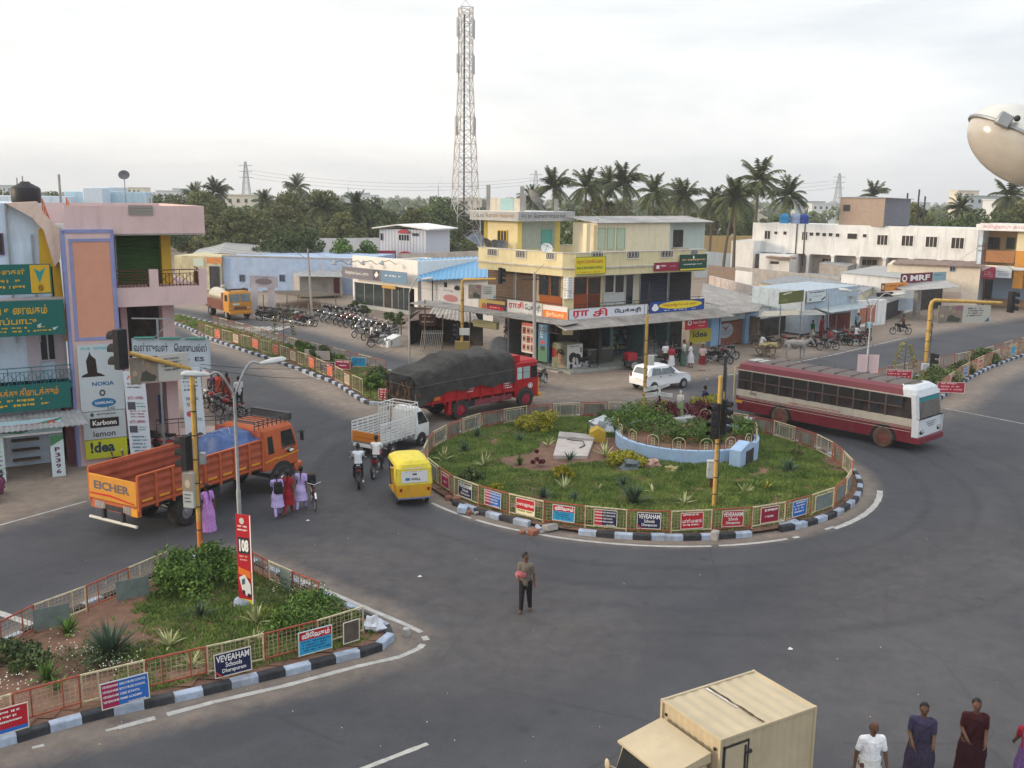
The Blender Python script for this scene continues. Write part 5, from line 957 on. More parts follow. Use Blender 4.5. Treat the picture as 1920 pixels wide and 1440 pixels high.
mb=MB(M_pink);mb.M=FL.M(0);mb.box(ub-.5,uc1,1.9,9,ZB1,ZR0,paint("7a6a58"));mb.box(uc0,uc1,1.2,1.9,ZB1,ZR0,paint("c8a23a"));mb.box(uc1-.01,uc1+.01,1.9,9,ZB1,ZR0-.01,paint("b8a050"))
a,b=FL.uz(305,600,-1.1)[0],FL.uz(327,600,-1.1)[0];mb.box(a,b,1.1,1.9,0,ZB0);ZG=3.3
mb.box(ub-.5,b,2.6,9,0,ZG,M_pink);mb.box(ub,b+1.2,.3,3.0,ZG-.2,ZG,M_pink);mb.box(ub-.3,b,3.2,9,ZG,ZB0+.1,M_inner);mb.box(a-1.6,a-1.35,1.5,3.2,ZG,ZB0,M_pink);mb.box(b,b+.3,3.5,9,0,ZR0,M_pink);mb.build("wall",pk,world=True)
shutter(pk,FL,219,440,303,538,-1.5,mat("green_roller_shutter",(.045,.10,.03),rough=.55,var=.08),z0=ZB1+.02)
w_=win(pk,FL,300,742,317,790,-2.3,0,paint("3a5a9a"),paint("20304a"),name="door",pane="leaf")
t=thing("entrance_steps","red rimmed ramp and steps with a thin rail before the pink building","steps",(*V2(D(330,800,41)),0));mb=MB(paint("b0968c"))
for i in range(3):p=V2(D(275,830,39.2));mb.M=Matrix.Translation((p.x,p.y,0))@Matrix.Rotation(rad(24),4,'Z');mb.box(0,3.3,i*.45,3,i*.2,i*.2+.2);mb.box(-.02,3.32,i*.45-.03,i*.45+.05,i*.2+.12,i*.2+.22,paint("8a3230"))
mb.build("step",t,world=True);mb2=MB(M_dark);mb2 .M=mb.M;railing(mb2,(0.5,1.4),(3.2,1.4),.6,.8,M_dark,deco=False,sp=.9);mb2 .build("rail",t,world=True)
mb=MB(paint("d8c0b0",streak=.3));cut=[(10,381),(70,378),(84,402),(103,420),(113,432),(113,486),(103,500),(82,432),(60,408)]
mb.prism([FL.pt(*FL.uz(x,y,-.5),-.5)for x,y in cut],Vector((*FL.n,0))*-1.1);mb.build("stair_flight",pk,world=True)
mb=MB(paint("c8a02c"));mb.prism([FL.pt(*FL.uz(x,y,-.9),-.9)for x,y in[(72,430),(84,424),(96,470),(112,492),(128,640),(110,640),(98,500),(75,495)]],Vector((*FL.n,0))*-1.5);mb.build("stair_soffit",pk,world=True)
mb=MB(paint("c87048"))
for x0,y0,x1_,y1 in((78,372,100,430),(124,370,145,430)):
 A_=FL.pt(*FL.uz(x0,y0,-.6-(x0>100)*.9),-.6-(x0>100)*.9);B_=FL.pt(*FL.uz(x1_,y1,-.6),-.6);dn=Vector((0,0,-.75))
 mb.beam(A_,B_,.05,.05);mb.beam(A_+dn,B_+dn*.9,.04,.04)
 for i in range(6):mb.beam(A_.lerp(B_,i/5),A_.lerp(B_,i/5)+dn,.035,.035)
mb.build("stair_railing",pk,world=True)
lw2=thing("blue_house","light blue limewashed house behind the stair at the left edge","building",(*FL.pt(3,0,-2).xy,0));mb=MB(M_bluewhite);mb.M=FL.M(0)
zz=FL.uz(30,381,-1.0)[1];mb.box(-6,FL.uz(90,450,-1)[0],1.0,7,0,zz);mb.M=None;mb.build("wall",lw2,world=True);mb=MB(M_steel);
for x in(12,57):u=FL.uz(x,430,-.9)[0];mb.M=FL.M(0);mb.box(u,u+.07,.9,1.0,5,zz-(1.2 if x>20 else 0))
mb.build("drainpipe",lw2,world=True);win(lw2,FL,-6,440,4,475,-.98,0,paint("5a3a5a"))
def block(label,x0,x1,y0,y1,dep,m,name="roof_block",deep=4,cat="building"):
 a,b=D(x0,y1,dep),D(x1,y0,dep);mb=MB(m);mb.box(a.x,b.x,dep,dep+deep,0,b.z,c=.03);o=mb.build(name,origin=((a.x+b.x)/2,dep,0));return tag(o,label,cat)
rfb=M_bluewhite
block("long pale blue house whose roof edge shows behind the pink parapet",-40,122,368,384,60,rfb,"flat_roof_house",1.5);block("pale blue house with a higher roof room, behind the pink parapet",122,272,360,384,62,paint("b4ccd8",streak=.3),"flat_roof_house",1.2)
block("white square roof room above the pale blue houses",156,190,352,372,60.5,paint("c8d4de"),"roof_room",1.4);block("low white roof room right of the taller square one",190,206,351,372,63,paint("ccd6dc"),"roof_room",3)
t=MB(mat("black_tank_plastic",(.02,.018,.022),rough=.5));t.lathe([(.52,0),(.55,.08),(.55,.55),(.5,.62),(.2,.78),(.16,.84),(0,.84)],n=22);o=t.build("water_tank");o.location=FL.pt(FL.uz(51,380,-1.6)[0],zz,-1.9);tag(o,"black water tank standing on the light blue house roof","tank")
t=thing("roof_frame","thin white pipe frame on the roof at the left edge","frame",D(10,384,46));t.location.z=0;mb=MB(paint("c8c8c0"))
for x0,x1_ in((5,19),(19,33)):p,q=D(x0,352,47),D(x1_,352,47);mb.tube([(p.x,p.y,9),p,q,(q.x,q.y,9)],.025,n=5)
mb.build("pipe",t,world=True)
dish("grey dish on a tall pole behind the pink roof",(D(236,385,55).x,55,D(236,385,55).z-.5),.3,.3,pole=2.1,group=None,m=mat("grey_dish",(.13,.135,.14)))
for i,(x,y0,y1,dd)in enumerate(((33,333,356,52),(113,327,366,56),(45,330,372,53),(281,371,385,50))):
 p,q=D(x,y1,dd),D(x,y0,dd);mb=MB(M_conc);mb.tube([(0,0,-2),(0,0,q.z-p.z)],.07 if i in(1,3)else.035,n=6);o=mb.build("roof_pole");o.location=p;tag(o,["short pole left of the black water tank","tall dark pole on the roofs behind the stair rails","thin pole beside the black water tank","white stub post at the right of the pale blue roofs"][i],"pole")
ls_=thing("shop_building","three storey shop row with teal sign boards at the left edge","building",(*FL.pt(4,0).xy,0));mb=MB(paint("b8aeb4",streak=.3));mb.M=FL.M(0)
S2a=FL.uz(60,712,0)[1];S3a=FL.uz(60,562,0)[1]
us=ua-.02
mb.box(-6,us,1.5,7,0,S3a,M_inner);mb.box(-6,us,-.0,2,S2a-.95,S2a-.2,paint("6a6068"));mb.box(-6,us,0,7,S3a-.2,S3a+.0,paint("b0a8a4"))
for x0,x1_ in((52,74),(103,131)):a,b=FL.uz(x0,660,-.9)[0],FL.uz(x1_,660,-.9)[0];mb.box(a,min(b,us),.9,1.6,S2a-.2,S3a)
for x0,x1_ in((128,148),):a,b=FL.uz(x0,850,-.3)[0],FL.uz(x1_,850,-.3)[0];mb.box(a,min(b,us),.3,2,0,S2a-.5,paint("7a4a50"))
mb.build("wall",ls_,world=True)
win(ls_,FL,5,641,49,712,-1.2,0,paint("a89a88"),M_inner,name="door");win(ls_,FL,76,626,103,674,-.95,1,paint("b8b0b4"),M_glass)
mb=MB(paint("2f6a74"));railing(mb,FL.pt(-6,0,.35),FL.pt(us,0,.35),S2a-.2,.75,None);mb.M=FL.M(0);mb.box(-6,us,-.4,1.5,S2a-.36,S2a-.2);mb.build("balcony_railing",ls_,world=True)
TEAL=sgn("17605a");GOLD=sgn("c8a028")
fsign(FL,-60,496,97,553,.6,"shop_sign","teal sign with golden lettering and a yellow emblem panel, topmost on the left",TEAL,[('r',.74,.04,.98,.97,GOLD),('p',[(.79,.85),(.85,.35),(.93,.88),(.86,.75)],sgn("2a8a88")),('e',.86,.2,.035,.12,sgn("8a6a1c")),('t',"நகைகள்",.25,.6,.68,.86,GOLD,.02),('l',.1,.1,.7,.5,2,GOLD)])
fsign(FL,-60,565,121,631,.55,"shop_sign","teal sign with two lines of golden tamil lettering, peeling lower right",TEAL,[('t',"ைசவ உணவகம்",.1,.62,.82,.88,GOLD,.02),('t',"சாப்பாடு",.2,.34,.7,.54,GOLD,.02),('l',.1,.06,.9,.26,2,GOLD),('p',[(.7,.3),(.75,.35),(.73,.2)],sgn("a8c0b8")),('p',[(.86,.2),(.93,.24),(.88,.12)],sgn("a8c0b8"))])
fsign(FL,-60,722,133,772,.7,"shop_sign","lowest teal sign with orange gold lettering above the tin awning",TEAL,[('t',"வாடைகக்கு கிைடக்கும்",.05,.56,.88,.88,sgn("c88a28"),.02),('l',.1,.1,.85,.46,2,GOLD)])
aw2=MB(M_tin);a,b=FL.pt(-6,0),FL.pt(us+.3,0);zA=FL.uz(60,778,.7)[1]
sheet(aw2,FL.pt(-6,zA-.35,1.7),FL.pt(us+.35,zA-.35,1.7),FL.pt(us+.2,zA,.4),FL.pt(-6,zA,.4),M_tin);o=aw2 .build("tin_awning");tag(o,"thin grey tin awning under the lowest teal sign","awning")
GR=sgn("4a7a5a");LB=sgn("a8c4cc")
fsign(FL,-40,789,116,818,1.3,"shop_banner","green and pale blue cloth banner hung across the open shop",LB,[('p',[(0,.4),(.5,.15),(1,.9),(1,1),(.4,.5),(0,.6)],GR),('l',.25,.5,.8,.75,1,sgn("a85a4a")),('e',.88,.62,.05,.25,sgn("b84a4a")),('r',0,0,1,.12,W_)])
fsign(FL,96,815,121,896,1.35,"shop_banner","white upright post banner reading P3396 in purple digits",sgn("c4d4d4"),[('t',"3396"[3-i]if i<4 else "P",.3,.1+i*.13,.7,.2+i*.13,sgn("6a2a6a"),.03)for i in range(5)]+[('p',[(0,1),(0,.75),(1,.9),(1,1)],GR)],thick=.12)
fsign(FL,-22,822,9,905,1.4,"shop_banner","green edged upright banner cut by the left edge",sgn("b8ccc8"),[('r',0,0,.3,1,GR),('l',.4,.1,.9,.7,6,sgn("6a2a6a"))],thick=.12)
t=thing("shop_counter","shelf rack and hanging white cloth inside the open shop","shelf",FL.pt(FL.uz(50,860,-.8)[0],0,-.8));mb=MB(M_wood);mb.M=FL.M(0);u=FL.uz(50,860,-.8)[0]
for i in range(4):mb.box(u-.5,u+.5,.5,.9,.3+i*.4,.34+i*.4)
mb.build("shelf_rack",t,world=True);mb=MB(paint("a8a8b0"));mb.M=FL.M(0);mb.loft([[(u-1.1+.06*i,.4+.03*(i%2),z)for i in range(9)]for z in(.35,1.7)],close=False,caps=False);mb.build("cloth",t,world=True)
NK=sgn("3a6a98");GY=sgn("4a4c55")
fsign(FL,148,645,231,770,.42,"phone_advert","large white phone advert panel with a dark statue silhouette",sgn("b9c2c4"),[('l',.05,.86,.85,.96,1,sgn("6fb0b8")),('p',[(.05,.52),(.9-.3,.52),(.5,.56),(.42,.58),(.4,.78),(.3,.84),(.27,.9),(.24,.84),(.18,.76),(.2,.58),(.08,.55)],HR_),('t',"NOKIA",.28,.38,.78,.44,NK,.03),('o',.5,.27,.07,.05,.5,GY),('e',.52,.12,.28,.07,sgn("2f6f9a")),('t',"SAMSUNG",.32,.1,.72,.14,W_,.01),('t',"LG",.6,.01,.76,.05,GY)],back=M_rust)
fsign(FL,156,771,236,822,.44,"phone_advert","white phone brand panel with motorola, karbonn and lemon lettering",sgn("b4bcbe"),[('e',.22,.9,.045,.07,GY),('t',"MOTOROLA",.33,.87,.78,.94,GY,.03),('r',.16,.42,.84,.76,HR_),('t',"Karbonn",.22,.5,.78,.68,W_,.02),('t',"lemon",.22,.08,.74,.3,GY)],back=M_rust)
fsign(FL,160,823,239,858,.45,"phone_advert","bright yellow lowest phone panel with a blue exclamation mark",sgn("b8bc2c"),[('t',"!dea",.12,.3,.7,.9,sgn("2a3a4a"),.04)],back=M_rust)
p=D(259,840,36.4);RS=sgn("9a3a5a")
sign("price_banner","tall white price banner with two crimson prices, left of the yellow mast","banner",(p.x-.3,p.y,1.0),(1,.1,0),(-.03,0,1),.78,3.3,sgn("c4ccd4"),[('t',"த",.15,.86,.5,.95,sgn("c8642a"),.04),('l',.1,.78,.9,.86,2,GY),('t',"ரூ.1098/-",.12,.66,.88,.71,RS,.02),('r',.08,.55,.45,.64,GY),('l',.5,.56,.92,.63,2,sgn("4a8a80")),('l',.1,.44,.95,.54,3,RS),('t',"ரூ.1899/-",.12,.38,.88,.43,RS,.02),('r',.08,.28,.45,.36,GY),('l',.5,.29,.92,.35,2,sgn("4a8a80")),('l',.1,.03,.9,.24,5,sgn("4a7a8a"))],back=paint("6a5a78"))
p=D(362,820,34.5)
sign("price_banner","white specification banner standing behind the yellow mast","banner",(p.x-.4,p.y+.6,1.1),(1,.1,0),(-.05,0,1),.72,3.6,sgn("bcc6ce"),[('t',"த",.1,.93,.4,.99,sgn("c8642a"),.04),('l',.1,.74,.9,.9,4,GY),('t',"NOKIA",.2,.66,.8,.7,GY,.01),('t',"SONY",.2,.6,.7,.64,GY,.01),('e',.3,.52,.16,.03,sgn("a84a5a")),('t',"HTC",.5,.45,.9,.48,GY,.01),('e',.3,.3,.2,.03,GY),('e',.72,.3,.15,.03,GY),('l',.1,.04,.9,.22,4,GY)])
p=D(250,690,38.2)
ob=sign("shop_sign","large white phone shop board with black tamil name and green lamp tubes on top","sign",(p.x,p.y,HT(250,692,p)),(1,.02,.0),(0,0,1),3.05,1.22,sgn("b0bcc6"),[('t',"வள்ளுவன்",.02,.58,.46,.86,BK_,.02),('t',"ெமாைபல்ஸ்",.54,.58,.96,.86,BK_,.02),('t',"ES",.8,.28,.92,.42,BK_,.02),('e',.7,.33,.03,.06,NK),('l',.35,.12,.75,.3,1,GY),('l',.8,.03,.96,.07,1,GY)],border=sgn("9ab0b4"))
for i in range(3):
 mb=MB(paint("4a8278"));q=Vector((p.x+.15+i*1.0,p.y-.12,HT(250,692,p)+1.26));mb.tube([q,q+Vector((.8,0,.02))],.05,n=8);mb.beam(q+Vector((.4,0,0)),q+Vector((.4,.2,.05)),.03,.03);o=mb.build("lamp_tube",origin=q);tag(o,["left","middle","right"][i]+" green lamp tube above the white phone shop board","lamp","lamp tubes above the phone shop board")
mb=MB(M_steel);mb.tube([(p.x+1,p.y+.15,0),(p.x+1,p.y+.15,HT(250,692,p)+2)],.05);mb.tube([(p.x+2.6,p.y+.15,0),(p.x+2.6,p.y+.15,HT(250,692,p)+1)],.05);mb.beam((p.x,p.y+.15,HT(250,692,p)+2),(p.x+1.6,p.y+.15,HT(250,692,p)+2),.05,.05);mb.beam((p.x+1.6,p.y+.15,HT(250,692,p)+2),(p.x+.8,p.y+.15,HT(250,692,p)+1.2),.04,.04);tag(mb.build("sign_frame",origin=(p.x+1,p.y,0)),"steel pipe frame carrying the white phone shop board","frame")
# ========== vehicles
def outline(xr,xf,hw,r,n=4):
 pts=[];
 for cx,cy,a0 in((xf-r,hw-r,0),(xr+r,hw-r,pi/2),(xr+r,-hw+r,pi),(xf-r,-hw+r,1.5*pi)):
  for i in range(n+1):a=a0+pi/2*i/n;pts.append((cx+r*cos(a),cy+r*sin(a)))
 return pts
def shell(mb,lv,top=None,bot=True):
 """lv: (z, rear x, front x, half width, corner radius, material of the band above)"""
 for a,b in zip(lv,lv[1:]):
  A,B=outline(*a[1:5]),outline(*b[1:5]);n=len(A);mb.add([(x,y,a[0])for x,y in A]+[(x,y,b[0])for x,y in B],[(i,(i+1)%n,(i+1)%n+n,i+n)for i in range(n)],a[5])
 A=outline(*lv[-1][1:5]);mb.add([(x,y,lv[-1][0])for x,y in A],[tuple(range(len(A)))],top or lv[-2][5])
 if bot:A=outline(*lv[0][1:5]);mb.add([(x,y,lv[0][0])for x,y in A],[tuple(range(len(A)))[::-1]],M_dark)
M_rimk=mat("red_rim",(.30,.02,.04),rough=.6,var=.2);M_tyre=mat("dusty_tyre",(.04,.036,.034),rough=.95,var=.4,scale=8)
def wheel(par,x,y,r,w,rim=M_steel,rr=.55,dust=None,name="wheel"):
 s=1 if y>0 else-1;mb=MB(dust or M_tyre);y0=y-s*w/2
 mb.lathe([(r*rr,-w/2),(r*.9,-w/2),(r*.99,-w*.32),(r,0),(r*.99,w*.32),(r*.9,w/2),(r*rr,w/2)],n=24,ax=(0,s,0),o=(x,y0,r),cap=False);t=mb.build(name,par)
 mb=MB(rim);mb.lathe([(r*rr,w*.42),(r*rr*.9,w*.3),(r*.34,w*.22),(r*.22,w*.5),(r*.1,w*.52),(0,w*.52)],n=16,ax=(0,s,0),o=(x,y0,r))
 for i in range(6):a=i*pi/3;mb.lathe([(.022,w*.22),(.022,w*.4),(0,w*.4)],n=5,ax=(0,s,0),o=(x+r*.42*cos(a),y0,r+r*.42*sin(a)))
 mb.build("rim",t);return t
def pose(pr,pf,hw):
 a,b=V2(G(*pr)),V2(G(*pf));h=(b-a).normalized();m=(a+b)/2+Vector((-h.y,h.x))*hw;return(m.x,m.y,0),atan2(h.y,h.x),(b-a).length
def sideart(par,name,x0,x1,y,z0,z1,els,m=None):
 mb=MB();O,U=((x0,y,z0),(1,0,0))if y<0 else((x1,y,z0),(-1,0,0));art(mb,O,U,(0,0,1),els,x1-x0,z1-z0,step=.004);return mb.build(name,par)
def boxpart(par,name,m,*b,c=.02):mb=MB(m);mb.box(*b,c=c);return mb.build(name,par)
M_mar=mat("maroon_bus_paint",(.17,.018,.03),rough=.42,var=.12,streak=.25,scol=(.16,.10,.09));M_marl=mat("maroon_roof_band",(.17,.035,.05),rough=.5,var=.1);M_bcr=mat("cream_bus_paint",(.47,.42,.35),rough=.5,var=.1,streak=.3,scol=(.2,.15,.13));M_roofg=mat("dusty_bus_roof",(.14,.115,.11),rough=.95,var=.15,streak=.3)
loc,rz,wb_=pose((1463,799),(1655,838),1.12)
bus=thing("bus","maroon and cream town bus with open side windows turning round the lawn","bus",loc,rz);wb=wb_/2
xr,xf=-wb-2.75,wb+1.55;R_=.3;hw=1.2
mb=MB();M_bin=mat("bus_inside",(.045,.035,.033),rough=.9,var=.5)
shell(mb,[(.42,xr+.1,xf,hw-.05,R_,M_mar),(1.02,xr,xf+.02,hw,R_,M_mar),(1.16,xr,xf+.01,hw,R_,M_mar),(1.17,xr,xf,hw,R_,M_bcr),(1.52,xr,xf-.02,hw,R_,M_bin),(1.521,xr+.06,xf-.08,hw-.09,R_,M_bin),(2.46,xr+.12,xf-.2,hw-.14,R_,M_bin),(2.461,xr+.05,xf-.14,hw-.02,R_,M_bcr),(2.52,xr+.06,xf-.15,hw-.02,R_,M_marl),(2.78,xr+.1,xf-.25,hw-.08,R_,M_marl),(2.9,xr+.3,xf-.42,hw-.3,R_,M_roofg),(2.96,xr+.8,xf-.9,hw-.75,.3,M_roofg)],top=M_roofg);mb.build("body",bus)
mb=MB(M_bcr)
for z in(1.06,1.12,.93):mb.box(xr+.3,xf-.3,-hw-.012,-hw+.02,z,z+.018);mb.box(xr+.3,xf-.3,hw-.02,hw+.012,z,z+.018)
mb.build("stripe",bus)
n=11
for s in(-1,1):
 for i in range(n):
  a=xr+.22+i*(xf-xr-1.0)/n;b=a+(xf-xr-1.0)/n;mb=MB(mat("bus_window_frame",(.12,.075,.07),rough=.5));y=s*(hw-.02)
  mb.box(a,a+.06,y-.05,y,1.5,2.46);mb.box(a,b,y-.04,y-.01,1.97,2.02);f=mb.build("window",bus);mb=MB(mat("bus_glass",(.035,.035,.038),rough=.12,spec=.7,alpha=.72));mb.box(a+.06,b,y-.035,y-.025,2.02,2.45);
  if i%3!=1:mb.box(a+.06,a+.06+(b-a)*.48,y-.025,y-.015,1.53,1.97)
  mb.build("pane",f)
for i in range(9):
 a=xr+.5+i*.95;mb=MB(paint("4a2a30"));mb.box(a,a+.12,-hw+.15,-.15,.9,1.85);mb.box(a,a+.12,.15,hw-.15,.9,1.85);mb.build("seat_row",bus)
mb=MB(M_white);shell(mb,[(.72,xf-.25,xf+.045,hw+.012,R_,paint("c8ccd0")),(1.5,xf-.25,xf+.025,hw+.012,R_,paint("c8ccd0")),(1.52,xf-.25,xf+.0,hw+.01,R_,paint("c8ccd0"))],bot=False)
for s in(-1,1):mb.loft([[(xf-.2,s*(hw-.12),1.5),(xf+.0,s*(hw-.14),1.5),(xf-.08,s*(hw+.012),1.5),(xf-.28,s*(hw+.012),1.5)],[(xf-.4,s*(hw-.16),2.6),(xf-.14,s*(hw-.16),2.6),(xf-.22,s*(hw-.0),2.6),(xf-.42,s*(hw-.0),2.6)]],paint("c8ccd0"))
shell(mb,[(2.48,xf-1.0,xf-.12,hw+.0,R_,paint("c8ccd0")),(2.78,xf-1.05,xf-.24,hw-.06,R_,paint("c8ccd0")),(2.93,xf-1.1,xf-.45,hw-.3,R_,paint("c8ccd0"))],bot=False);mb.build("front_mask",bus)
mb=MB(mat("windscreen",(.06,.065,.07),rough=.1,var=.5,scale=2,spec=.8));mb.quad((xf+.0,-hw+.2,1.55),(xf+.0,hw-.2,1.55),(xf-.13,hw-.22,2.25),(xf-.13,-hw+.22,2.25));mb.quad((xf-.13,-hw+.22,2.251),(xf-.13,hw-.22,2.251),(xf-.18,hw-.22,2.5),(xf-.18,-hw+.22,2.5),m=sgn("1a7a80"));mb.build("windscreen",bus)
for s in(-1,1):mb=MB(M_dark);mb.ball((xf+.02,s*.82,.92),(.05,.22,.12));hl=mb.build("headlight",bus);mb=MB(M_chrome);mb.ball((xf+.045,s*.82,.92),(.045,.1,.09));mb.build("lens",hl)
mb=MB(sgn("7a8088"));
for z,w_ in((1.32,.45),(1.22,.36),(1.13,.24)):mb.box(xf+.03,xf+.055,-w_,w_,z,z+.035)
mb.build("grille",bus);boxpart(bus,"bumper",M_mar,xf-.3,xf+.12,-hw-.0,hw+.0,.42,.7)
for x in(-wb,wb):
 for s in(-1,1):
  mb=MB(M_black);mb.prism([(x+.62*cos(t),s*(hw-.03),.42+.68*sin(t))for t in[pi*i/12 for i in range(13)]],(0,s*.04,0));mb.build("wheel_arch",bus)
  wheel(bus,x,s*(hw+.06),.48,.3,mat("rust_red_rim",(.16,.05,.04),var=.4),.5,mat("mud_brown_tyre",(.11,.065,.045),rough=.95,var=.35))
sideart(bus,"side_lettering",xr+.6,xf-2.2,-hw-.014,1.2,1.5,[('t',"(95)",.05,.3,.11,.8,BK_),('t',"தமிழ்நாடு அரசு ேபாக்குவரத்துக் கழகம்",.38,.05,.78,.4,sgn("a83a2c"),.02)])
sideart(bus,"side_reflector",xr+.15,xr+.55,-hw-.012,.8,.95,[('r',0,0,1,1,sgn("c8902c"))])
mb=MB(paint("c8b48a"));mb.box(xr-.04,xr+.02,-hw-.02,-hw+.06,.5,2.6,c=.02);mb.box(xr-.04,xr+.02,hw-.06,hw+.02,.5,2.6,c=.02);mb.box(xr-.03,xr,-hw,hw,2.5,2.6);mb.build("rear_edge_glow",bus)  # gold glow of the low sun on the rear edge, painted as strips
mb=MB(M_roofg)
for i in range(10):x=xr+1+i*.85;mb.box(x,x+.04,-.85,.85,2.93,2.99)
mb.box(xr+.5,xr+1.3,-.8,.0,2.93,2.975,paint("a8a8a4"));mb.build("roof_rib",bus)
def cargo(par,x0,x1,hw,z0,z1,m,post,ribs=True,corr=True):
 for s in(-1,1):
  mb=MB(m);y=s*hw;n=14;vs=[];th=.05
  if corr:
   for i in range(n+1):
    z=z0+(z1-z0)*i/n;o=.022 if(i//2)%2 else-.01;vs+=[(x0,y+s*o,z),(x1,y+s*o,z)]
   mb.add(vs,[(2*i,2*i+1,2*i+3,2*i+2)for i in range(n)]);mb.add([(a,b-s*th,c_)for a,b,c_ in vs],[(2*i,2*i+1,2*i+3,2*i+2)for i in range(n)])
  else:mb.box(x0,x1,y-s*th,y,z0,z1)
  mb.box(x0,x1,y-.04,y+.04,z1-.02,z1+.03,post);mb.box(x0,x1,y-.04,y+.04,z0-.06,z0+.02,post)
  k=8
  for i in range(k+1):x=x0+(x1-x0)*i/k;mb.box(x-.04,x+.04,y-s*.02,y+s*.06,z0-.18,z1,post)
  mb.build("side_wall",par)
def chassis(par,xr,xf,hw):mb=MB(M_dark);mb.box(xr,xf,-.45,-.33,.75,1.0);mb.box(xr,xf,.33,.45,.75,1.0);mb.box(xr+2.4,xr+3.4,-hw+.1,-.5,.55,.95,c=.05);mb.box(xr+2.2,xr+3.0,.5,hw-.1,.5,.95,c=.05);mb.tube([(xr+1,0,.62),(xf-.6,0,.7)],.06);[mb.tube([(x,-hw+.2,.5),(x,hw-.2,.5)],.08)for x in(-2.25,2.25)];mb.build("chassis",par)
loc,rz,wbo=pose((350,985),(527,920),1.05);otr=thing("lorry","empty orange open lorry with a blue tarpaulin bundle behind its cab","lorry",loc,rz);w2=wbo/2
M_or=mat("orange_lorry_paint",(.46,.105,.035),rough=.5,var=.12,streak=.2,scol=(.2,.08,.05));M_or2=mat("brick_orange_boards",(.36,.08,.04),rough=.7,var=.22,scale=3);M_ye2=sgn("d8962a")
hb=1.12;xb0,xb1=-w2-1.95,w2-1.0;cargo(otr,xb0,xb1,hb,1.22,2.18,M_or2,M_or);chassis(otr,xb0+.2,w2+.6,1.1)
mb=MB(mat("lorry_floor",(.10,.05,.04),var=.3));mb.box(xb0,xb1,-hb,hb,1.1,1.2);mb.build("cargo_floor",otr)
mb=MB(M_or2);mb.box(xb1-.06,xb1,-hb,hb,1.2,2.5)
mb.build("headboard",otr)
tg=boxpart(otr,"tailboard",mat("yellow_tailboard",(.58,.25,.03),rough=.5,var=.1),xb0-.06,xb0,-hb,hb,1.18,2.0);mb=MB();art(mb,(xb0-.062,hb,1.18),(0,-1,0),(0,0,1),[('t',"EICHER",.12,.42,.86,.76,sgn("5a5a64"),.03),('p',[(.02,.24),(.45,.28),(.95,.12),(.95,.07),(.45,.2),(.02,.18)],RED)],2*hb,.82,step=.006);mb.build("lettering",tg)
mb=MB(M_or);mb.box(xb0-.02,xb0+.1,-hb,hb,.85,1.16);[mb.box(xb0-.04,xb0-.015,s*.45+i*.07*s,s*.45+.035*s+i*.07*s,.88,1.12,M_line)for s in(-1,1)for i in range(7)];mb.box(xb0-.04,xb0-.015,-.4,.4,.88,1.05,M_dark);mb.box(xb0-.05,xb0-.015,-hb+.02,-hb+.3,.85,1.1,M_ye2);mb.build("tail_panel",otr)
mb=MB(paint("c8c4b8"));mb.tube([(xb0-.1,-1.1,.55),(xb0-.1,1.1,.55)],.05);mb.box(xb0-.12,xb0,-.5,-.4,.55,.9,M_dark);mb.box(xb0-.12,xb0,.4,.5,.55,.9,M_dark);mb.build("under_run_bar",otr)
for s in(-1,1):
 for i in range(8):mb=MB(M_ye2);a=xb0+.12+i*(xb1-xb0)/8;mb.box(a,a+.42,s*(hb+.03)-.005,s*(hb+.03)+.005,1.32,1.39);mb.build("yellow_stripe",otr)
xc0,xc1=xb1+.08,w2+.98;hc=1.12
mb=MB(M_or);shell(mb,[(.95,xc0,xc1,hc,.12,M_or),(1.62,xc0,xc1+.03,hc,.14,M_or),(1.66,xc0,xc1+.02,hc,.14,M_or),(2.42,xc0+.0,xc1-.22,hc-.06,.16,M_or),(2.52,xc0+.05,xc1-.3,hc-.1,.2,M_or),(2.58,xc0+.2,xc1-.45,hc-.3,.2,M_or)]);mb.build("cab",otr)
for s in(-1,1):
 y=s*(hc+.012);mb=MB(M_glass);mb.loft([[(xc1-.95,y-s*.01,1.62),(xc1-.16,y-s*.01,1.62),(xc1-.16,y-s*.03,1.62),(xc1-.95,y-s*.03,1.62)],[(xc1-.93,s*(hc-.035),2.28),(xc1-.36,s*(hc-.035),2.28),(xc1-.36,s*(hc-.06),2.28),(xc1-.93,s*(hc-.06),2.28)]]);w_=mb.build("side_window",otr)
 mb=MB(M_glass);mb.loft([[(xc0+.25,y,1.55),(xc0+.55,y,1.55),(xc0+.55,y-s*.02,1.55),(xc0+.25,y-s*.02,1.55)],[(xc0+.25,s*(hc-.03),2.2),(xc0+.5,s*(hc-.03),2.2),(xc0+.5,s*(hc-.06),2.2),(xc0+.25,s*(hc-.06),2.2)]]);mb.build("rear_side_window",otr)
 mb=MB(M_dark);mb.tube([(xc1-.1,s*hc,2.1),(xc1+.1,s*(hc+.22),2.1)],.02);mb.box(xc1+.04,xc1+.1,s*(hc+.1)-.09,s*(hc+.1)+.09,1.75,2.15,c=.03);mb.build("mirror",otr)
 mb=MB(M_dark);mb.prism([(w2+.66*cos(t),s*(hc-.0),.5+.68*sin(t))for t in[pi*i/12 for i in range(13)]],(0,s*.03,0));mb.build("wheel_arch",otr)
sideart(otr,"yellow_stripe",xc0+.05,xc1-.05,-hc-.018,1.25,1.4,[('p',[(0,.0),(.35,.5),(.4,.25),(1,.7),(1,1),(.4,.65),(.35,.9),(0,.4)],M_ye2)]);sideart(otr,"door_badge",xc1-.8,xc1-.2,-hc-.018,1.42,1.62,[('e',.5,.4,.35,.5,HR_),('e',.6,.35,.2,.28,W_),('l',.0,.5,.6,.95,2,W_)])
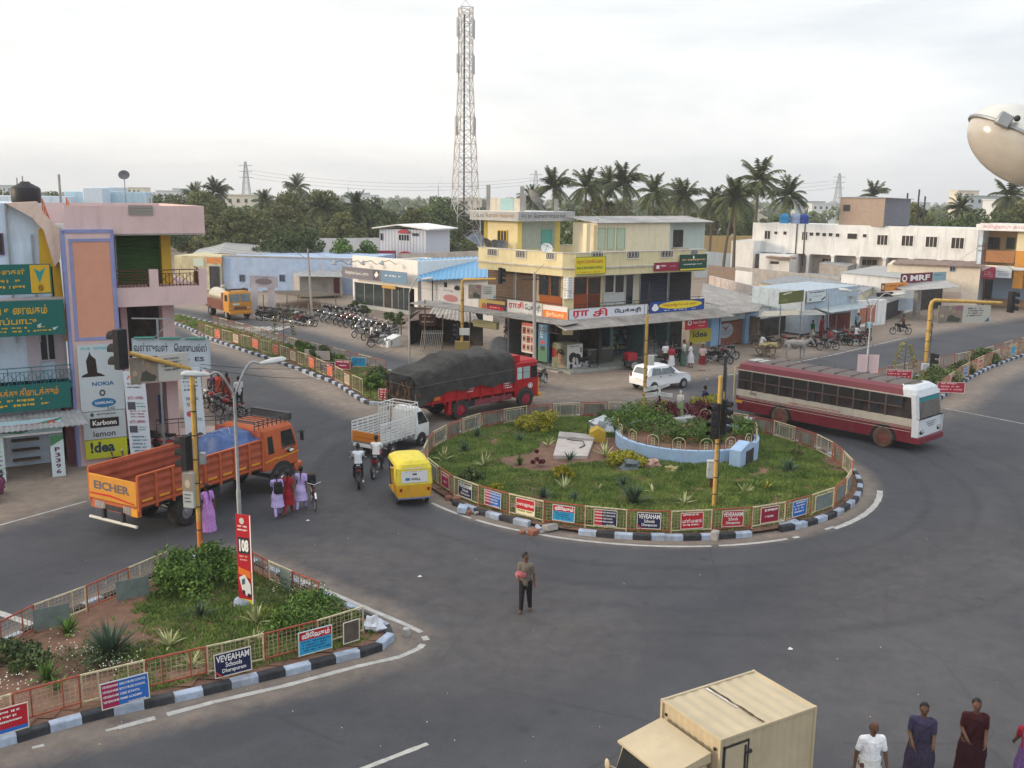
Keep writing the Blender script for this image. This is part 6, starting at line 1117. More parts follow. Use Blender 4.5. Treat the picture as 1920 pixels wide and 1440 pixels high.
mb=MB(M_glass);mb.quad((xc1+.03,-hc+.14,1.66),(xc1+.03,hc-.14,1.66),(xc1-.2,hc-.2,2.38),(xc1-.2,-hc+.2,2.38));mb.build("windscreen",otr)
boxpart(otr,"bumper",M_or,xc1-.25,xc1+.22,-hc,hc,.55,.92,c=.06);[boxpart(otr,"headlight",M_chrome,xc1+.2,xc1+.235,s*.85-.14,s*.85+.14,.66,.82)for s in(-1,1)]
mb=MB(M_dark);x0,x1_=xc0+.1,xc1-.3
for s in(-1,1):
 for z in(2.68,2.82):mb.beam((x0-.35,s*.95,z),(x1_,s*.95,z),.03,.03)
 for i in range(9):x=x0-.35+(x1_-x0+.35)*i/8;mb.beam((x,s*.95,2.52),(x,s*.95,2.82),.025,.025)
for i in range(7):x=x0+(x1_-x0)*i/6;mb.beam((x,-.95,2.66),(x,.95,2.66),.025,.025)
mb.beam((x1_,-.95,2.82),(x1_,.95,2.82),.04,.05);mb.beam((x0-.35,-.95,2.82),(x0-.35,.95,2.82),.03,.03);mb.build("roof_rack",otr)
mb=MB(paint("c86a4a"));shell(mb,[(2.6,x1_-.1,x1_+.12,.98,.05,M_dark),(2.85,x1_+.0,x1_+.16,.96,.05,M_dark)]);mb.build("rack_visor",otr)
for s in(-1,1):wheel(otr,w2,s*1.2,.5,.28,M_chrome,.52);wheel(otr,-w2,s*1.16,.5,.5,M_steel,.5)
def cloth_blob(name,par,x0,x1,y0,y1,zf,m,nx=28,ny=20,amp=.05,sd=1,skirt=None,world=None):
 vs=[];fs=[]
 for i in range(nx+1):
  for j in range(ny+1):
   u,v=i/nx,j/ny;x=x0+(x1-x0)*u;y=y0+(y1-y0)*v;e=min(u,1-u,.5)*2;f=min(v,1-v,.5)*2;z=zf(u,v)
   q=Vector((x*1.6,y*1.6,z*1.6+sd));vs.append((x+amp*noise.noise(q+Vector((5,0,0))),y+amp*noise.noise(q+Vector((0,9,0))),z+amp*1.4*noise.noise(q*1.7)+amp*.6*abs(noise.noise(q*4))))
 for i in range(nx):
  for j in range(ny):a=i*(ny+1)+j;fs.append((a,a+ny+1,a+ny+2,a+1))
 mb=MB(m);mb.add(vs,fs);return mb.build(name,par,sharp=60)
M_btarp=mat("blue_tarpaulin",(.04,.085,.22),rough=.5,var=.3,scale=4)
ss=lambda t:max(0,min(1,t))**2*(3-2*max(0,min(1,t)))
tp=thing("tarpaulin","crumpled blue tarpaulin heaped behind the orange cab","tarpaulin",loc,rz)
o=cloth_blob("cloth",tp,xb1-2.3,xb1-.08,-hb+.04,hb-.04,lambda u,v:1.22+(1.28*ss(u*1.9)*(.72+.28*sin(pi*v))),M_btarp,amp=.1,nx=40,ny=30)
mb=MB(paint("a8b0b8"))
for a,b in(((xb1-1.2,-hb-.03,1.6),(xb1-.5,0,2.62)),((xb1-.2,-hb-.03,1.7),(xb1-.9,0,2.6))):mb.tube([a,b,(b[0],hb,2.2)],.012,n=4)
mb.build("rope",tp)
loc,rz,wbr=pose((862,787),(983,765),1.05);rtr=thing("lorry","red lorry loaded high under a dark ragged tarpaulin, with red wheels","lorry",loc,rz);w2=wbr/2
M_rd=mat("red_lorry_paint",(.38,.012,.015),rough=.5,var=.15,streak=.2,scol=(.15,.03,.03));xb0,xb1=-w2-2.55,w2-.78
cargo(rtr,xb0,xb1,1.12,1.1,1.62,M_rd,M_rd,corr=False);chassis(rtr,xb0+.2,w2+.6,1.1);mb=MB(M_dark);mb.box(xb0,xb1,-1.1,1.1,1.0,1.08);mb.build("cargo_floor",rtr)
mb=MB(M_rd);
for s in(-1,1):
 mb=MB(M_rd);[mb.box(x,x+.05,s*1.0-.02,s*1.0+.02,.55,1.1)for x in[-w2+1.2+i*.42 for i in range(5)]]
 mb.box(-w2+1.0,w2-.9,s*1.02-.015,s*1.02+.015,.6,.9,mat("faded_red_tank",(.22,.05,.06),var=.4));mb.build("under_guard",rtr);mb=MB(M_rd);mb.box(-w2-.75,-w2-.55,s*.75,s*1.1,.35,1.05);mb.build("mud_flap",rtr)
sideart(rtr,"side_lettering",xb0+.8,xb1-.1,-1.19,1.15,1.6,[('l',.4,.3,.5,.9,2,W_),('l',.86,.1,.98,.85,3,W_),('r',.0,.1,.08,.5,sgn("c8642a"))])
xc0,xc1=xb1+.08,w2+.95
mb=MB(M_rd);shell(mb,[(.62,xc0+.05,xc1-.02,1.08,.08,M_rd),(1.55,xc0,xc1,1.12,.08,M_rd),(1.57,xc0,xc1,1.12,.08,M_rd),(2.28,xc0,xc1-.08,1.08,.1,M_rd),(2.4,xc0,xc1+.05,1.1,.2,M_rd),(2.55,xc0+.05,xc1-.05,1.02,.3,M_rd),(2.6,xc0+.2,xc1-.3,.8,.3,M_rd)]);mb.box(xc0-.1,xc0+.35,-1.05,1.05,2.5,2.85);mb.build("cab",rtr)
for s in(-1,1):
 for k,(a,b,m)in enumerate(((.1,.42,paint("a8c8c0")),(.52,.98,paint("90a8a4")),(1.08,1.5,M_glass))):mb=MB(M_rd);y=s*1.125;mb.box(xc0+a,xc0+b,y-.02,y,1.6,2.22,m);mb.build("side_window",rtr)
 mb=MB(M_inner);mb.prism([(w2+.6*cos(t),s*1.09,.52+.62*sin(t))for t in[pi*i/12 for i in range(13)]],(0,s*.05,0));mb.build("wheel_arch",rtr)
 wheel(rtr,w2,s*1.2,.52,.28,M_rimk,.55);wheel(rtr,-w2,s*1.17,.52,.5,M_rimk,.55)
mb=MB(M_glass);mb.quad((xc1+.01,-1.0,1.6),(xc1+.01,1.0,1.6),(xc1-.07,1.0,2.25),(xc1-.07,-1.0,2.25));mb.build("windscreen",rtr);boxpart(rtr,"front_panel",M_ye2,xc1-.02,xc1+.05,-1.1,1.1,.62,1.52);boxpart(rtr,"bumper",M_ye2,xc1-.02,xc1+.2,-1.12,1.12,.5,.72)
sideart(rtr,"door_badge",xc0+.85,xc0+1.2,-1.135,1.05,1.35,[('o',.5,.5,.48,.48,.75,W_),('r',.3,.25,.7,.7,W_)])
M_tarp=mat("dark_tarpaulin",(.042,.040,.037),rough=.8,var=.45,scale=2.2,bump=.7,bscale=6);tl=thing("tarpaulin_load","dark tarpaulin lashed over the red lorry's bulging load","load",loc,rz)
def zf(u,v):
 h=2.92-.75*ss(1-u*3.2)*.9-.22*ss((.5-u)*1.6)+.08*sin(u*14)
 e=min(v,1-v)*2;return 1.45+(h-1.45)*ss(e*4.2+.02)**.7-(.5*ss(1-u*12))
xa=xb0-.25;xbb=xb1-.05;vs=[];fs=[];nx,ns=54,44
for i in range(nx+1):
 u=i/nx;x=xa+(xbb-xa)*u;top=3.2-.6*ss(1-u*2.6)+.07*sin(u*17)-.14*ss(abs(u-.62)*3);bot=1.5-.62*ss(1-u*3.4)+.06*sin(u*23)
 for j in range(ns+1):
  t=j/ns;a=pi*(1-t)
  cx=cos(a);sx=sin(a);p=.32;y=1.2*(abs(cx)**p)*(1 if cx>0 else-1);z=bot+(top-bot)*(abs(sx)**.33)
  q=Vector((x*1.3,y*1.3,z*1.3));d=.1*noise.noise(q)+.05*noise.noise(q*3.1)+.03*abs(noise.noise(Vector((x*5,y,z*1.2))))
  vs.append((x+.06*noise.noise(q*2+Vector((3,3,3))),y*(1+d*.55),z+d))
for i in range(nx):
 for j in range(ns):a=i*(ns+1)+j;fs.append((a,a+ns+1,a+ns+2,a+1))
mb=MB(M_tarp);mb.add(vs,fs);ring0=vs[:ns+1];ringN=vs[-(ns+1):]
cz=(xa+.1,0,1.5);vs2=[];
for k,sc_ in enumerate((1,.8,.5,.05)):
 for(x,y,z)in ring0:q=Vector((y*3,z*.9,k));vs2 .append((xa-.06*(k>0)+.14*noise.noise(q*1.4),y*sc_,1.3+(z-1.3)*sc_))
n1=ns+1;mb.add(vs2,[(k*n1+j,k*n1+j+1,(k+1)*n1+j+1,(k+1)*n1+j)for k in range(3)for j in range(ns)]);mb.add(ringN,[tuple(range(n1))]);mb.build("cloth",tl,sharp=70)
M_tan=mat("torn_brown_sheet",(.20,.105,.055),rough=.8,var=.6,scale=5,bump=.8,bscale=5);mb=MB(M_tan);rr=random.Random(4)
for k in range(22):
 y=-1.25+k*.115+rr.uniform(-.06,.06);w0=rr.uniform(.01,.07);z1=rr.uniform(1.3,2.3);z0=z1-rr.uniform(.3,1.2);x=xa-.15-rr.uniform(0,.08);tl_=rr.uniform(-.25,.25);pts=[(x+.06*sin(z*5+k),y+.09*sin(z*3.4+k*2)+(z-z1)*tl_,z)for z in[z1+(z0-z1)*i/6 for i in range(7)]]
 mb.add([(a,b-w0*(1-i*.12),c_)for i,(a,b,c_)in enumerate(pts)]+[(a-.05,b+w0*(1-i*.12),c_)for i,(a,b,c_)in enumerate(pts)],[(i,i+1,i+8,i+7)for i in range(6)])
for k in range(0):
 x=xa+.15+k*.14;w0=rr.uniform(.02,.05);pts=[(x+.08*sin(z*3+k),-1.29-.03*sin(z*4+k),z)for z in[2.0-k*.03+(-.9)*i/6 for i in range(7)]]
 mb.add([(a-w0,b,c_)for a,b,c_ in pts]+[(a+w0,b-.02,c_)for a,b,c_ in pts],[(i,i+1,i+8,i+7)for i in range(6)])
pp=[(xa+1.0+.35*i,-1.0+.12*sin(i*2),2.5+.07*i)for i in range(3)];mb.build("torn_strips",tl)
mb=MB(paint("6a6a60"));mb.tube([(xa+.1,-1.25,2.0),(xa+2,-1.3,2.1),(xbb,-1.27,2.2)],.012,n=4);mb.tube([(xa-.2,-1.1,2.0),(xa-.25,0,2.05),(xa-.2,1.1,2.0)],.015,n=4);mb.tube([(xa-.2,-1.1,1.4),(xa-.25,0,1.35),(xa-.2,1.1,1.4)],.015,n=4);mb.build("rope",tl)
loc,rz,wbp=pose((735,854),(788,836),.66);pu=thing("pickup","small white pickup with a slatted cage bed and an orange tailboard","pickup",loc,rz);w2=1.02
M_wh=mat("white_vehicle_paint",(.72,.72,.70),rough=.35,var=.04,streak=.12,scol=(.35,.3,.26));M_wp=mat("white_pipe_paint",(.62,.62,.60),rough=.5,var=.1)
mb=MB(M_wh);x0,x1_=w2-.45,w2+.62;shell(mb,[(.38,x0,x1_,.7,.1,M_wh),(.95,x0,x1_+.02,.72,.14,M_wh),(1.0,x0,x1_-.02,.72,.14,M_wh),(1.62,x0+.05,x1_-.42,.63,.16,M_wh),(1.74,x0+.12,x1_-.52,.56,.2,M_wh)]);mb.build("cab",pu)
for s in(-1,1):
 mb=MB(M_glass);mb.loft([[(x0+.22,s*.732,1.02),(x1_-.16,s*.732,1.02),(x1_-.16,s*.70,1.02),(x0+.22,s*.70,1.02)],[(x0+.24,s*.655,1.55),(x1_-.5,s*.655,1.55),(x1_-.5,s*.62,1.55),(x0+.24,s*.62,1.55)]]);mb.build("side_window",pu)
 mb=MB(M_dark);mb.prism([(w2+.33*cos(t),s*.7,.3+.34*sin(t))for t in[pi*i/12 for i in range(13)]],(0,s*.025,0));mb.build("wheel_arch",pu);wheel(pu,w2,s*.765,.27,.15,M_chrome,.6);wheel(pu,-w2,s*.765,.27,.15,M_chrome,.6)
 boxpart(pu,"mirror",M_dark,x1_-.2,x1_-.12,s*.86-.06,s*.86+.06,1.15,1.35);mb=MB(M_wp);b0,b1=-w2-.85,x0-.04;y=s*.76
 for z in(.72,.84,.96,1.08,1.2,1.34,1.48):mb.box(b0,b1,y-.012,y+.012,z-.035,z+.035)
 for i in range(8):x=b0+(b1-b0)*i/7;mb.box(x-.02,x+.02,y+s*.005,y+s*.04,.58,1.5)
 mb.build("slatted_side",pu)
mb=MB(M_wp);xa_,xb_=b1-.75,b1+.25
for s in(-1,1):
 for i in range(6):x=xa_+(xb_-xa_)*i/5;mb.beam((x,s*.72,1.5 if x<x0 else 1.66),(x,s*.68,2.02),.03,.03)
 for z in(1.75,2.0):mb.beam((xa_,s*.7,z),(xb_,s*.69,z),.035,.035)
for x in(xa_,xb_,(xa_+xb_)/2):mb.beam((x,-.7,2.02),(x,.7,2.02),.035,.035)
for i in range(8):y=-.6+i*1.2/7;mb.beam((xa_,y,1.0),(xa_,y,2.02),.025,.025)
mb.build("cage",pu);boxpart(pu,"cargo_floor",M_steel,b0,b1,-.74,.74,.56,.66);mb=MB(paint("c87a2c"));mb.box(b0-.04,b0,-.76,.76,.66,1.1,c=.01);mb.box(b0-.045,b0-.04,-.6,.6,.84,.86,paint("8a4a1c"));mb.build("tailboard",pu);mb=MB(M_wh);mb.box(b0-.02,b0+.06,-.74,.74,.42,.58,c=.02);mb.build("rear_bumper",pu)
mb=MB(M_glass);mb.quad((x1_-.015,-.6,1.03),(x1_-.015,.6,1.03),(x1_-.4,.52,1.58),(x1_-.4,-.52,1.58));mb.build("windscreen",pu);boxpart(pu,"front_panel",paint("c8962c"),x1_+.0,x1_+.04,-.62,.62,.45,.92)
a,b=V2(G(745,950)),V2(G(806,945));h=Vector((-(b-a).y,(b-a).x)).normalized();c0=(a+b)/2+h*.3;ar=thing("auto_rickshaw","yellow auto rickshaw seen from behind with a white advert on its canvas","auto rickshaw",(c0 .x,c0 .y,0),atan2(h.y,h.x))
M_ya=mat("yellow_canvas",(.66,.54,.05),rough=.55,var=.12,scale=5);M_yo=mat("yellow_orange_metal",(.62,.33,.025),rough=.42,var=.1,streak=.2,scol=(.3,.15,.05))
mb=MB(M_yo);shell(mb,[(.34,-.5,.35,.6,.12,M_yo),(.78,-.52,.4,.65,.14,M_yo),(.86,-.52,.4,.65,.14,M_yo)],top=M_black);mb.box(.3,1.3,-.6,.6,.3,.38);shell(mb,[(.34,1.25,1.9,.45,.2,M_yo),(.95,1.3,1.8,.5,.2,M_yo)],top=M_yo);mb.build("body",ar)
mb=MB(M_ya);shell(mb,[(.84,-.53,-.36,.66,.08,M_ya),(1.42,-.46,-.3,.64,.08,M_ya),(1.52,-.38,-.24,.6,.08,M_ya)],bot=False);shell(mb,[(1.42,-.46,1.45,.64,.2,M_ya),(1.55,-.42,1.4,.62,.25,M_ya),(1.66,-.3,1.2,.5,.25,M_ya),(1.69,-.1,.9,.35,.25,M_ya)])
for s in(-1,1):mb.add([(-.5,s*.655,.86),(.05,s*.655,.86),(.05,s*.645,1.44),(-.44,s*.645,1.44)],[(0,1,2,3)]);mb.add([(-.5,s*.63,.86),(.05,s*.63,.86),(.05,s*.62,1.44),(-.44,s*.62,1.44)],[(0,1,2,3)])
mb.build("canopy",ar)
mb=MB();O=Vector((-.535,.48,.92));V=Vector((.075,0,.6)).normalized();art(mb,O,(0,-1,0),V,[('r',0,0,1,1,sgn("c8c8c8")),('r',.15,.2,.32,.42,sgn("2a6a9a")),('t',"WALL",.36,.2,.72,.42,BK_,.02),('e',.5,.72,.1,.07,sgn("4a4a4a")),('l',.1,.88,.9,.96,1,GY)],.96,.42,step=.006);mb.build("rear_advert",ar)
mb=MB();art(mb,(-.475,.34,1.395),(0,-1,0),Vector((.5,0,.8)).normalized(),[('r',0,0,1,1,sgn("b8b094")),('l',.05,.3,.95,.8,1,sgn("5a5a50"))],.68,.11,step=.006);mb.build("name_strip",ar)
sideart(ar,"side_sticker",-.4,-.1,-.66,.95,1.2,[('r',0,0,1,1,sgn("b8b8a8")),('l',.1,.2,.9,.8,3,GY)])
for s in(-1,1):wheel(ar,0,s*.6,.21,.11,mat("blue_hub",(.05,.12,.25)),.5);mb=MB(sgn("8a2018"));mb.box(-.535,-.52,s*.5-.05,s*.5+.05,.6,.72,c=.01);mb.build("tail_light",ar);mb=MB(M_dark);mb.tube([(1.2,s*.55,.38),(1.25,s*.6,1.45)],.02);mb.build("pillar",ar)
wheel(ar,1.7,.06,.21,.11,M_steel,.5,name="front_wheel");mb=MB(M_black);mb.box(-.3,.1,-.55,.55,.5,.62,c=.04);mb.box(-.35,-.25,-.55,.55,.6,1.1,c=.04);mb.build("seat",ar);mb=MB(mat("blue_grey_bumper",(.12,.13,.22)));mb.tube([(-.58,-.62,.36),(-.62,0,.36),(-.58,.62,.36)],.035);mb.build("bumper",ar)
mb=MB(M_dark);mb.quad((1.42,-.5,1.0),(1.42,.5,1.0),(1.36,.5,1.42),(1.36,-.5,1.42),m=M_glassl);mb.tube([(1.35,-.3,1.0),(1.35,.3,1.0)],.02);mb.build("windscreen",ar)
loc,rz,wbc=pose((1224,735),(1280,727),.68);car=thing("car","small white hatchback car passing behind the roundabout","car",loc,rz);w2=1.18;M_cw=mat("white_car_paint",(.80,.81,.82),rough=.25,var=.02,spec=.5)
def carshell(mb):
 prof=[(-1.72,.36),(-1.76,.62),(-1.70,.92),(-1.45,1.42),(-1.2,1.47),(.0,1.49),(.35,1.40),(.95,1.0),(1.55,.86),(1.74,.66),(1.76,.36)]
 secs=[];
 for y,k in((-.74,0),(-.76,.06),(-.715,.02),(-.62,.95),(.62,.95),(.715,.02),(.76,.06),(.74,0)):
  sec=[]
  for x,z in prof:zz=z if z<.95 else.95+(z-.95)*k;xx=x*(1 if abs(y)>.7 else.985);zz2=zz if k>=1 else min(zz,.93+(z-.95)*k if z>.95 else z);sec.append((xx,y,zz2))
  secs.append(sec)
 mb.loft(secs,M_cw,close=True)
mb=MB(M_cw);carshell(mb);shell(mb,[(.9,-1.62,1.0,.72,.25,M_cw),(1.38,-1.42,.3,.6,.22,M_cw),(1.47,-1.25,.1,.5,.25,M_cw),(1.49,-1.0,-.1,.4,.2,M_cw)],bot=False);mb.build("body",car)
for s in(-1,1):
 for a,b in((-1.28,-.6),(-.55,.2),):
  mb=MB(M_glassl);mb.loft([[(a-.08,s*.735,.93),(b+(.48 if b>0 else.02),s*.735,.93),(b+(.48 if b>0 else.02),s*.71,.93),(a-.08,s*.71,.93)],[(a+.05,s*.628,1.38),(b+.02,s*.628,1.38),(b+.02,s*.6,1.38),(a+.05,s*.6,1.38)]]);mb.build("side_window",car)
 for x in(-w2,w2):mb=MB(M_dark);mb.prism([(x+.3*cos(t),s*.745,.28+.32*sin(t))for t in[pi*i/12 for i in range(13)]],(0,s*.025,0));mb.build("wheel_arch",car);wheel(car,x,s*.80,.27,.16,M_steel,.62)
 mb=MB(sgn("7a1a1a"));mb.ball((-1.69,s*.66,.86),(.06,.08,.13));mb.build("tail_light",car);mb=MB(M_chrome);mb.ball((1.62,s*.55,.74),(.13,.14,.08));mb.build("headlight",car);mb=MB(M_dark);[mb.box(x,x+.12,s*.765-.012,s*.765+.012,.84,.87)for x in(-.75,.0)];mb.build("door_handle",car);boxpart(car,"mirror",M_cw,.38,.48,s*.8-.06,s*.8+.06,.95,1.06)
mb=MB(M_glassl);mb.quad((-1.64,-.55,.98),(-1.64,.55,.98),(-1.47,.48,1.34),(-1.47,-.48,1.34));mb.build("rear_window",car);mb=MB(M_glassl);mb.quad((.93,-.6,1.0),(.93,.6,1.0),(.35,.5,1.37),(.35,-.5,1.37));mb.build("windscreen",car);mb=MB();art(mb,(-1.775,.28,.62),(0,-1,0),(0,0,1),[('r',0,0,1,1,W_),('l',.1,.3,.9,.8,1,BK_)],.5,.12,step=.006);mb.build("number_plate",car)
a,b=V2(G(430,601)),V2(G(392,590));h=Vector((.6,-.8)).normalized();c0=(V2(G(427,600))+V2(G(462,597)))/2-h*2.0;tk=thing("tanker_lorry","yellow and brown water tanker lorry coming from the left","lorry",(c0 .x,c0 .y,0),atan2(h.y,h.x))
M_yt=mat("yellow_tanker_cab",(.55,.24,.03),rough=.45,var=.1);mb=MB(M_yt);shell(mb,[(.7,1.5,2.85,1.02,.1,M_yt),(1.55,1.5,2.9,1.05,.1,M_yt),(1.58,1.5,2.9,1.05,.1,M_yt),(2.35,1.5,2.75,1.0,.12,M_yt),(2.5,1.6,2.7,.9,.2,M_yt)]);mb.build("cab",tk)
for s in(-1,1):mb=MB(M_glassl);y0,y1=(.04,.92)if s>0 else(-.92,-.04);mb.quad((2.915,y0,1.62),(2.915,y1,1.62),(2.78,y1,2.28),(2.78,y0,2.28));mb.build("windscreen",tk);boxpart(tk,"side_window",M_glass,2.0,2.6,s*1.06-.01,s*1.06+.01,1.65,2.2);boxpart(tk,"headlight",M_chrome,2.9,2.94,s*.75-.12,s*.75+.12,.95,1.08);wheel(tk,2.0,s*1.02,.48,.28,M_steel,.5);wheel(tk,-1.9,s*1.02,.48,.45,M_steel,.5)
boxpart(tk,"grille",mat("brown_grille",(.14,.07,.04)),2.88,2.92,-.55,.55,.95,1.2);boxpart(tk,"name_plate",sgn("c8c8b8"),2.9,2.93,-.7,-.05,1.32,1.48);boxpart(tk,"bumper",M_yt,2.85,3.05,-1.02,1.02,.55,.78)
mb=MB(mat("silver_tank_shell",(.55,.50,.38),rough=.3,metal=.7,var=.15));mb.tube([(-3.0,0,1.75),(-2.9,0,1.75),(.9,0,1.75),(1.0,0,1.75)],[.5,.7,.7,.5],n=24);mb.tube([(-1,0,2.58),(-1,0,2.75)],.25,n=12);mb.build("tank",tk);mb=MB(mat("brown_tank_cradle",(.16,.06,.04),var=.3));mb.box(-2.9,1.0,-1.0,1.0,.75,1.55);mb.box(1.0,1.45,-1.0,1.0,.75,2.3,c=.05);mb.build("cradle",tk)
mb=MB(M_dark);[mb.beam((1.6+i*.35,-.8,2.62),(1.6+i*.35,.8,2.62),.04,.04)for i in range(4)];[mb.beam((1.5,s*.8,2.62),(2.7,s*.8,2.62),.04,.2)for s in(-1,1)];mb.build("roof_rack",tk)
ct=D(1,1,1);cL,cB,cR,cN=[V2(G(x,y,2.35))for x,y in((1243,1312),(1415,1258),(1520,1322),(1358,1392))];h=(cL-cB).normalized();cen=(cL+cB+cR+cN)/4;Lc=((cB-cL).length+(cR-cN).length)/2;Wc=((cN-cL).length+(cR-cB).length)/2
vt=thing("container_truck","cream box bodied mini truck at the bottom edge of the road","truck",(cen.x,cen.y,0),atan2(h.y,h.x));M_cc=mat("cream_container",(.47,.39,.26),rough=.5,var=.1,scale=1.4,bump=.12,bscale=3,streak=.3,scol=(.35,.27,.18))
def ribbed(mb,P,U,V,Nn,w,h_,n,d,m):
 P,U,V,Nn=map(Vector,(P,U,V,Nn));vs=[];k=n*4
 for i in range(k+1):o=d if(i%4)in(1,2)else 0;a=P+U*(w*i/k)+Nn*o;vs+=[a,a+V*h_]
 mb.add(vs,[(2*i,2*i+2,2*i+3,2*i+1)for i in range(k)],m)
l2,w2_=Lc/2,Wc/2;zt2_=2.35;zb2=.6;mb=MB(M_cc)
ribbed(mb,(-l2,-w2_,zb2),(1,0,0),(0,0,1),(0,-1,0),2*l2,zt2_-zb2,12,-.018,M_cc);ribbed(mb,(l2,w2_,zb2),(-1,0,0),(0,0,1),(0,1,0),2*l2,zt2_-zb2,12,-.018,M_cc);ribbed(mb,(l2,-w2_,zb2),(0,1,0),(0,0,1),(1,0,0),2*w2_,zt2_-zb2,9,-.018,M_cc);ribbed(mb,(-l2,w2_,zb2),(0,-1,0),(0,0,1),(-1,0,0),2*w2_,zt2_-zb2,9,-.018,M_cc)
ribbed(mb,(-l2,-w2_,zt2_),(1,0,0),(0,1,0),(0,0,1),2*l2,2*w2_,8,-.014,M_cc);mb.quad((-l2,-w2_,zb2),(l2,-w2_,zb2),(l2,w2_,zb2),(-l2,w2_,zb2),m=M_dark)
for s in(-1,1):
 mb.box(-l2-.012,l2+.012,s*w2_-.02,s*w2_+.02,zt2_-.03,zt2_+.015);mb.box(-l2-.012,l2+.012,s*w2_-.02,s*w2_+.02,zb2-.03,zb2+.05);mb.box(s*l2-.02,s*l2+.02,-w2_,w2_,zt2_-.03,zt2_+.013)
 for q in(-1,1):mb.box(s*l2-.025,s*l2+.025,q*w2_-.025,q*w2_+.025,zb2,zt2_+.018)
mb.build("container",vt)
mb=MB(M_rust);vs=[];rr=random.Random(5)
for i in range(15):y=-w2_+.06+(2*w2_-.12)*i/14;a=.012+.016*rr.random();vs+=[(.06+.02*rr.random()-a,y,zt2_+.006),(.06+.02*rr.random()+a,y,zt2_+.006)]
mb.add(vs,[(2*i,2*i+1,2*i+3,2*i+2)for i in range(14)],mat("dark_seam",(.06,.04,.03)));mb.add([(x+.06,y,z-.001)for x,y,z in vs[:18]],[(2*i,2*i+1,2*i+3,2*i+2)for i in range(8)],paint("c8c4bc"));mb.build("roof_seam",vt)
sd_=-1 if(cN-cen).dot(Vector((h.y,-h.x)))>0 else 1
mb=MB(M_dark);y=sd_*w2_+sd_*.012
for x0,x1_,z0,z1 in((l2-.62,l2-.59,.7,2.2),(l2-.1,l2-.07,.7,2.2),(l2-.62,l2-.07,2.17,2.2)):mb.box(x0,x1_,y-.012,y+.012,z0,z1)
mb.box(l2-.56,l2-.52,y-.02,y+.02,.7,2.12);mb.box(l2-.68,l2-.54,y-.02,y+.03,1.95,2.0);mb.build("side_door_frame",vt);boxpart(vt,"side_door",M_cc,l2-.585,l2-.105,y-.008,y+.006,.7,2.165,c=0);[boxpart(vt,"marker_lamp",M_black,l2,l2+.03,q*(w2_-.12)-.03,q*(w2_-.12)+.03,2.1,2.16)for q in(-1,1)]
mb=MB(M_cc);c0_=l2+.12;hv=w2_*.86;shell(mb,[(.4,c0_,c0_+1.15,hv,.1,M_cc),(1.0,c0_,c0_+1.18,hv,.12,M_cc),(1.25,c0_,c0_+1.05,hv,.12,M_cc),(1.88,c0_,c0_+.84,hv-.03,.05,M_cc)],top=M_cc);mb.prism([(c0_-.02,-hv,1.92),(c0_-.02,-hv,2.1),(c0_+.92,-hv,1.93),(c0_+.92,-hv,1.89)],(0,2*hv,0),M_cc);mb.build("cab",vt)
mb=MB(M_glass);mb.quad((c0_+1.065,-hv+.08,1.27),(c0_+1.065,hv-.08,1.27),(c0_+.875,hv-.1,1.84),(c0_+.875,-hv+.1,1.84));mb.build("windscreen",vt);mb=MB(W_);mb.quad((c0_+.91,sd_*.35,1.74),(c0_+.925,sd_*.47,1.74),(c0_+.9,sd_*.47,1.82),(c0_+.9,sd_*.35,1.82));mb.build("sticker",vt)
for s in(-1,1):boxpart(vt,"side_window",M_glass,c0_+.1,c0_+.75,s*(hv-.01)-.008,s*(hv-.01)+.008,1.15,1.62,c=0);mb=MB(M_cc);mb.tube([(c0_+.85,s*hv,1.35),(c0_+.98,s*(hv+.16),1.4)],.014);mb.ball((c0_+1.0,s*(hv+.16),1.42),(.03,.07,.11));mb.build("mirror",vt);[wheel(vt,x,s*(w2_-.02),.29,.17,M_steel,.55)for x in(-l2*.55,c0_+.45)]
# ========== people
def skinned(J,E,root,sub=1,vox=None):
 """One continuous surface: tapered limbs and elliptical torso pieces fused by a voxel remesh, then smoothed."""
 mb=MB(M_dark);Y=Vector((0,1,0));R2_=lambda r:r if isinstance(r,tuple)else(r,r)
 for n_,(c_,r)in J.items():r=R2_(r);mb.ball(tuple(c_),(r[0],r[1],(r[0]+r[1])/2),n=10)
 for a,b in E:
  p,q=J[a][0],J[b][0];ra,rb=R2_(J[a][1]),R2_(J[b][1]);d=(q-p)
  if d.length<1e-4:continue
  d.normalize();t=isinstance(J[a][1],tuple)and isinstance(J[b][1],tuple)
  if t:u=Y;v=d.cross(Y).normalized()
  else:u=d.orthogonal().normalized();v=d.cross(u);m_=lambda r:(min(r),min(r));ra,rb=m_(ra),m_(rb)
  mb.loft([[c_+u*(r[1]*cos(k*pi/5))+v*(r[0]*sin(k*pi/5))for k in range(10)]for c_,r in((p,ra),(q,rb))])
 me=bpy.data.meshes.new("s");me.from_pydata(mb.v,[],mb.f);o=bpy.data.objects.new("s",me);COL.objects.link(o);md=o.modifiers.new("r",'REMESH');md.mode='VOXEL';md.voxel_size=vox or(.009 if sub>1 else.024);md.use_smooth_shade=True
 s_=o.modifiers.new("m",'SMOOTH');s_.factor=.5;s_.iterations=4 if sub>1 else 2
 bpy.context.view_layer.update();ev=o.evaluated_get(bpy.context.evaluated_depsgraph_get());m2=bpy.data.meshes.new_from_object(ev);bpy.data.objects.remove(o);bpy.data.meshes.remove(me);return m2
def put(name,me,m,par):
 if not me.polygons:return
 me.name=name;me.materials.clear();me.materials.append(m);me.polygons.foreach_set("use_smooth",[True]*len(me.polygons));o=bpy.data.objects.new(name,me);COL.objects.link(o);o.parent=par
 return o
M_sk=mat("brown_skin",(.13,.065,.04),rough=.6,var=.1);M_hair=mat("black_hair",(.012,.01,.01),rough=.5,var=.3)
def dirv(f,s,side):return Vector((sin(f),side*sin(s)*cos(f),-cos(f)*cos(s)))
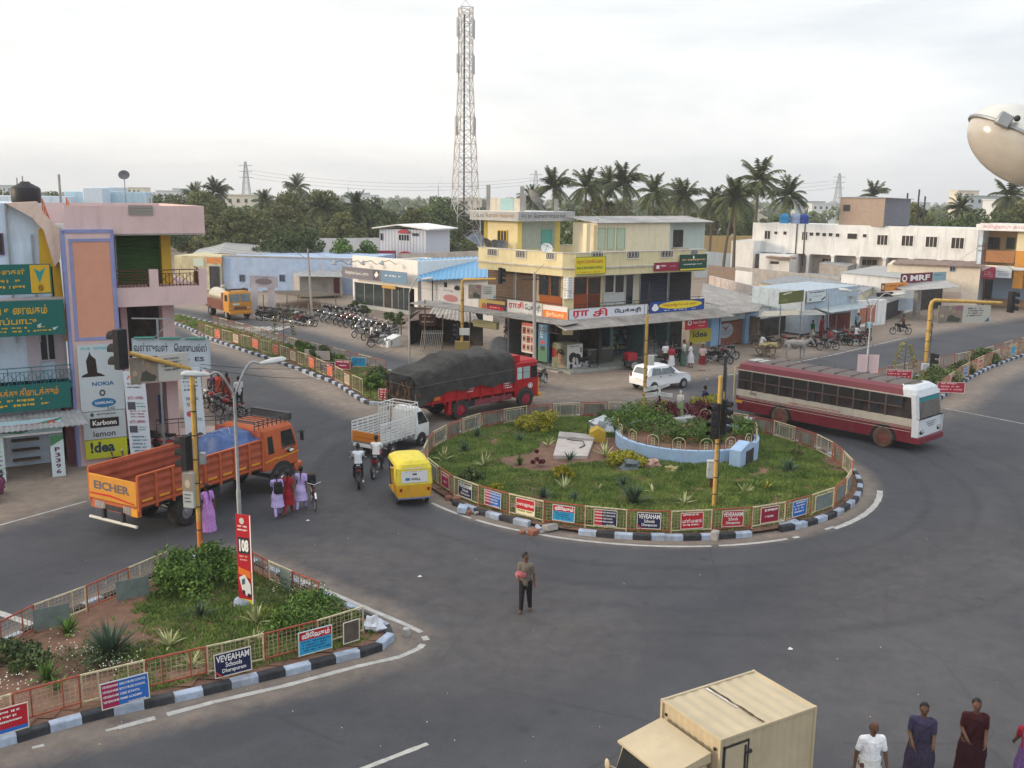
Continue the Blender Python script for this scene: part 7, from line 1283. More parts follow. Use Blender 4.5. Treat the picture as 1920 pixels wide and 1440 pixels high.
def joints(p):
 """Joint positions for a 1.68 m figure facing +X. p: lean, hipz, and (forward, outward) angles of the limbs."""
 J={};zp=p.get('hipz',.88);ln=p.get('lean',.03);up=Vector((sin(ln),0,cos(ln)));P=Vector((p.get('hipx',0),0,zp));w_=p.get('w',1);J['pelvis']=(P,(.105,.145*w_));J['belly']=(P+up*.2,(.1+.04*(w_-1),.125*w_));J['chest']=(P+up*.37,(.108,.148*w_));J['neck0']=(P+up*.47,(.062,.085));nk=P+up*.56;J['neck']=(nk,.05)
 hd=p.get('head',ln*.4);hv=Vector((sin(hd),0,cos(hd)));J['chin']=(nk+hv*.06+Vector((.015,0,0)),.062);J['head']=(nk+hv*.14,.086);J['top']=(nk+hv*.2,.068)
 yaw=p.get('yaw',0);fx=Vector((cos(yaw),sin(yaw),0));J['nose']=(nk+hv*.115+fx*.098,.014);J['earL']=(nk+hv*.12+Vector((-fx.y,fx.x,0))*.085,.014);J['earR']=(nk+hv*.12-Vector((-fx.y,fx.x,0))*.085,.014)
 for sd,S in((1,'L'),(-1,'R')):
  sh=P+up*.455+Vector((0,sd*.165*(1+(w_-1)*.35),0));J['sh'+S]=(sh,.056);a1,a2=p['arm'+S];e=sh+dirv(*a1,sd)*.28;J['el'+S]=(e,.042);wr=e+dirv(*a2,sd)*.25;J['wr'+S]=(wr,.029);d=dirv(*a2,sd);J['palm'+S]=(wr+d*.07,.034)
  if p.get('fine'):
   side=Vector((1,0,0))-d*d.x;side=side.normalized()if side.length>.1 else Vector((0,0,1));bn=Vector((0,-sd,0))
   for k in range(4):b=wr+d*.10+side*(.028-.018*k);L_=(.07,.078,.072,.058)[k];J[f'f{k}{S}']=(b,.0105);J[f'g{k}{S}']=(b+d*L_*.5+bn*.012,.0095);J[f'h{k}{S}']=(b+d*L_*.85+bn*.034,.008)
   J['t0'+S]=(wr+d*.045+side*.035,.0125);J['t1'+S]=(wr+d*.08+side*.055+bn*.015,.0095)
  else:J['tip'+S]=(wr+d*.15+Vector((.01,0,0)),.02)
  hp=P+Vector((0,sd*.085*w_,-.04));J['hip'+S]=(hp,.092*w_);l1,l2_=p['leg'+S];kn=hp+dirv(*l1,sd)*.42;J['kn'+S]=(kn,.056);an=kn+dirv(*l2_,sd)*.40;J['an'+S]=(an,.038);J['toe'+S]=(an+Vector((.14,sd*.02,-.035)),.034);J['heel'+S]=(an+Vector((-.03,0,-.035)),.032)
 return J
def E_body(fine):
 E=[('pelvis','belly'),('belly','chest'),('chest','neck0'),('neck0','neck'),('neck','chin'),('chin','head'),('head','top'),('head','nose'),('head','earL'),('head','earR')]
 for S in 'LR':
  E+=[('chest','sh'+S),('neck0','sh'+S),('sh'+S,'el'+S),('el'+S,'wr'+S),('wr'+S,'palm'+S),('pelvis','hip'+S),('hip'+S,'kn'+S),('kn'+S,'an'+S),('an'+S,'toe'+S),('an'+S,'heel'+S)]
  if fine:[E.extend([('palm'+S,f'f{k}{S}'),(f'f{k}{S}',f'g{k}{S}'),(f'g{k}{S}',f'h{k}{S}')])for k in range(4)];E+=[('palm'+S,'t0'+S),('t0'+S,'t1'+S)]
  else:E.append(('palm'+S,'tip'+S))
 return E
def fat(J,keys,d):return{k:(J[k][0],(tuple(x+d for x in J[k][1])if isinstance(J[k][1],tuple)else J[k][1]+d))for k in keys}
def wrap(par,name,m,rows,n=28,fold=.02,k=9):
 mb=MB(m);mb.loft([[(cx+(rx*(1+fold*3*sin(k*t+i)))*cos(t),cy+(ry*(1+fold*3*sin(k*t+i*.7)))*sin(t),z)for t in[2*pi*q/n for q in range(n)]]for i,(cx,cy,z,rx,ry)in enumerate(rows)]);return mb.build(name,par,sharp=80)
STAND=dict(armL=((.05,.12),(.3,.05)),armR=((-.05,.12),(.2,.05)),legL=((.03,.05),(-.02,.03)),legR=((-.03,.05),(-.05,.03)))
WALK=dict(armL=((.45,.1),(.8,.05)),armR=((-.35,.12),(-.1,.05)),legL=((-.38,.03),(-.62,.02)),legR=((.38,.03),(.2,.02)),hipz=.84,lean=.06)
RIDE=dict(armL=((.75,.25),(1.1,-.15)),armR=((.75,.25),(1.1,-.15)),legL=((1.15,.3),(-.25,.05)),legR=((1.15,.3),(-.25,.05)),hipz=.0,lean=.14)
SIT=dict(armL=((.7,.2),(1.3,-.3)),armR=((.7,.2),(1.3,-.3)),legL=((1.45,.1),(.3,.0)),legR=((1.35,.1),(.1,.0)),hipz=.35,lean=.3)
LOWER={'trousers','shorts','lungi','skirt','saree','tunic'}
def person(label,loc,rz,pose=STAND,top='d0d0d0',bottom='2a2a30',kind='trousers',sc=1.0,fine=False,group=None,short=True,hairy='short',w=1.0,yaw=0,extra=None,dz=0,cat="person"):
 p=dict(pose);p['fine']=fine
 if kind in('lungi','skirt','saree')and pose.get('hipz',.9)>.5:p.update({k:tuple((a*.4,b)for a,b in p[k])for k in('legL','legR')});p['hipz']=.88
 p['w']=w;p['yaw']=yaw;p.update(extra or{})
 J=joints(p);t=thing("person",label,cat,loc,rz,group);t.scale=(sc,sc,sc);sub=2 if fine else 1
 lowest=min(v[0].z-(v[1]if not isinstance(v[1],tuple)else v[1][0])for v in J.values())
 if 'hipz' not in p or p['hipz']>.5:t.location.z+=-lowest*sc
 t.location.z+=dz;B=skinned(J,E_body(fine),'pelvis',sub);px=J['chest'][0].x;put("body",B,M_sk,t)
 mt=mat("cloth_"+top,C(top),rough=.85,var=.16,scale=14,bump=.3,bscale=14);ml=mat("cloth_"+bottom+kind,C(bottom),rough=.85,var=.5 if kind=='saree' else.18,scale=26 if kind=='saree' else 14,bump=.3,bscale=14)
 K=['pelvis','belly','chest','neck0','shL','shR','elL','elR']+([]if short else['wrL','wrR']);T=fat(J,K,.017);e0=.72
 if short:
  for S in 'LR':T['el'+S]=(J['sh'+S][0].lerp(J['el'+S][0],e0),.058)
 T['neck0']=(J['neck0'][0]-Vector((0,0,.01)),(.078,.11));T['pelvis']=(J['pelvis'][0]-Vector((0,0,.05)),(.128,.172*w))
 Et=[('pelvis','belly'),('belly','chest'),('chest','neck0'),('chest','shL'),('chest','shR'),('neck0','shL'),('neck0','shR'),('shL','elL'),('shR','elR')]+([]if short else[('elL','wrL'),('elR','wrR')])
 if kind not in('saree',)or True:put("shirt" if kind in('trousers','shorts','lungi')else "blouse",skinned(T,Et,'pelvis',sub),mt,t)
 hz=J['pelvis'][0];kn=[(J['an'+S][0])for S in 'LR'];cx=(kn[0].x+kn[1].x)/2
 if kind in('trousers','shorts'):
  Lg=fat(J,['pelvis','hipL','hipR','knL','knR','anL','anR'],.02)
  if kind=='shorts':
   for S in 'LR':Lg['an'+S]=(J['kn'+S][0].lerp(J['an'+S][0],.12),.075)
  else:
   for S in 'LR':Lg['an'+S]=(J['an'+S][0]+(J['kn'+S][0]-J['an'+S][0])*.06,.06)
  put("trousers" if kind=='trousers' else "shorts",skinned(Lg,[('pelvis','hipL'),('pelvis','hipR'),('hipL','knL'),('hipR','knR'),('knL','anL'),('knR','anR')],'pelvis',sub),ml,t)
 elif kind in('lungi','skirt','saree','tunic'):
  zb={'lungi':.06,'skirt':.34,'saree':.02,'tunic':.42}[kind]+(lowest if hz.z>.5 else lowest);zt=hz.z+.08;bx=.2 if kind!='lungi' else.17
  wrap(t,{'lungi':'wrap_cloth','skirt':'skirt','saree':'saree','tunic':'tunic'}[kind],ml,[(hz.x+(cx-hz.x)*(1-(z-zb)/(zt-zb)),0,z,.135+(bx-.115)*q*1.15+(.03 if.2<q<.5 else 0),.165*w+(bx-.12)*q+(.02 if.2<q<.5 else 0))for q in[i/7 for i in range(8)]for z in[zt+(zb-zt)*q]],fold=.018)
  if kind=='tunic':
   Lg=fat(J,['pelvis','hipL','hipR','knL','knR','anL','anR'],.016);put("trousers",skinned(Lg,[('pelvis','hipL'),('pelvis','hipR'),('hipL','knL'),('hipR','knR'),('knL','anL'),('knR','anR')],'pelvis',sub),mt,t)
  if kind=='saree':
   cc=J['chest'][0];pts=[hz+Vector((.1,-.13,.0)),cc+Vector((.085,-.03,-.1)),cc+Vector((.07,.09,.03)),J['shL'][0]+Vector((0,-.05,.035)),cc+Vector((-.09,.1,-.02)),hz+Vector((-.12,.09,.02)),hz+Vector((-.15,.1,-.3))]
   put("saree_end",skinned({f"a{i}":(q,(.05,.07))for i,q in enumerate(pts)},[(f"a{i}",f"a{i + 1}")for i in range(6)],'a0',sub),ml,t)
 H_={'top':(J['top'][0]+Vector((-.008,0,.012)),.07),'mid':(J['head'][0]+Vector((-.03,0,.012)),.079)};Eh=[('top','mid')]
 fx=Vector((cos(yaw),sin(yaw),0));H_['mid']=(J['head'][0]-fx*.034+Vector((0,0,.018)),.098);H_['top']=(J['top'][0]-fx*.012+Vector((0,0,.008)),.08)
 if hairy=='plait':H_['p0']=(J['neck'][0]+Vector((-.08,0,.03)),.028);H_['p1']=(J['chest'][0]+Vector((-.15,0,-.02)),.022);H_['p2']=(J['belly'][0]+Vector((-.15,0,0)),.014);Eh+=[('mid','p0'),('p0','p1'),('p1','p2')]
 if hairy=='bun':H_['p0']=(J['head'][0]+Vector((-.09,0,-.02)),.04);Eh+=[('mid','p0')]
 hm=M_hair if hairy!='bald' else M_sk
 if hairy=='bald':H_['mid']=(J['head'][0]-fx*.035+Vector((0,0,-.02)),.085);H_.pop('top');H_['top']=(J['head'][0]-fx*.05+Vector((0,0,-.05)),.06);hm=M_hair
 put("hair",skinned(H_,Eh,'mid',1),hm,t)
 if fine:
  mb=MB(M_hair);rt=Vector((-fx.y,fx.x,0));[mb.ball(J['head'][0]+fx*.08+rt*s*.032+Vector((0,0,.0)),(.014,.014,.008),n=8)for s in(-1,1)];mb.build("eyes",t);mb=MB(mat("lips",(.1,.03,.025)));mb.ball(J['chin'][0].lerp(J['head'][0],.12)+fx*.066,(.012,.026,.007),n=8);mb.build("mouth",t)
 mb=MB(M_dark);[mb.ball(tuple(J['an'+S][0]+Vector((.05,0,-.055))),(.115,.042,.022),n=8)for S in 'LR']
 if kind in('trousers','tunic'):mb.build("sandals",t)
 return t
def face(px,py,qx,qy):a,b=G(px,py),G(qx,qy);return atan2(b.y-a.y,b.x-a.x)
TOV=-pi/2
person("man in a grey brown shirt and black trousers crossing the road, looking back",G(985,1146),-1.75,dict(WALK,legL=((-.1,.03),(-.22,.02)),legR=((.2,.03),(.06,.02)),hipz=.87,armL=((-.1,.2),(.15,.1)),armR=((.25,.05),(1.5,-.35))),'6a6258','1a1a1e','trousers',.97,True,yaw=1.1)
q=G(984,1146);t=thing("bag","pink parcel held at the hip by the man crossing the road","parcel",(q.x,q.y,1.02),-1.75);mb=MB(mat("pink_parcel",(.42,.13,.14),var=.2));mb.ball((.16,-.1,.08),(.07,.15,.1),jit=.5);mb.build("wrap",t)
q=G(1637,1357,1.66);person("balding man in a white shirt walking at the bottom right edge",(q.x,q.y,0),-1.5,dict(WALK,armL=((.12,.26),(.25,.1)),armR=((-.12,.26),(.05,.1)),lean=.05,head=.25),'e4e4e8','d0d0cc','lungi',1.0,True,hairy='bald',w=1.25)
q=G(1733,1331,1.55);person("woman in a grey violet saree walking between the white shirted man and another woman",(q.x,q.y,0),-1.9,dict(WALK,armL=((.1,.1),(1.3,-.3)),armR=((.0,.15),(1.0,-.4))),'3c3650','383144','saree',.98,True,hairy='bun',w=1.32)
q=G(1831,1323,1.55);person("woman in a dark maroon saree at the bottom right corner",(q.x,q.y,0),-1.8,dict(WALK,armL=((.1,.1),(.9,-.3)),armR=((.0,.15),(1.2,-.5))),'3a1218','34121a','saree',.98,True,hairy='bun',w=1.32)
q=G(1938,1352,1.5);person("woman in a violet and red saree cut off by the bottom right edge",(q.x,q.y,0),1.3,dict(WALK),'8a2030','6a4a80','saree',.95,True,hairy='bun',w=1.2)
sg="schoolgirls in lilac walking beside the orange lorry"
for px,py,tp_,bt,rz_,lb,kk in((521,968,'a898cc','b0a2d0',1.9,"schoolgirl in lilac with a dark backpack, left of the three",'tunic'),(541,963,'8a2028','8a1a24',1.7,"girl in a red dress carrying a bag between the lilac schoolgirls",'tunic'),(566,955,'a898cc','b0a2d0',1.6,"taller schoolgirl in lilac pushing the bicycle",'tunic')):
 person(lb,G(px,py),rz_,WALK,tp_,bt,kk,.93,False,None,hairy='plait')
 if px==521:q=G(px,py);t=thing("backpack","black backpack on the left schoolgirl's back","backpack",(q.x+.08,q.y-.14,1.05),1.9);mb=MB(M_black);mb.box(-.08,.08,-.15,.15,-.2,.22,c=.05);mb.box(-.12,-.07,-.1,.1,-.15,.05,c=.03);mb.build("bag_body",t);mb=MB(M_dark);[mb.tube([(.08,s*.1,.2),(.2,s*.12,.25),(.22,s*.12,.0)],.015)for s in(-1,1)];mb.build("strap",t)
person("woman in a lilac pink saree standing behind the yellow mast",G(392,995),2.4,WALK,'b078c0','b884c4','saree',.93,hairy='plait',w=1.1)
for i,(px,py,tp_,bt,kk,rz_,lb)in enumerate(((398,756,'6a5a6a','4a3a4a','saree',-1,"woman in a dull violet saree at the parked bikes"),(412,757,'9a3a28','8a3424','saree',-2,"woman in an orange red saree beside the dull violet one"),(427,757,'7a2a24','702420','saree',2.6,"woman in a dark red saree, rightmost of the three"),(449,768,'c8c8cc','2a2a28','shorts',2.2,"man in a white shirt and dark shorts standing behind the street lamp"),(697,648,'c8c8c8','3a2a24','shorts',0.4,"man in a white shirt and dark lungi striding past the bikes"),(1153,662,'b8c8d4','8ac0c8','lungi',1.4,"man in pale blue standing at the bakery counter"),(1118,661,'4a4a4a','3a3a3a','trousers',1.5,"man in dark clothes inside the bakery"),(1246,690,'d4d4d8','2a2422','skirt',-1.2,"figure with a white wrap, left of four people near the car"),(1258,694,'9a3440','c8c8cc','skirt',-1.4,"figure in a red shirt and white wrap near the car"),(1281,686,'c0c4b8','5a7a70','lungi',-.4,"man in a white shirt and green lungi talking by the red vendor bikes"),(1294,689,'d4d4d8','c8c8d0','skirt',2.8,"man all in white facing the green lungi man"),(1316,695,'b8a0a0','6a1c26','tunic',-1.57,"girl in a dark red dress standing alone near the bus"),(1607,624,'9ab4c4','2a2c34','trousers',1.2,"man in a checked pale shirt standing among the parked bikes"),(1509,618,'c8b02c','5a4a2c','lungi',-1.0,"person in yellow at the fruit stall"),(1522,640,'2a6a4a','c0c0b0','lungi',.4,"vendor bending in green at the fruit stall"),(1540,632,'8a2a3a','7a2a34','saree',2.2,"woman in a red saree buying fruit"))):
 person(lb,G(px,py),rz_,dict(WALK if(px in(697,1294,412))else STAND),tp_,bt,kk,1.0 if i%2 else.96,hairy='plait' if kk in('saree','tunic')else 'short',w=1.05)
for px,py,tp_,lb in((205,850,'b8b82c',"seated man in a yellow shirt against the yellow phone panel"),(222,853,'b0a8a8',"seated man in a pale shirt beside the parked bikes")):q=G(px,py+8);person(lb,(q.x+.1,q.y-.4,-.1),-1.1,SIT,tp_,'2a2830','trousers',1.0)
# ========== motorcycles, bicycles
def moto(name,label,body,accent,loc=(0,0,0),rz=0,group=None,scooter=False):
 t=thing(name,label,"motorcycle" if not scooter else "scooter",loc,rz,group);r=.29 if not scooter else.23;wb=.63 if not scooter else.58
 for x,nm in((wb,"front_wheel"),(-wb,"rear_wheel")):
  mb=MB(M_black);n=20;vs=[]
  mb.lathe([(r-.06,-.035),(r-.02,-.045),(r,0),(r-.02,.045),(r-.06,.035)],n=n,ax=(0,1,0),o=(x,0,r),cap=False);wq=mb.build(nm,t);mb=MB(M_steel);mb.lathe([(r-.055,-.03),(r-.075,0),(r-.055,.03)],n=n,ax=(0,1,0),o=(x,0,r),cap=False);mb.lathe([(.0,-.06),(.05,-.05),(.05,.05),(0,.06)],n=8,ax=(0,1,0),o=(x,0,r))
  for i in range(10):a=i*pi/5;mb.tube([(x,0,r),(x+(r-.06)*cos(a),0,r+(r-.06)*sin(a))],.006,n=3,caps=False)
  mb.build("rim",wq)
 mb=MB(M_dark);mb.tube([(wb,.07,r),(wb-.22,.07,.86)],.02,n=6);mb.tube([(wb,-.07,r),(wb-.22,-.07,.86)],.02,n=6);mb.tube([(wb-.22,0,.8),(.1,0,.72),(-.45,0,.7)],.022,n=6);mb.tube([(.32,0,.7),(.22,0,.3),(-.15,0,.25),(-.3,0,.6)],.022,n=6);mb.tube([(-wb,.08,r),(-.1,.06,.3)],.025,n=6);mb.tube([(-wb,-.1,r),(-.42,-.1,.68)],.022,n=6);mb.tube([(-wb,.1,r),(-.42,.1,.68)],.022,n=6)
 if not scooter:mb.box(-.12,.2,-.11,.11,.24,.5,M_steel,c=.04);mb.lathe([(.07,-.1),(.1,-.04),(.1,.06),(.07,.1)],M_steel,n=10,o=(.15,0,.5),ax=(.4,0,1))
 mb.build("frame",t)
 if not scooter:mb=MB(body);mb.loft([[(x,w_*cos(a),z+h_*sin(a))for a in[2*pi*i/10 for i in range(10)]]for x,w_,h_,z in((-.02,.06,.06,.76),(.08,.11,.1,.8),(.25,.13,.12,.82),(.37,.1,.1,.82),(.42,.03,.04,.82))]);mb.build("fuel_tank",t);mb=MB(body);mb.box(-.5,-.05,-.1,.1,.55,.7,c=.04);mb.build("side_panel",t)
 else:mb=MB(body);mb.loft([[(x,w_*cos(a),z+h_*sin(a))for a in[2*pi*i/10 for i in range(10)]]for x,w_,h_,z in((-.75,.05,.05,.55),(-.5,.17,.2,.5),(-.1,.16,.2,.48),(.0,.1,.1,.36),(.25,.16,.04,.3),(.4,.16,.05,.32))]);mb.box(.38,.5,-.2,.2,.3,.9,c=.05);mb.build("body_panel",t)
 mb=MB(M_black);mb.loft([[(x,w_*cos(a),z+.05*sin(a))for a in[2*pi*i/8 for i in range(8)]]for x,w_,z in((-.72,.06,.84),(-.6,.12,.82),(-.3,.13,.78),(.0,.1,.77),(.06,.04,.78))]);mb.build("seat",t)
 mb=MB(M_steel);mb.tube([(wb-.36,.34,1.0),(wb-.3,.2,1.02),(wb-.24,0,.95),(wb-.3,-.2,1.02),(wb-.36,-.34,1.0)],.014,n=5);[mb.tube([(wb-.3,s*.22,1.02),(wb-.28,s*.26,1.18)],.007,n=4)for s in(-1,1)];[mb.ball((wb-.28,s*.27,1.2),(.015,.055,.035),n=6)for s in(-1,1)];mb.build("handlebar",t)
 mb=MB(accent);mb.lathe([(.03,-.1),(.085,-.02),(.085,.03)],n=12,o=(wb-.14,0,.86),ax=(1,0,-.1));hl=mb.build("headlight",t);mb=MB(M_chrome);mb.lathe([(.075,.032),(.04,.045),(0,.05)],n=12,o=(wb-.14,0,.86),ax=(1,0,-.1));mb.build("lens",hl)
 for x,a0,a1 in((wb,.5,2.3),(-wb,.9,2.9)):mb=MB(accent);mb.loft([[(x+(r+.05)*cos(a),s,r+(r+.05)*sin(a))for s in(-.06,.06)]for a in[a0+(a1-a0)*i/6 for i in range(7)]],close=False,caps=False);mb.build("mudguard",t)
 mb=MB(M_chrome);mb.tube([(.25,-.12,.42),(.15,-.14,.2),(-.2,-.15,.24),(-.75,-.17,.34)],[.018,.02,.03,.04],n=7);mb.build("exhaust",t);mb=MB(sgn("8a1a1a"));mb.box(-.78,-.72,-.06,.06,.72,.8);mb.build("tail_light",t);return t
M_bb=mat("black_bike_paint",(.02,.02,.022),rough=.3,var=.2);M_rb=mat("red_bike_paint",(.22,.02,.02),rough=.3);M_sb=mat("silver_bike_paint",(.3,.31,.33),rough=.35,metal=.4);M_vb=mat("purple_scooter_paint",(.16,.03,.09),rough=.3)
PR=[remember(moto("motorcycle","x",a,b))for a,b in((M_bb,M_bb),(M_rb,M_bb),(M_sb,M_steel))];PR.append(remember(moto("scooter","x",M_bb,M_bb,scooter=True)));used=set()
def bike(px,py,hd,label,k=0,group=None,loc=None):
 q=loc or G(px,py)
 if k in used:return dup(PR[k],q,hd,label,group)
 used.add(k);o=PR[k];place(o,q,hd);tag(o,label,None,group);return o
NTH=["first","second","third","fourth","fifth","sixth","seventh","eighth","ninth","tenth","eleventh","twelfth","thirteenth","fourteenth"]
COLN=["black","red tanked","silver","scooter"]
def row(pts,hd,where,grp,jit=.25,sd=0):
 rr=random.Random(sd)
 for i,(x,y)in enumerate(pts):
  k=rr.choice((0,0,0,1,2,3));bike(x,y,hd+rr.uniform(-jit,jit),f"{COLN[k]} bike, {NTH[i]} from the left {where}",k,grp)
gp="motorcycles parked around the showroom"
row([(474+i*9.5,590+i*1.1)for i in range(11)],-1.0,"in the rear row under the thatch shelter",gp,.3,1)
row([(486+i*12,600+i*1.2)for i in range(4)]+[(545,606),(552,603),(562,609),(572,611)],-.6,"in the front row before the thatch shelter",gp,.5,2)
row([(594+i*11,598+i*2.6)for i in range(9)],-2.2,"in the slanted row left of the showroom",gp,.12,3)
row([(612+i*13,590+i*1.6)for i in range(6)],-2.0,"in the rear row beside the concrete pole",gp,.2,4)
row([(655+i*10,606+i*3.2)for i in range(9)],-2.2,"in the second slanted row by the showroom glass",gp,.15,11)
row([(676,632),(692,637),(703,641),(716,640)],-2.2,"in the short row before the showroom step",gp,.12,5)
bike(578,612,-.35,"lone motorcycle parked beside the concrete pole",0);bike(712,651,.1,"covered looking motorcycle by the roadside near the white step",2)
bike(1095,694,.15,"black motorcycle parked broadside in front of the earphone advert",0);bike(1016,722,1.2,"motorcycle passing in front of the red lorry",0)
row([(1232,690),(1262,676),(1275,681)],2.0,"among the people near the car","motorcycles by the bakery steps",.5,6);row([(1338,682),(1350,676),(1364,672),(1356,680)],-.9,"of the bikes beside the blue pillared shop","motorcycles by the bakery steps",.3,7)
row([(1432,652),(1475,652),(1512,650),(1535,652),(1570,642),(1580,647),(1590,640),(1600,648),(1612,640),(1560,636)],2.9,"of the bikes along the fruit stall","motorcycles along the right shops",.5,8)
row([(240,858),(262,856),(290,850),(310,846)],2.6,"in the row by the price banner","motorcycles before the pink building",.4,9);row([(392,762),(405,768),(418,776),(432,782)],2.7,"in the row by the three women in sarees","motorcycles before the pink building",.3,10)
moto("scooter","purple scooter cut off by the left edge of the picture",M_vb,M_vb,G(0,935),-1.2,scooter=True)
def rider(px,py,hd,label,top,bot,k=0,blabel=""):
 b=bike(px,py,hd,blabel,k);q=b.location;d=Vector((cos(hd),sin(hd),0));person(label,(q.x-d.x*.22,q.y-d.y*.22,.86),hd,RIDE,top,bot,'trousers',.98)
rider(672,908,1.75,"rider in a white shirt on the motorcycle beside the white pickup's tail",'d0d8e0','22242c',0,"black motorcycle ridden by the left white shirted rider");rider(708,890,1.45,"rider in a white shirt with his back to us, right behind the pickup",'dcdcdc','2a2c34',1,"motorcycle ridden right behind the white pickup")
rider(1325,782,.25,"rider in a dark blue shirt behind the statue garden",'22264a','2a2a30',0,"motorcycle passing between the statue garden and the bus");rider(1552,657,3.3,"rider in a red shirt near the fruit stall",'9a3040','6a6a6a',0,"motorcycle ridden by the red shirted rider");rider(1608,648,0.2,"rider in white beside the double street lamp",'d0d0d4','2a2a2c',0,"motorcycle under the rider in white")
rider(1628,635,1.3,"rider in a pale blue shirt behind the street lamp",'8ac0d0','22242a',2,"motorcycle of the pale blue shirted rider");rider(1688,627,3.1,"rider in a brown shirt coasting on the open dirt",'5a3a34','22242a',0,"motorcycle on the open dirt before the tyre shop");rider(1741,638,-1.9,"rider in a dark jacket half hidden by the yellow mast",'3a3a44','2a2a30',2,"motorcycle half hidden behind the yellow mast")
t=thing("bicycle","bicycle pushed by the taller lilac schoolgirl","bicycle",G(588,950),-1.25)
for x,nm in((.5,"front_wheel"),(-.5,"rear_wheel")):
 mb=MB(M_black);mb.lathe([(.31,-.015),(.33,0),(.31,.015)],n=24,ax=(0,1,0),o=(x,0,.33),cap=False);wq=mb.build(nm,t);mb=MB(M_chrome);mb.lathe([(.305,-.012),(.295,.0),(.305,.012)],n=24,ax=(0,1,0),o=(x,0,.33),cap=False);[mb.tube([(x,0,.33),(x+.3*cos(i*pi/7),0,.33+.3*sin(i*pi/7))],.004,n=3)for i in range(14)];mb.build("rim",wq)
mb=MB(sgn("5a2420"));[mb.tube(p,.016,n=6)for p in([(.5,0,.33),(.38,0,.85)],[(.4,0,.78),(-.12,0,.72)],[(.4,0,.7),(0,0,.3)],[(-.15,0,.8),(0,0,.3)],[(-.5,0,.33),(0,0,.3)],[(-.5,0,.33),(-.12,0,.72)])];mb.build("frame",t);mb=MB(M_chrome);mb.tube([(.28,.25,.98),(.38,0,.92),(.28,-.25,.98)],.012,n=5);mb.build("handlebar",t);mb=MB(M_black);mb.ball((-.17,0,.86),(.13,.08,.04));mb.build("saddle",t);mb=MB(M_chrome);[mb.loft([[(x+.35*cos(a),s,.33+.35*sin(a))for s in(-.03,.03)]for a in[.6+1.9*i/6 for i in range(7)]],close=False,caps=False)for x in(.5,-.5)];mb.build("mudguard",t)
t=thing("backpack","dark schoolbag strapped on the bicycle's rear rack","backpack",tuple(G(588,950)),-1.25);mb=MB(M_black);mb.box(-.68,-.28,-.14,.14,.72,1.1,c=.05);mb.build("bag_body",t);mb=MB(paint("6a5a4a"));[mb.box(-.62+i*.12,-.6+i*.12,-.15,.15,.73,1.11)for i in range(3)];mb.build("strap",t)
t=thing("three_wheeler","dark cargo cycle with a red box outside the bakery","tricycle",G(1192,692),.3);mb=MB(M_dark);mb.box(-.8,.5,-.5,.5,.45,.6,c=.03);mb.tube([(.5,0,.5),(1.1,0,.95)],.03);mb.build("frame",t);[wheel(t,x,y,.32,.08,M_steel,.8)for x,y in((-.3,.55),(-.3,-.55),(1.0,.04))];mb=MB(paint("9a2430"));mb.box(-.75,-.1,-.4,.4,.6,1.1,c=.03);mb.build("red_box",t)
def beast():
 t=thing("bullock","grey white humped bullock standing in harness beside the road","bullock",G(1493,673),.12);J={'rump':((-.72,0,1.12),.2),'loin':((-.4,0,1.15),.235),'belly':((0,0,1.08),.27),'chest':((.38,0,1.1),.25),'hump':((.36,0,1.4),.1),'neck':((.7,0,1.22),.15),'poll':((.98,0,1.36),.1),'face':((1.12,0,1.2),.085),'muz':((1.26,0,1.02),.06),'hornL':((.98,.12,1.55),.022),'hornR':((.98,-.12,1.55),.022),'hL2':((1.05,.17,1.72),.01),'hR2':((1.05,-.17,1.72),.01),'earL':((.9,.2,1.34),.03),'earR':((.9,-.2,1.34),.03),'dew':((.62,0,.95),.06),'t0':((-.92,0,1.1),.04),'t1':((-.98,0,.7),.02),'t2':((-.97,0,.45),.035)}
 E=[('rump','loin'),('loin','belly'),('belly','chest'),('chest','hump'),('chest','neck'),('neck','poll'),('poll','face'),('face','muz'),('poll','hornL'),('poll','hornR'),('hornL','hL2'),('hornR','hR2'),('poll','earL'),('poll','earR'),('neck','dew'),('rump','t0'),('t0','t1'),('t1','t2')]
 for s,S in((1,'L'),(-1,'R')):
  d=.08*s;J['th'+S]=((-.62,s*.13,.85),.13);J['ho'+S]=((-.78+d,s*.14,.52),.06);J['fe'+S]=((-.72+d,s*.14,.22),.042);J['hf'+S]=((-.68+d,s*.14,.05),.055);E+=[('rump','th'+S),('th'+S,'ho'+S),('ho'+S,'fe'+S),('fe'+S,'hf'+S)]
  J['el'+S]=((.4-d,s*.13,.8),.09);J['kn'+S]=((.42-d,s*.13,.48),.055);J['pa'+S]=((.41-d,s*.13,.2),.04);J['pf'+S]=((.43-d,s*.13,.05),.052);E+=[('chest','el'+S),('el'+S,'kn'+S),('kn'+S,'pa'+S),('pa'+S,'pf'+S)]
 put("body",skinned({k:(Vector(v[0]),v[1])for k,v in J.items()},E,'belly',2,.022),mat("bullock_hide",(.30,.28,.265),rough=.8,var=.35,scale=2.2),t);mb=MB(paint("5a4a34"));mb.tube([(.62,-.3,1.48),(.62,.3,1.48)],.04,n=8);mb.build("yoke",t)
beast()
t=thing("cart","low wooden bullock cart loaded with straw","cart",G(1440,668),.12);mb=MB(M_wood);mb.box(-1.1,.7,-.55,.55,.62,.7,c=.02);[mb.tube([(-1.0,s*.5,.72),(.7,s*.45,.8),(2.9,s*.32,1.35)],.04,n=6)for s in(-1,1)];mb.build("bed",t)
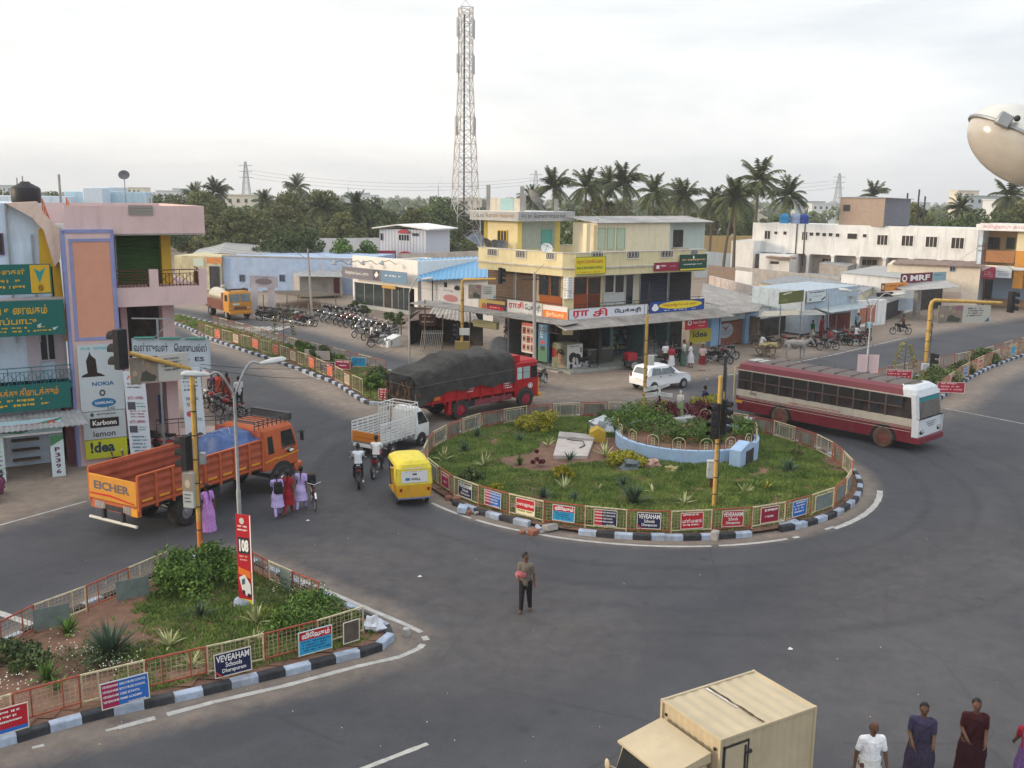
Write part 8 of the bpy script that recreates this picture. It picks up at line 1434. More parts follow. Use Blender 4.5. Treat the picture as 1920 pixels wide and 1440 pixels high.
for s in(-1,1):
 mb=MB(M_wood);mb.lathe([(.42,-.03),(.48,-.03),(.48,.03),(.42,.03),(.42,-.03)],n=20,ax=(0,1,0),o=(-.2,s*.68,.48),cap=False);mb.lathe([(.0,-.06),(.08,-.06),(.08,.06),(0,.06)],n=10,ax=(0,1,0),o=(-.2,s*.68,.48));[mb.beam((-.2,s*.68,.48),(-.2+.44*cos(i*pi/4),s*.68,.48+.44*sin(i*pi/4)),.04,.04)for i in range(8)];mb.build("wheel",t)
t=MB(mat("straw",(.40,.32,.14),rough=.95,var=.4,scale=16,bump=.8));t.ball((0,0,0),(.7,.5,.2),jit=.6,n=18);o=t.build("straw_heap");q=G(1440,668);o.location=(q.x+.1,q.y,.8);tag(o,"straw heaped on the bullock cart","straw")
q=G(1425,668);person("carter in a white shirt and green headcloth sitting on the cart",(q.x,q.y,.72),.2,dict(SIT,hipz=.15),'d0d0cc','a8a8a0','lungi',1.0)
for i in range(7):
 f=(-3.9,-2.6,-1.0,.1,1.2,2.2,3.3)[i];M_=bus.matrix_basis if False else Matrix.Translation(bus.location)@Matrix.Rotation(bus.rotation_euler.z,4,'Z');q=M_@Vector((f*.9,-.72,1.22));person(f"bus passenger, {NTH[i]} from the rear at the near side windows",q,bus.rotation_euler.z,dict(SIT,hipz=.0,lean=.05),('8a8a98','a0a8b8','5a3a34','6a6a50','7a3a30','a89a8a','4a5a6a')[i],'2a2a30','trousers',.9,group="passengers in the bus")
 # ========== masts, lamps, poles
M_mst=mat("yellow_mast_paint",(.50,.31,.08),rough=.55,var=.22,streak=.25,scol=(.2,.1,.05));M_org=mat("orange_mast_foot",(.62,.16,.03),rough=.5,var=.1)
def signal_head(par,c,ax,n=3,r=.15,s=1.0):
 """Three visored lamps in a black housing, facing along ax."""
 ax=Vector(ax).normalized();rt=Vector((-ax.y,ax.x,0));U=Vector((0,0,1));c=Vector(c);mb=MB(M_black);w_,h_=.17*s,.19*s*n
 P=[c+rt*a+U*b+ax*d for d in(-.1*s,.1*s)for a,b in((-w_,-h_),(w_,-h_),(w_,h_),(-w_,h_))];mb.add(P,[(3,2,1,0),(4,5,6,7),(0,1,5,4),(1,2,6,5),(2,3,7,6),(3,0,4,7)]);h=mb.build("signal_head",par)
 for i in range(n):
  q=c+U*((i-(n-1)/2)*.37*s)+ax*.1*s;mb=MB(M_black);secs=[]
  for d,k in((0,1),(.26*s,.96)):secs.append([q+ax*d+(rt*cos(a)+U*sin(a))*r*s*k-U*(0.02 if d else 0)for a in[-.4+(pi+.8)*j/12 for j in range(13)]])
  mb.loft(secs,close=False,caps=False);mb.loft([[p-ax*0+(p-q)*.06 for p in secs[0]],[p+(p-q-ax*.26*s)*.06 for p in secs[1]]],close=False,caps=False);vz=mb.build("visor",h);mb=MB((sgn("3a1212"),sgn("3a3010"),sgn("10301c"))[2-i]);mb.lathe([(r*s*.93,.005),(r*s*.5,.03),(0,.035)],n=14,ax=ax,o=q);mb.build("lens",vz)
 return h
def mast(label,foot_,px_top,top_y,arm=None,r=.085,orange=0,rings=6):
 g=G(*foot_);t=thing("signal_mast",label,"signal mast",g);zt_=HT(px_top,top_y,g);mb=MB(M_mst);L0=zt_
 if arm:
  e=Vector(arm)-Vector(g);k=e.normalized();mb.tube([(0,0,0),(0,0,L0-.35),(k.x*.08,k.y*.08,L0-.12),(k.x*.3,k.y*.3,L0),(e.x,e.y,e.z if e.z>1 else L0)],[r,r,r*.95,r*.9,r*.75],n=12)
 else:mb.tube([(0,0,0),(0,0,L0)],r,n=12)
 mb.build("pole",t)
 for i in range(rings):z=.6+(L0-1.2)*i/rings;mb=MB(M_dark);mb.lathe([(r*1.06,0),(r*1.1,.02),(r*1.06,.04)],n=12,o=(0,0,z));mb.build("cable_tie",t)
 if orange:mb=MB(M_org);mb.lathe([(r*1.02,0),(r*1.02,orange)],n=12,o=(0,0,.0));mb.build("painted_foot",t)
 mb=MB(M_dark);mb.tube([(r+.01,-r,.3),(r+.02,-r,L0-.5)],.015,n=5);mb.build("cable",t);return t,g,zt_
PHOTO=lambda:[('r',0,0,.47,1,mat("photo_collage",(.25,.21,.17),rough=.5,var=.7,scale=6)),('e',.08,.4,.035,.12,sgn("a8957c")),('p',[(.02,.02),(.05,.3),(.12,.32),(.16,.02)],sgn("7a7868")),('p',[(.16,.1),(.2,.42),(.3,.5),(.44,.2),(.4,.05)],sgn("4a4a42")),('e',.3,.66,.04,.12,sgn("a08470")),('p',[(.25,.5),(.3,.6),(.4,.58),(.46,.3),(.36,.3)],sgn("8a7a6c")),('r',.2,.7,.24,1,sgn("9a9484")),('p',[(.3,.8),(.36,.98),(.46,.95),(.45,.7)],sgn("8a6070")),('l',.53,.3,.9,.85,4,sgn("4a4e58")),('p',[(.9,.05),(.97,.3),(.99,.08)],sgn("2a6a8a"))]
def banner_between(label,par_loc,x0,y0,x1,y1,y2,dep0,dep1):
 a,b=D(x0,y2,dep0),D(x1,y1,dep1);top=D(x0,y0,dep0);h_=top.z-a.z;U=Vector((b.x-a.x,b.y-a.y,0));sl=D(x1,y1,dep1).z-D(x0,y0,dep0).z if False else 0
 return sign("banner",label,"banner",a,U,(0,0,1),U.length,h_,sgn("b4b2aa"),PHOTO(),back=M_line,seed=int(x0))
g=G(376,1028);zt_=HT(358,692,g);end=D(243,662,g.y-1.6)
t,g,zt_=mast("yellow signal mast with an orange foot and an arm over the left road",(376,1028),358,690,end,.085,.9);signal_head(t,Vector(D(226,655,g.y-1.7))-Vector(g),(-.75,.35,0),3,.16,1.0);signal_head(t,(-.3,.05,HT(372,850,g)),(-.9,.3,0),3,.15,.95)
q=HT(376,905,g);sign("banner","small photo poster wrapped round the foot of the left yellow mast","poster",(g.x-.42,g.y-.13,q-.75),(1,-.25,0),(0,0,1),.36,1.1,sgn("a8aca8"),[('r',0,.48,1,1,mat("photo_collage",(.25,.21,.17))),('e',.5,.7,.25,.12,sgn("b8a890")),('l',.1,.1,.85,.4,3,GY)],thick=.3,back=M_dark)
mb=MB(M_steel);mb.box(.1,.3,-.06,.1,HT(376,870,g),HT(376,870,g)+.38,c=.02);mb.build("junction_box",t)
banner_between("printed photo banner hung below the left mast's arm",g,245,672,357,745,722,g.y-1.45,g.y-.15)
t,g,zt_=mast("yellow signal mast with two big black signal heads inside the roundabout fence",(1338,957),1358,705,None,.072);zc_=HT(1350,788,g);[signal_head(t,(-.12+k*.32,-.12+k*.22,zc_+k*.1),d,4,.16,.82)for k,d in((0,(-.9,-.5,0)),(1,(.9,-.45,0)))]
t=thing("utility_cabinet","small grey cabinet on a brown post beside the centre mast","cabinet",G(1331,922));mb=MB(mat("cabinet_grey",(.45,.45,.44),rough=.5,var=.12));mb.box(-.15,.17,-.1,.12,.55,1.2,c=.02);mb.box(-.16,.18,-.12,.13,1.2,1.23);mb.build("box",t);mb=MB(paint("5a3024"));mb.box(-.02,.12,-.04,.08,0,.55);mb.build("post",t);mb=MB(M_black);mb.ball((-.08,-.105,.9),(.02,.01,.02));mb.build("lock",t)
t,g,zt_=mast("dark pole with yellow patches rising behind the centre signal heads",(1352,830),1362,668,None,.055);mb=MB(M_dark);mb.lathe([(.065,0),(.065,1.6)],n=8,o=(0,0,zt_-1.6));mb.build("dark_sleeve",t)
t,g,zt_=mast("slim yellow mast with a white box behind the statue garden",(1206,789),1210,590,None,.075);mb=MB(paint("b8b8b0"));mb.box(.08,.42,-.1,.1,HT(1208,675,g)-.25,HT(1208,675,g)+.25,c=.02);mb.build("box",t);mb=MB(M_dark);mb.tube([(.0,0,zt_),(.05,0,zt_+1.6)],.015,n=5);mb.tube([(.12,0,zt_),(.12,0,zt_+1.4)],.012,n=5);mb.build("aerial_rod",t)
g=G(866,688);t,g,zt_=mast("yellow mast with an arm before the tin roofed stalls",(866,688),866,524,D(930,523,g.y-.3),.1);signal_head(t,Vector(D(938,517,g.y-.2))-Vector(g),(.9,.35,0),3,.15,.9);signal_head(t,(-.28,0,HT(866,620,g)),(-1,.1,0),3,.14,.8);mb=MB(paint("c0c0bc"));mb.box(-.15,.5,-.2,-.08,HT(866,622,g)-.2,HT(866,622,g)+.25,c=.01);mb.box(-.45,.5,-.2,.2,.2,HT(866,640,g),paint("8a7a4a"));mb.build("box",t);banner_between("photo banner below the arm of the mast by the tin roofed stalls",g,878,533,930,530,560,g.y-.2,g.y-.3)
g=G(1732,716);t,g,zt_=mast("tall yellow mast with a long arm on the right median",(1732,716),1747,563,D(1878,568,g.y+.8),.125);signal_head(t,Vector(D(1896,566,g.y+.9))-Vector(g),(.95,.2,0),3,.18,1.15);signal_head(t,(.4,0,HT(1745,680,g)),(.95,-.2,0),3,.16,1.0);mb=MB(paint("b0b4bc"));mb.box(-.3,.15,-.3,-.14,HT(1740,685,g)-.3,HT(1740,685,g)+.15,c=.02);mb.build("box",t);banner_between("photo banner below the arm of the right median's mast",g,1757,573,1858,575,606,g.y-.1,g.y+.7)
def street_lamp(label,foot_,top,arms,r=.07,tint="b8bab8"):
 g=G(*foot_);t=thing("street_lamp",label,"street lamp",g);z=HT(top[0],top[1],g);mb=MB(M_steel);mb.tube([(0,0,0),(0,0,z*.45),(0,0,z*.46),(0,0,z)],[r,r*.95,r*.7,r*.65],n=10);mb.build("pole",t)
 for(hx,hy,dd)in arms:
  e=D(hx,hy,g.y+dd)-g;s_=Vector((0,0,z));k=Vector((e.x,e.y,0));L_=k.length;mb=MB(M_steel);pts=[s_+k*q+Vector((0,0,(e.z-z+.12*L_)*sin(min(q*1.25,1)*pi/2)-.12*L_*max(0,q-.7)/.3))for q in[i/8 for i in range(9)]];mb.tube([(0,0,z-.5)]+pts,.035,n=7);mb.build("arm",t)
  d=k.normalized();p=pts[-1]+d*.05;hd=atan2(d.y,d.x);mb=MB(paint(tint));R3=Matrix.Translation(p)@Matrix.Rotation(hd,4,'Z')@Matrix.Rotation(-.12,4,'Y');mb.M=R3;mb.loft([[(x,w_*cos(a),h_*sin(a)*(1.3 if sin(a)>0 else.8))for a in[2*pi*i/12 for i in range(12)]]for x,w_,h_ in((-.05,.04,.04),(.1,.08,.06),(.35,.15,.09),(.62,.14,.08),(.72,.06,.04))]);mb.build("lamp_head",t)
 return t,g
street_lamp("double armed grey street lamp on the near island beside the helpline banner",(453,1060),(437,742),[(392,703,-.35),(487,682,.35)]);street_lamp("single armed street lamp before the showroom",(768,690),(767,550),[(790,524,-.1)],.06)
t,g=street_lamp("double armed street lamp on the right median with two boards at its foot",(1623,716),(1628,580),[(1597,546,.4),(1672,553,-.3)],.07)
for i,(dx,lb)in enumerate(((-.62,"left faded pink board at the foot of the right street lamp"),(.06,"right faded pink board at the foot of the right street lamp"))):sign("blank_board",lb,"board",(g.x+dx,g.y-.1,HT(1623,699,g)),(1,-.08,0),(0,0,1),.6,1.15,sgn("c8b4b8"),[('l',.1,.1,.9,.9,6,sgn("c0a4ac"))],thick=.02)
def pole(label,foot_,top,r=.1,m=None,bars=1,name="electric_pole"):
 g=G(*foot_);q=D(top[0],top[1],g.y);t=thing(name,label,"pole",g);mb=MB(m or M_conc);mb.tube([(0,0,0),(q.x-g.x,0,q.z)],[r,r*.7],n=8);mb.build("shaft",t);mb=MB(M_dark)
 for i in range(bars):z=q.z-.35-i*.5;mb.beam(((q.x-g.x)*z/q.z-.7,0,z),((q.x-g.x)*z/q.z+.7,0,z),.07,.07);[mb.ball(((q.x-g.x)+s,0,z+.1),.05,n=6)for s in(-.6,0,.6)]
 if bars:mb.build("cross_arm",t)
 return q
W0=pole("concrete electric pole among the parked motorcycles",(586,600),(577,466),.11,bars=1);W1=pole("concrete electric pole before the bakery's left side",(1002,718),(1002,512),.12,bars=1);W2=pole("leaning rusty pipe against the corner building",(1030,640),(1045,458),.06,paint("8a7a62"),0,"pipe");W3=pole("thin steel electric pole before the balcony building",(1843,575),(1847,455),.09,paint("6a3a34"),2);pole("short steel pole at the gate wall",(1553,636),(1553,550),.05,M_steel,0,"pipe")
mb=MB(paint("8a8a86"));q=D(577,487,W0 .y);mb.tube([q,q+Vector((-1.1,0,.7))],.03,n=5);tag(mb.build("lamp_bracket",origin=q),"slanting tube lamp bracket on the concrete pole among the bikes","bracket")
def cable(label,a,b,sag=.5,r=.011):
 a,b=Vector(a),Vector(b);mb=MB(M_dark);mb.tube([a.lerp(b,i/14)-Vector((0,0,sag*4*(i/14)*(1-i/14)))for i in range(15)],r,n=4);o=mb.build("overhead_wire",origin=a);tag(o,label,"wire")
for i,(a,b,sg_)in enumerate(((W0,D(372,452,92),.6),(W0,D(385,459,92),.7),(W0,D(360,463,95),.5),(W0,D(700,490,93),.5),(W0,D(860,545,75),.9),(D(577,476,W0 .y),D(480,470,110),.2),(W1,W2,.2),(W2,D(1275,520,66),.4),(W2,D(1320,470,69),.7),(W1,D(1350,620,76),.9),(W3,D(1920,520,98),.3),(W3,D(1640,560,100),.6),(W3,D(1920,500,98),.3),(D(375,683,28),D(740,655,52),.5),(D(380,690,28),D(700,690,48),.4))):
 cable(f"{NTH[i] if i < 14 else 'last'} of the thin overhead wires, counted from the left electric pole",a,b,sg_)
cable("thin service wire crossing the road in front of the bakery",D(700,705,45),D(1210,672,52),.3)
g=G(458,1140);t=thing("footing","pale blue painted block under the red helpline banner","block",g);mb=MB(M_kw);mb.lathe([(.3,0),(.31,.12),(.24,.27),(.1,.3),(0,.3)],n=18);mb.build("block",t)
zt_=HT(448,965,g);sign("helpline_banner","tall red upright banner reading 108 with a white ambulance picture","banner",(g.x-.12,g.y-.05,.16),(1,-.35,0),(0,0,1),.46,zt_-.12,sgn("b01c2a"),[('r',0,0,1,.06,YE),('r',.93,0,1,1,W_),('e',.42,.93,.16,.035,sgn("c8c4b8")),('l',.1,.8,.85,.88,2,W_),('r',.12,.57,.84,.75,BK_),('t',"108",.2,.59,.82,.73,W_,.05),('l',.12,.47,.85,.55,2,sgn("e0a8a0")),('p',[(.08,.42),(.9,.38),(.9,.3),(.08,.34)],sgn("d87028")),('p',[(.12,.3),(.5,.34),(.86,.24),(.9,.13),(.6,.1),(.3,.16)],sgn("d4d4d4")),('e',.4,.14,.1,.025,BK_),('e',.74,.11,.1,.025,BK_),('p',[(.3,.28),(.5,.3),(.5,.24),(.32,.22)],sgn("4a5a6a"))],back=paint("8a8a8a"),thick=.02)
c=D(1918,273,3.9);t=thing("flood_lamp","large silver domed street lamp head hanging close by at the upper right","street lamp",c);R3=Matrix.Rotation(rad(30),4,'Y')@Matrix.Rotation(rad(-12),4,'Z');M_dome=mat("lamp_dome",(.62,.60,.56),rough=.38,metal=.6,var=.1,scale=9);M_bowl=mat("amber_acrylic_bowl",(.47,.43,.39),rough=.16,var=.12,scale=7,spec=.8)
for nm,s_,m,f in(("cover",1,M_dome,.135),("bowl",-1,M_bowl,.14)):
 mb=MB(m);mb.M=R3;n=32;rings=12;vs=[(.22*cos(2*pi*k/n)*sin(pi/2*i/rings),.15*sin(2*pi*k/n)*sin(pi/2*i/rings),s_*f*cos(pi/2*i/rings))for i in range(rings+1)for k in range(n)]
 mb.add(vs,[(i*n+k,i*n+(k+1)%n,(i+1)*n+(k+1)%n,(i+1)*n+k)for i in range(rings)for k in range(n)]);mb.build(nm,t,sharp=80)
mb=MB(M_steel);mb.M=R3;mb.tube([(.224*cos(a),.154*sin(a),0)for a in[2*pi*i/32 for i in range(33)]],.008,n=8,caps=False);mb.build("rim_band",t);mb=MB(M_dark);mb.M=R3;mb.box(-.16,-.11,-.16,-.13,-.02,.03,M_steel,c=.004);mb.ball((-.1,-.155,.03),.012);mb.ball((-.03,-.16,.015),.006);mb.build("clip",t);mb=MB(M_steel);mb.M=R3;mb.tube([(.2,0,.03),(.9,.1,.1),(1.8,.4,0)],.03,n=10);mb.build("arm",t)
# ========== planting, trees, tower, far town
def leafmat(name,c1,c2,obr=.18):
 m=bpy.data.materials.new(name);m.use_nodes=True;n=m.node_tree.nodes;l=m.node_tree.links;b=n["Principled BSDF"];b.inputs['Roughness'].default_value=.6;b.inputs['Specular IOR Level'].default_value=.25
 a=n.new("ShaderNodeAttribute");a.attribute_name="tone";r=n.new("ShaderNodeValToRGB");r.color_ramp.elements[0].color=(*c1,1);r.color_ramp.elements[1].color=(*c2,1);oi=n.new("ShaderNodeObjectInfo");hs=n.new("ShaderNodeHueSaturation");q=n.new("ShaderNodeMapRange");q.inputs[3].default_value=1-obr;q.inputs[4].default_value=1+obr
 l.new(a.outputs['Fac'],r.inputs[0]);l.new(oi.outputs['Random'],q.inputs[0]);l.new(q.outputs[0],hs.inputs['Value']);l.new(r.outputs[0],hs.inputs['Color']);l.new(hs.outputs[0],b.inputs['Base Color']);MATS[name]=m;return m
def leaves(name,centres,n,size,m,parent,up=.4,asp=.5,sd=0,conv=True):
 """centres: (x,y,z,r) clumps; n small leaf faces scattered through each."""
 R_=np.random.RandomState(sd);V=[];T=[]
 for(x,y,z,r)in centres:
  d=R_.normal(size=(n,3));d/=np.linalg.norm(d,axis=1)[:,None];rad_=r*R_.uniform(.35,1.0,n)**.6;P=np.array([x,y,z])+d*rad_[:,None]*np.array([1,1,.8])
  a=R_.normal(size=(n,3))+np.array([0,0,-.2]);a/=np.linalg.norm(a,axis=1)[:,None];nn=R_.normal(size=(n,3))*.8+d*.6+np.array([0,0,up]);b=np.cross(nn,a);b/=np.linalg.norm(b,axis=1)[:,None]+1e-9;s=size*R_.uniform(.6,1.3,n)[:,None]
  V.append(np.stack([P-a*s,P+b*s*asp,P+a*s,P-b*s*asp],1).reshape(-1,3));tn=R_.uniform(-.18,.18)+.5;T.append(np.clip(tn+R_.uniform(-.35,.35,n),0,1))
 V=np.concatenate(V);T=np.concatenate(T);k=len(T);me=bpy.data.meshes.new(name);me.vertices.add(4*k);me.vertices.foreach_set("co",V.ravel());me.loops.add(4*k);me.loops.foreach_set("vertex_index",np.arange(4*k));me.polygons.add(k);me.polygons.foreach_set("loop_start",np.arange(k)*4);me.update(calc_edges=True)
 me.attributes.new("tone",'FLOAT','FACE').data.foreach_set("value",T.astype(np.float32));me.materials.append(m);o=bpy.data.objects.new(name,me);COL.objects.link(o)
 if parent is not None:o.parent=parent
 return o
LG1=leafmat("dark_tree_leaves",(.03,.055,.018),(.12,.165,.05));LG2=leafmat("olive_tree_leaves",(.05,.062,.02),(.18,.19,.065));LG3=leafmat("hedge_leaves",(.03,.075,.012),(.14,.24,.04));LY=leafmat("yellow_croton_leaves",(.11,.13,.012),(.48,.42,.035));LM=leafmat("maroon_leaves",(.04,.008,.014),(.17,.028,.045));LP=leafmat("palm_fronds",(.025,.04,.014),(.11,.13,.045));LAG=leafmat("agave_blades",(.03,.06,.04),(.10,.16,.10));LPL=leafmat("pale_spider_blades",(.16,.20,.06),(.55,.55,.28));M_bark=mat("grey_bark",(.12,.095,.075),rough=.95,var=.35,scale=8)
def clumps(rr,n,rx,rz,z0,rc):return[(rx*q*cos(a),rx*q*sin(a),z0+rz*(1-q*q*.7)*rr.uniform(.25,1),rc*rr.uniform(.65,1.25))for q,a in[(rr.uniform(0,1)**.5,rr.uniform(0,2*pi))for _ in range(n)]]
def tree_proto(sd,h,rx,m,n=34,leaf=.22,per=170):
 rr=random.Random(sd);t=thing("tree","x","tree");cl=clumps(rr,n,rx,h*.5,h*.42,rx*.27);leaves("crown",cl,per,leaf,m,t,sd=sd);mb=MB(M_bark);mb.tube([(0,0,0),(.1,0,h*.25),(0,.1,h*.5)],[.22,.17,.1],n=7)
 for c in cl[::4]:mb.tube([(.05,0,h*.3),(c[0]*.5,c[1]*.5,(h*.35+c[2])/2),c[:3]],[.1,.06,.02],n=5)
 mb.build("trunk",t);return remember(t)
def palm_proto(sd,h,lean):
 rr=random.Random(sd);t=thing("palm_tree","x","palm tree");mb=MB(M_bark);tp=Vector((lean,0,h));mb.tube([(lean*(i/8)**2,0,h*i/8)for i in range(9)],[.22-.012*i for i in range(9)],n=8);mb.build("trunk",t);V=[];T=[]
 for k in range(38):
  a=2*pi*k/38*3.7+rr.uniform(-.2,.2);el=rr.uniform(-.55,1.25)if k>4 else 1.35;L_=rr.uniform(2.5,3.3);pts=[];p=tp.copy();d=Vector((cos(a)*cos(el),sin(a)*cos(el),sin(el)))
  for i in range(11):pts.append(p.copy());p=p+d*L_/10;d=(d+Vector((0,0,-.115-.02*i*.3))).normalized()
  sd_=Vector((-sin(a),cos(a),0));dead=el<-.35
  for i in range(1,10):
   for j in(0,.5):
    q=pts[i].lerp(pts[i+1],j);dd=(pts[i+1]-pts[i]).normalized();ll=.85*sin(pi*(.12+.82*(i+j)/10.5))+.12
    for s in(-1,1):e=q+sd_*s*ll*.62+dd*ll*.5+Vector((0,0,-ll*rr.uniform(.35,.7)));V+=[q,q+dd*.11,e,q-dd*.06];T.append(.95 if dead else min(1,max(0,.42+rr.uniform(-.3,.3))))
 me=bpy.data.meshes.new("crown");me.from_pydata([tuple(v)for v in V],[],[(4*i,4*i+1,4*i+2,4*i+3)for i in range(len(T))]);me.attributes.new("tone",'FLOAT','FACE').data.foreach_set("value",T);me.materials.append(LP);o=bpy.data.objects.new("crown",me);COL.objects.link(o);o.parent=t
 return remember(t)
used_t=set()
def settle(pr,loc,rz,sc,label,group):
 if pr.name in used_t:return dup(pr,loc,rz,label,group,sc)
 used_t.add(pr.name);place(pr,loc,rz,sc);return tag(pr,label,None,group)
TP=[tree_proto(1,9,3.6,LG1),tree_proto(2,8,4.2,LG1,40),tree_proto(3,7.5,3.4,LG2),tree_proto(4,10,3.8,LG2,44)];PP=[palm_proto(5,10,1.1),palm_proto(6,10,.2),palm_proto(7,10,-.8)]
for i,(px,py,dep)in enumerate(((355,366,200),(405,362,170),(490,380,165),(546,352,220),(605,392,140),(662,388,138),(985,375,175),(1040,352,150),(1095,352,148),(1125,349,168),(1172,345,150),(1222,362,145),(1258,368,162),(1286,370,155),(1335,380,150),(1362,377,128),(1382,373,124),(1420,340,135),(1463,368,140),(1640,366,200),(1893,368,150),(1790,392,160))):
 q=D(px,py,dep);settle(PP[i%3],(q.x,q.y,0),i*2.1,max(.55,q.z/10),f"coconut palm, {(NTH + ['fifteenth', 'sixteenth', 'seventeenth', 'eighteenth', 'nineteenth', 'twentieth', 'twenty first', 'last'])[i]} from the left of all the palms on the skyline","coconut palms behind the buildings")
rr=random.Random(12);BL_=[]
for i in range(26):BL_.append((288+i*23+rr.uniform(-8,8),362+rr.uniform(-6,12),rr.uniform(150,205),"behind the long blue wall"))
for i in range(14):BL_.append((905+i*44+rr.uniform(-8,8),372+rr.uniform(-2,16),rr.uniform(170,215),"behind the middle palms"))
for i in range(12):BL_.append((1690+i*22+rr.uniform(-6,6),380+rr.uniform(-4,12),rr.uniform(135,170),"behind the long white building"))
for i in range(7):BL_.append((-30+i*22,350+rr.uniform(-4,8),rr.uniform(150,190),"beyond the pale blue roofs"))
for i in range(14):BL_.append((310+i*42+rr.uniform(-8,8),398+rr.uniform(-4,12),rr.uniform(134,146),"in the lower front rank behind the blue wall"))
cnt={}
NN=NTH+['fifteenth','sixteenth','seventeenth','eighteenth','nineteenth','twentieth']+['twenty '+x for x in NTH[:9]]
for i,(px,py,dep,wh_)in enumerate(BL_):
 q=D(px,py,dep);k=cnt.get(wh_,0);cnt[wh_]=k+1;settle(TP[rr.randrange(4)],(q.x,q.y,0),rr.uniform(0,6),max(.5,q.z/9.2),f"bushy green tree, {NN[k]} from the left {wh_}","trees behind the buildings")
q=D(545,418,122);settle(tree_proto(8,8,4.6,LG1,46),(q.x,q.y,0),0,q.z/8.2,"dark spreading tree standing before the belt, left of the white house",None)
for px,py,w_,lb in((648,447,2.0,"left round green shrub beside the white house"),(682,452,1.8,"right round green shrub beside the white house"),(1090,415,4,"leafy green thicket seen past the stair room of the corner building")):
 q=D(px,py,120 if px<1000 else 92);t=thing("shrub",lb,"shrub",(q.x,q.y,0));leaves("crown",clumps(rr,14 if px<1000 else 34,w_,q.z*.6,q.z*.4,w_*.4),130 if px<1000 else 320,.2,LG3 if px<1000 else LG1,t,sd=px);mb=MB(M_bark);mb.tube([(0,0,0),(0,0,q.z*.5)],.08);mb.build("stem",t)
R_=np.random.RandomState(3);cl=[]
for i in range(900):
 dep=R_.uniform(230,1500);x=R_.uniform(-.62,.62)*dep*1.1
 if abs(x/dep-.235)<.05 and dep<420:continue
 h_=R_.uniform(3.5,8.6)if dep<600 else R_.uniform(5,9.5);[cl.append((x+R_.uniform(-3,3),dep+R_.uniform(-3,3),h_*f,h_*.36))for f in(.35,.55,.72)]
o=leaves("woods",cl,34,1.0,LG1,None,sd=5,asp=.7);tag(o,"hazy distant woods reaching to the horizon",None,None,"stuff")
R2=random.Random(9);FC=[paint("c8ccd0"),paint("b8c0c8"),paint("d0c8b8"),paint("a8b0b8")]
for i,(px,yt,dep,ww)in enumerate(((312,358,420,9),(345,354,520,12),(447,366,300,8),(668,362,600,14),(692,366,560,9),(835,372,330,8),(880,372,420,10),(1520,378,480,14),(1545,382,420,10),(1720,380,460,12),(1816,358,420,9),(1850,368,330,12),(1905,376,280,11),(22,348,420,10),(250,352,520,12))):
 q=D(px,yt,dep);mb=MB(FC[i%4]);mb.box(-ww/2,ww/2,0,8,0,q.z);mb.box(-ww/2-.3,ww/2+.3,-.3,8.3,q.z,q.z+.25);[mb.box(-ww/2+1+k*2.4,-ww/2+1.9+k*2.4,-.05,.0,q.z-2.2,q.z-1.1,M_inner)for k in range(int(ww/2.5))];o=mb.build("far_house");o.location=(q.x,q.y,0);tag(o,f"pale house far off among the trees, {(NN)[i]} of the distant houses counted across","building","distant houses on the skyline")
g=MB(mat("sandy_field",(.34,.25,.18),rough=.95,var=.25,scale=.15));a,b,c_,d=D(1310,455,150),D(1420,455,150),D(1440,425,215),D(1300,425,215);g.quad(*[(p.x,p.y,.03)for p in(a,b,c_,d)]);tag(g.build("field"),kind='structure')
wall_("low yellowish compound wall beyond the palms",1310,1420,442,442,165,165,paint("b09868",streak=.3));wall_("grey blue low wall left of the annex building",1305,1378,470,476,138,134,paint("8a98a4",streak=.4))
def lattice(name,label,loc,h,w0,w1,m1,m2,n=16,r=.07,arms=0):
 t=thing(name,label,"tower",loc);W=lambda z:w0+(w1-w0)*min(1,(z/h)/.72)if arms==0 else w0+(w1-w0)*(z/h);Z=[h*(1-(1-i/n)**1.25)for i in range(n+1)]
 for s in((-1,-1),(1,-1),(1,1),(-1,1)):mb=MB(m1);[mb.beam((s[0]*W(a)/2,s[1]*W(a)/2,a),(s[0]*W(b)/2,s[1]*W(b)/2,b),r*1.7,r*1.7,(m1,m2)[i%2])for i,(a,b)in enumerate(zip(Z,Z[1:]))];mb.build("leg",t)
 mb=MB(m2);cs=((-1,-1),(1,-1),(1,1),(-1,1))
 for i,(a,b)in enumerate(zip(Z,Z[1:])):
  for k in range(4):
   p,q=cs[k],cs[(k+1)%4];A=Vector((p[0]*W(a)/2,p[1]*W(a)/2,a));B=Vector((q[0]*W(b)/2,q[1]*W(b)/2,b));A2=Vector((q[0]*W(a)/2,q[1]*W(a)/2,a));B2=Vector((p[0]*W(b)/2,p[1]*W(b)/2,b));mb.beam(A,B,r,r,(m2,m1)[i%2]);mb.beam(A2,B2,r,r,(m2,m1)[i%2]);mb.beam(B2,B,r,r)
 mb.build("bracing",t);return t,W
M_tr=mat("tower_red_hazed",(.46,.38,.34),rough=.6,var=.15);M_tw=mat("tower_white_hazed",(.62,.60,.57),rough=.6,var=.1)  # tower colours made paler, distance haze painted into them
q=D(872,450,168);ht=D(862,14,168).z;t,W=lattice("telecom_tower","tall red and white lattice telecom tower rising behind the corner building",(q.x,q.y,0),ht,4.6,1.9,M_tw,M_tr,20,.075)
t.rotation_euler=(0,0,.35);mb=MB(M_dark);mb.box(-.3,-.15,-.25,.25,0,ht-1);mb.build("cable_ladder",t)
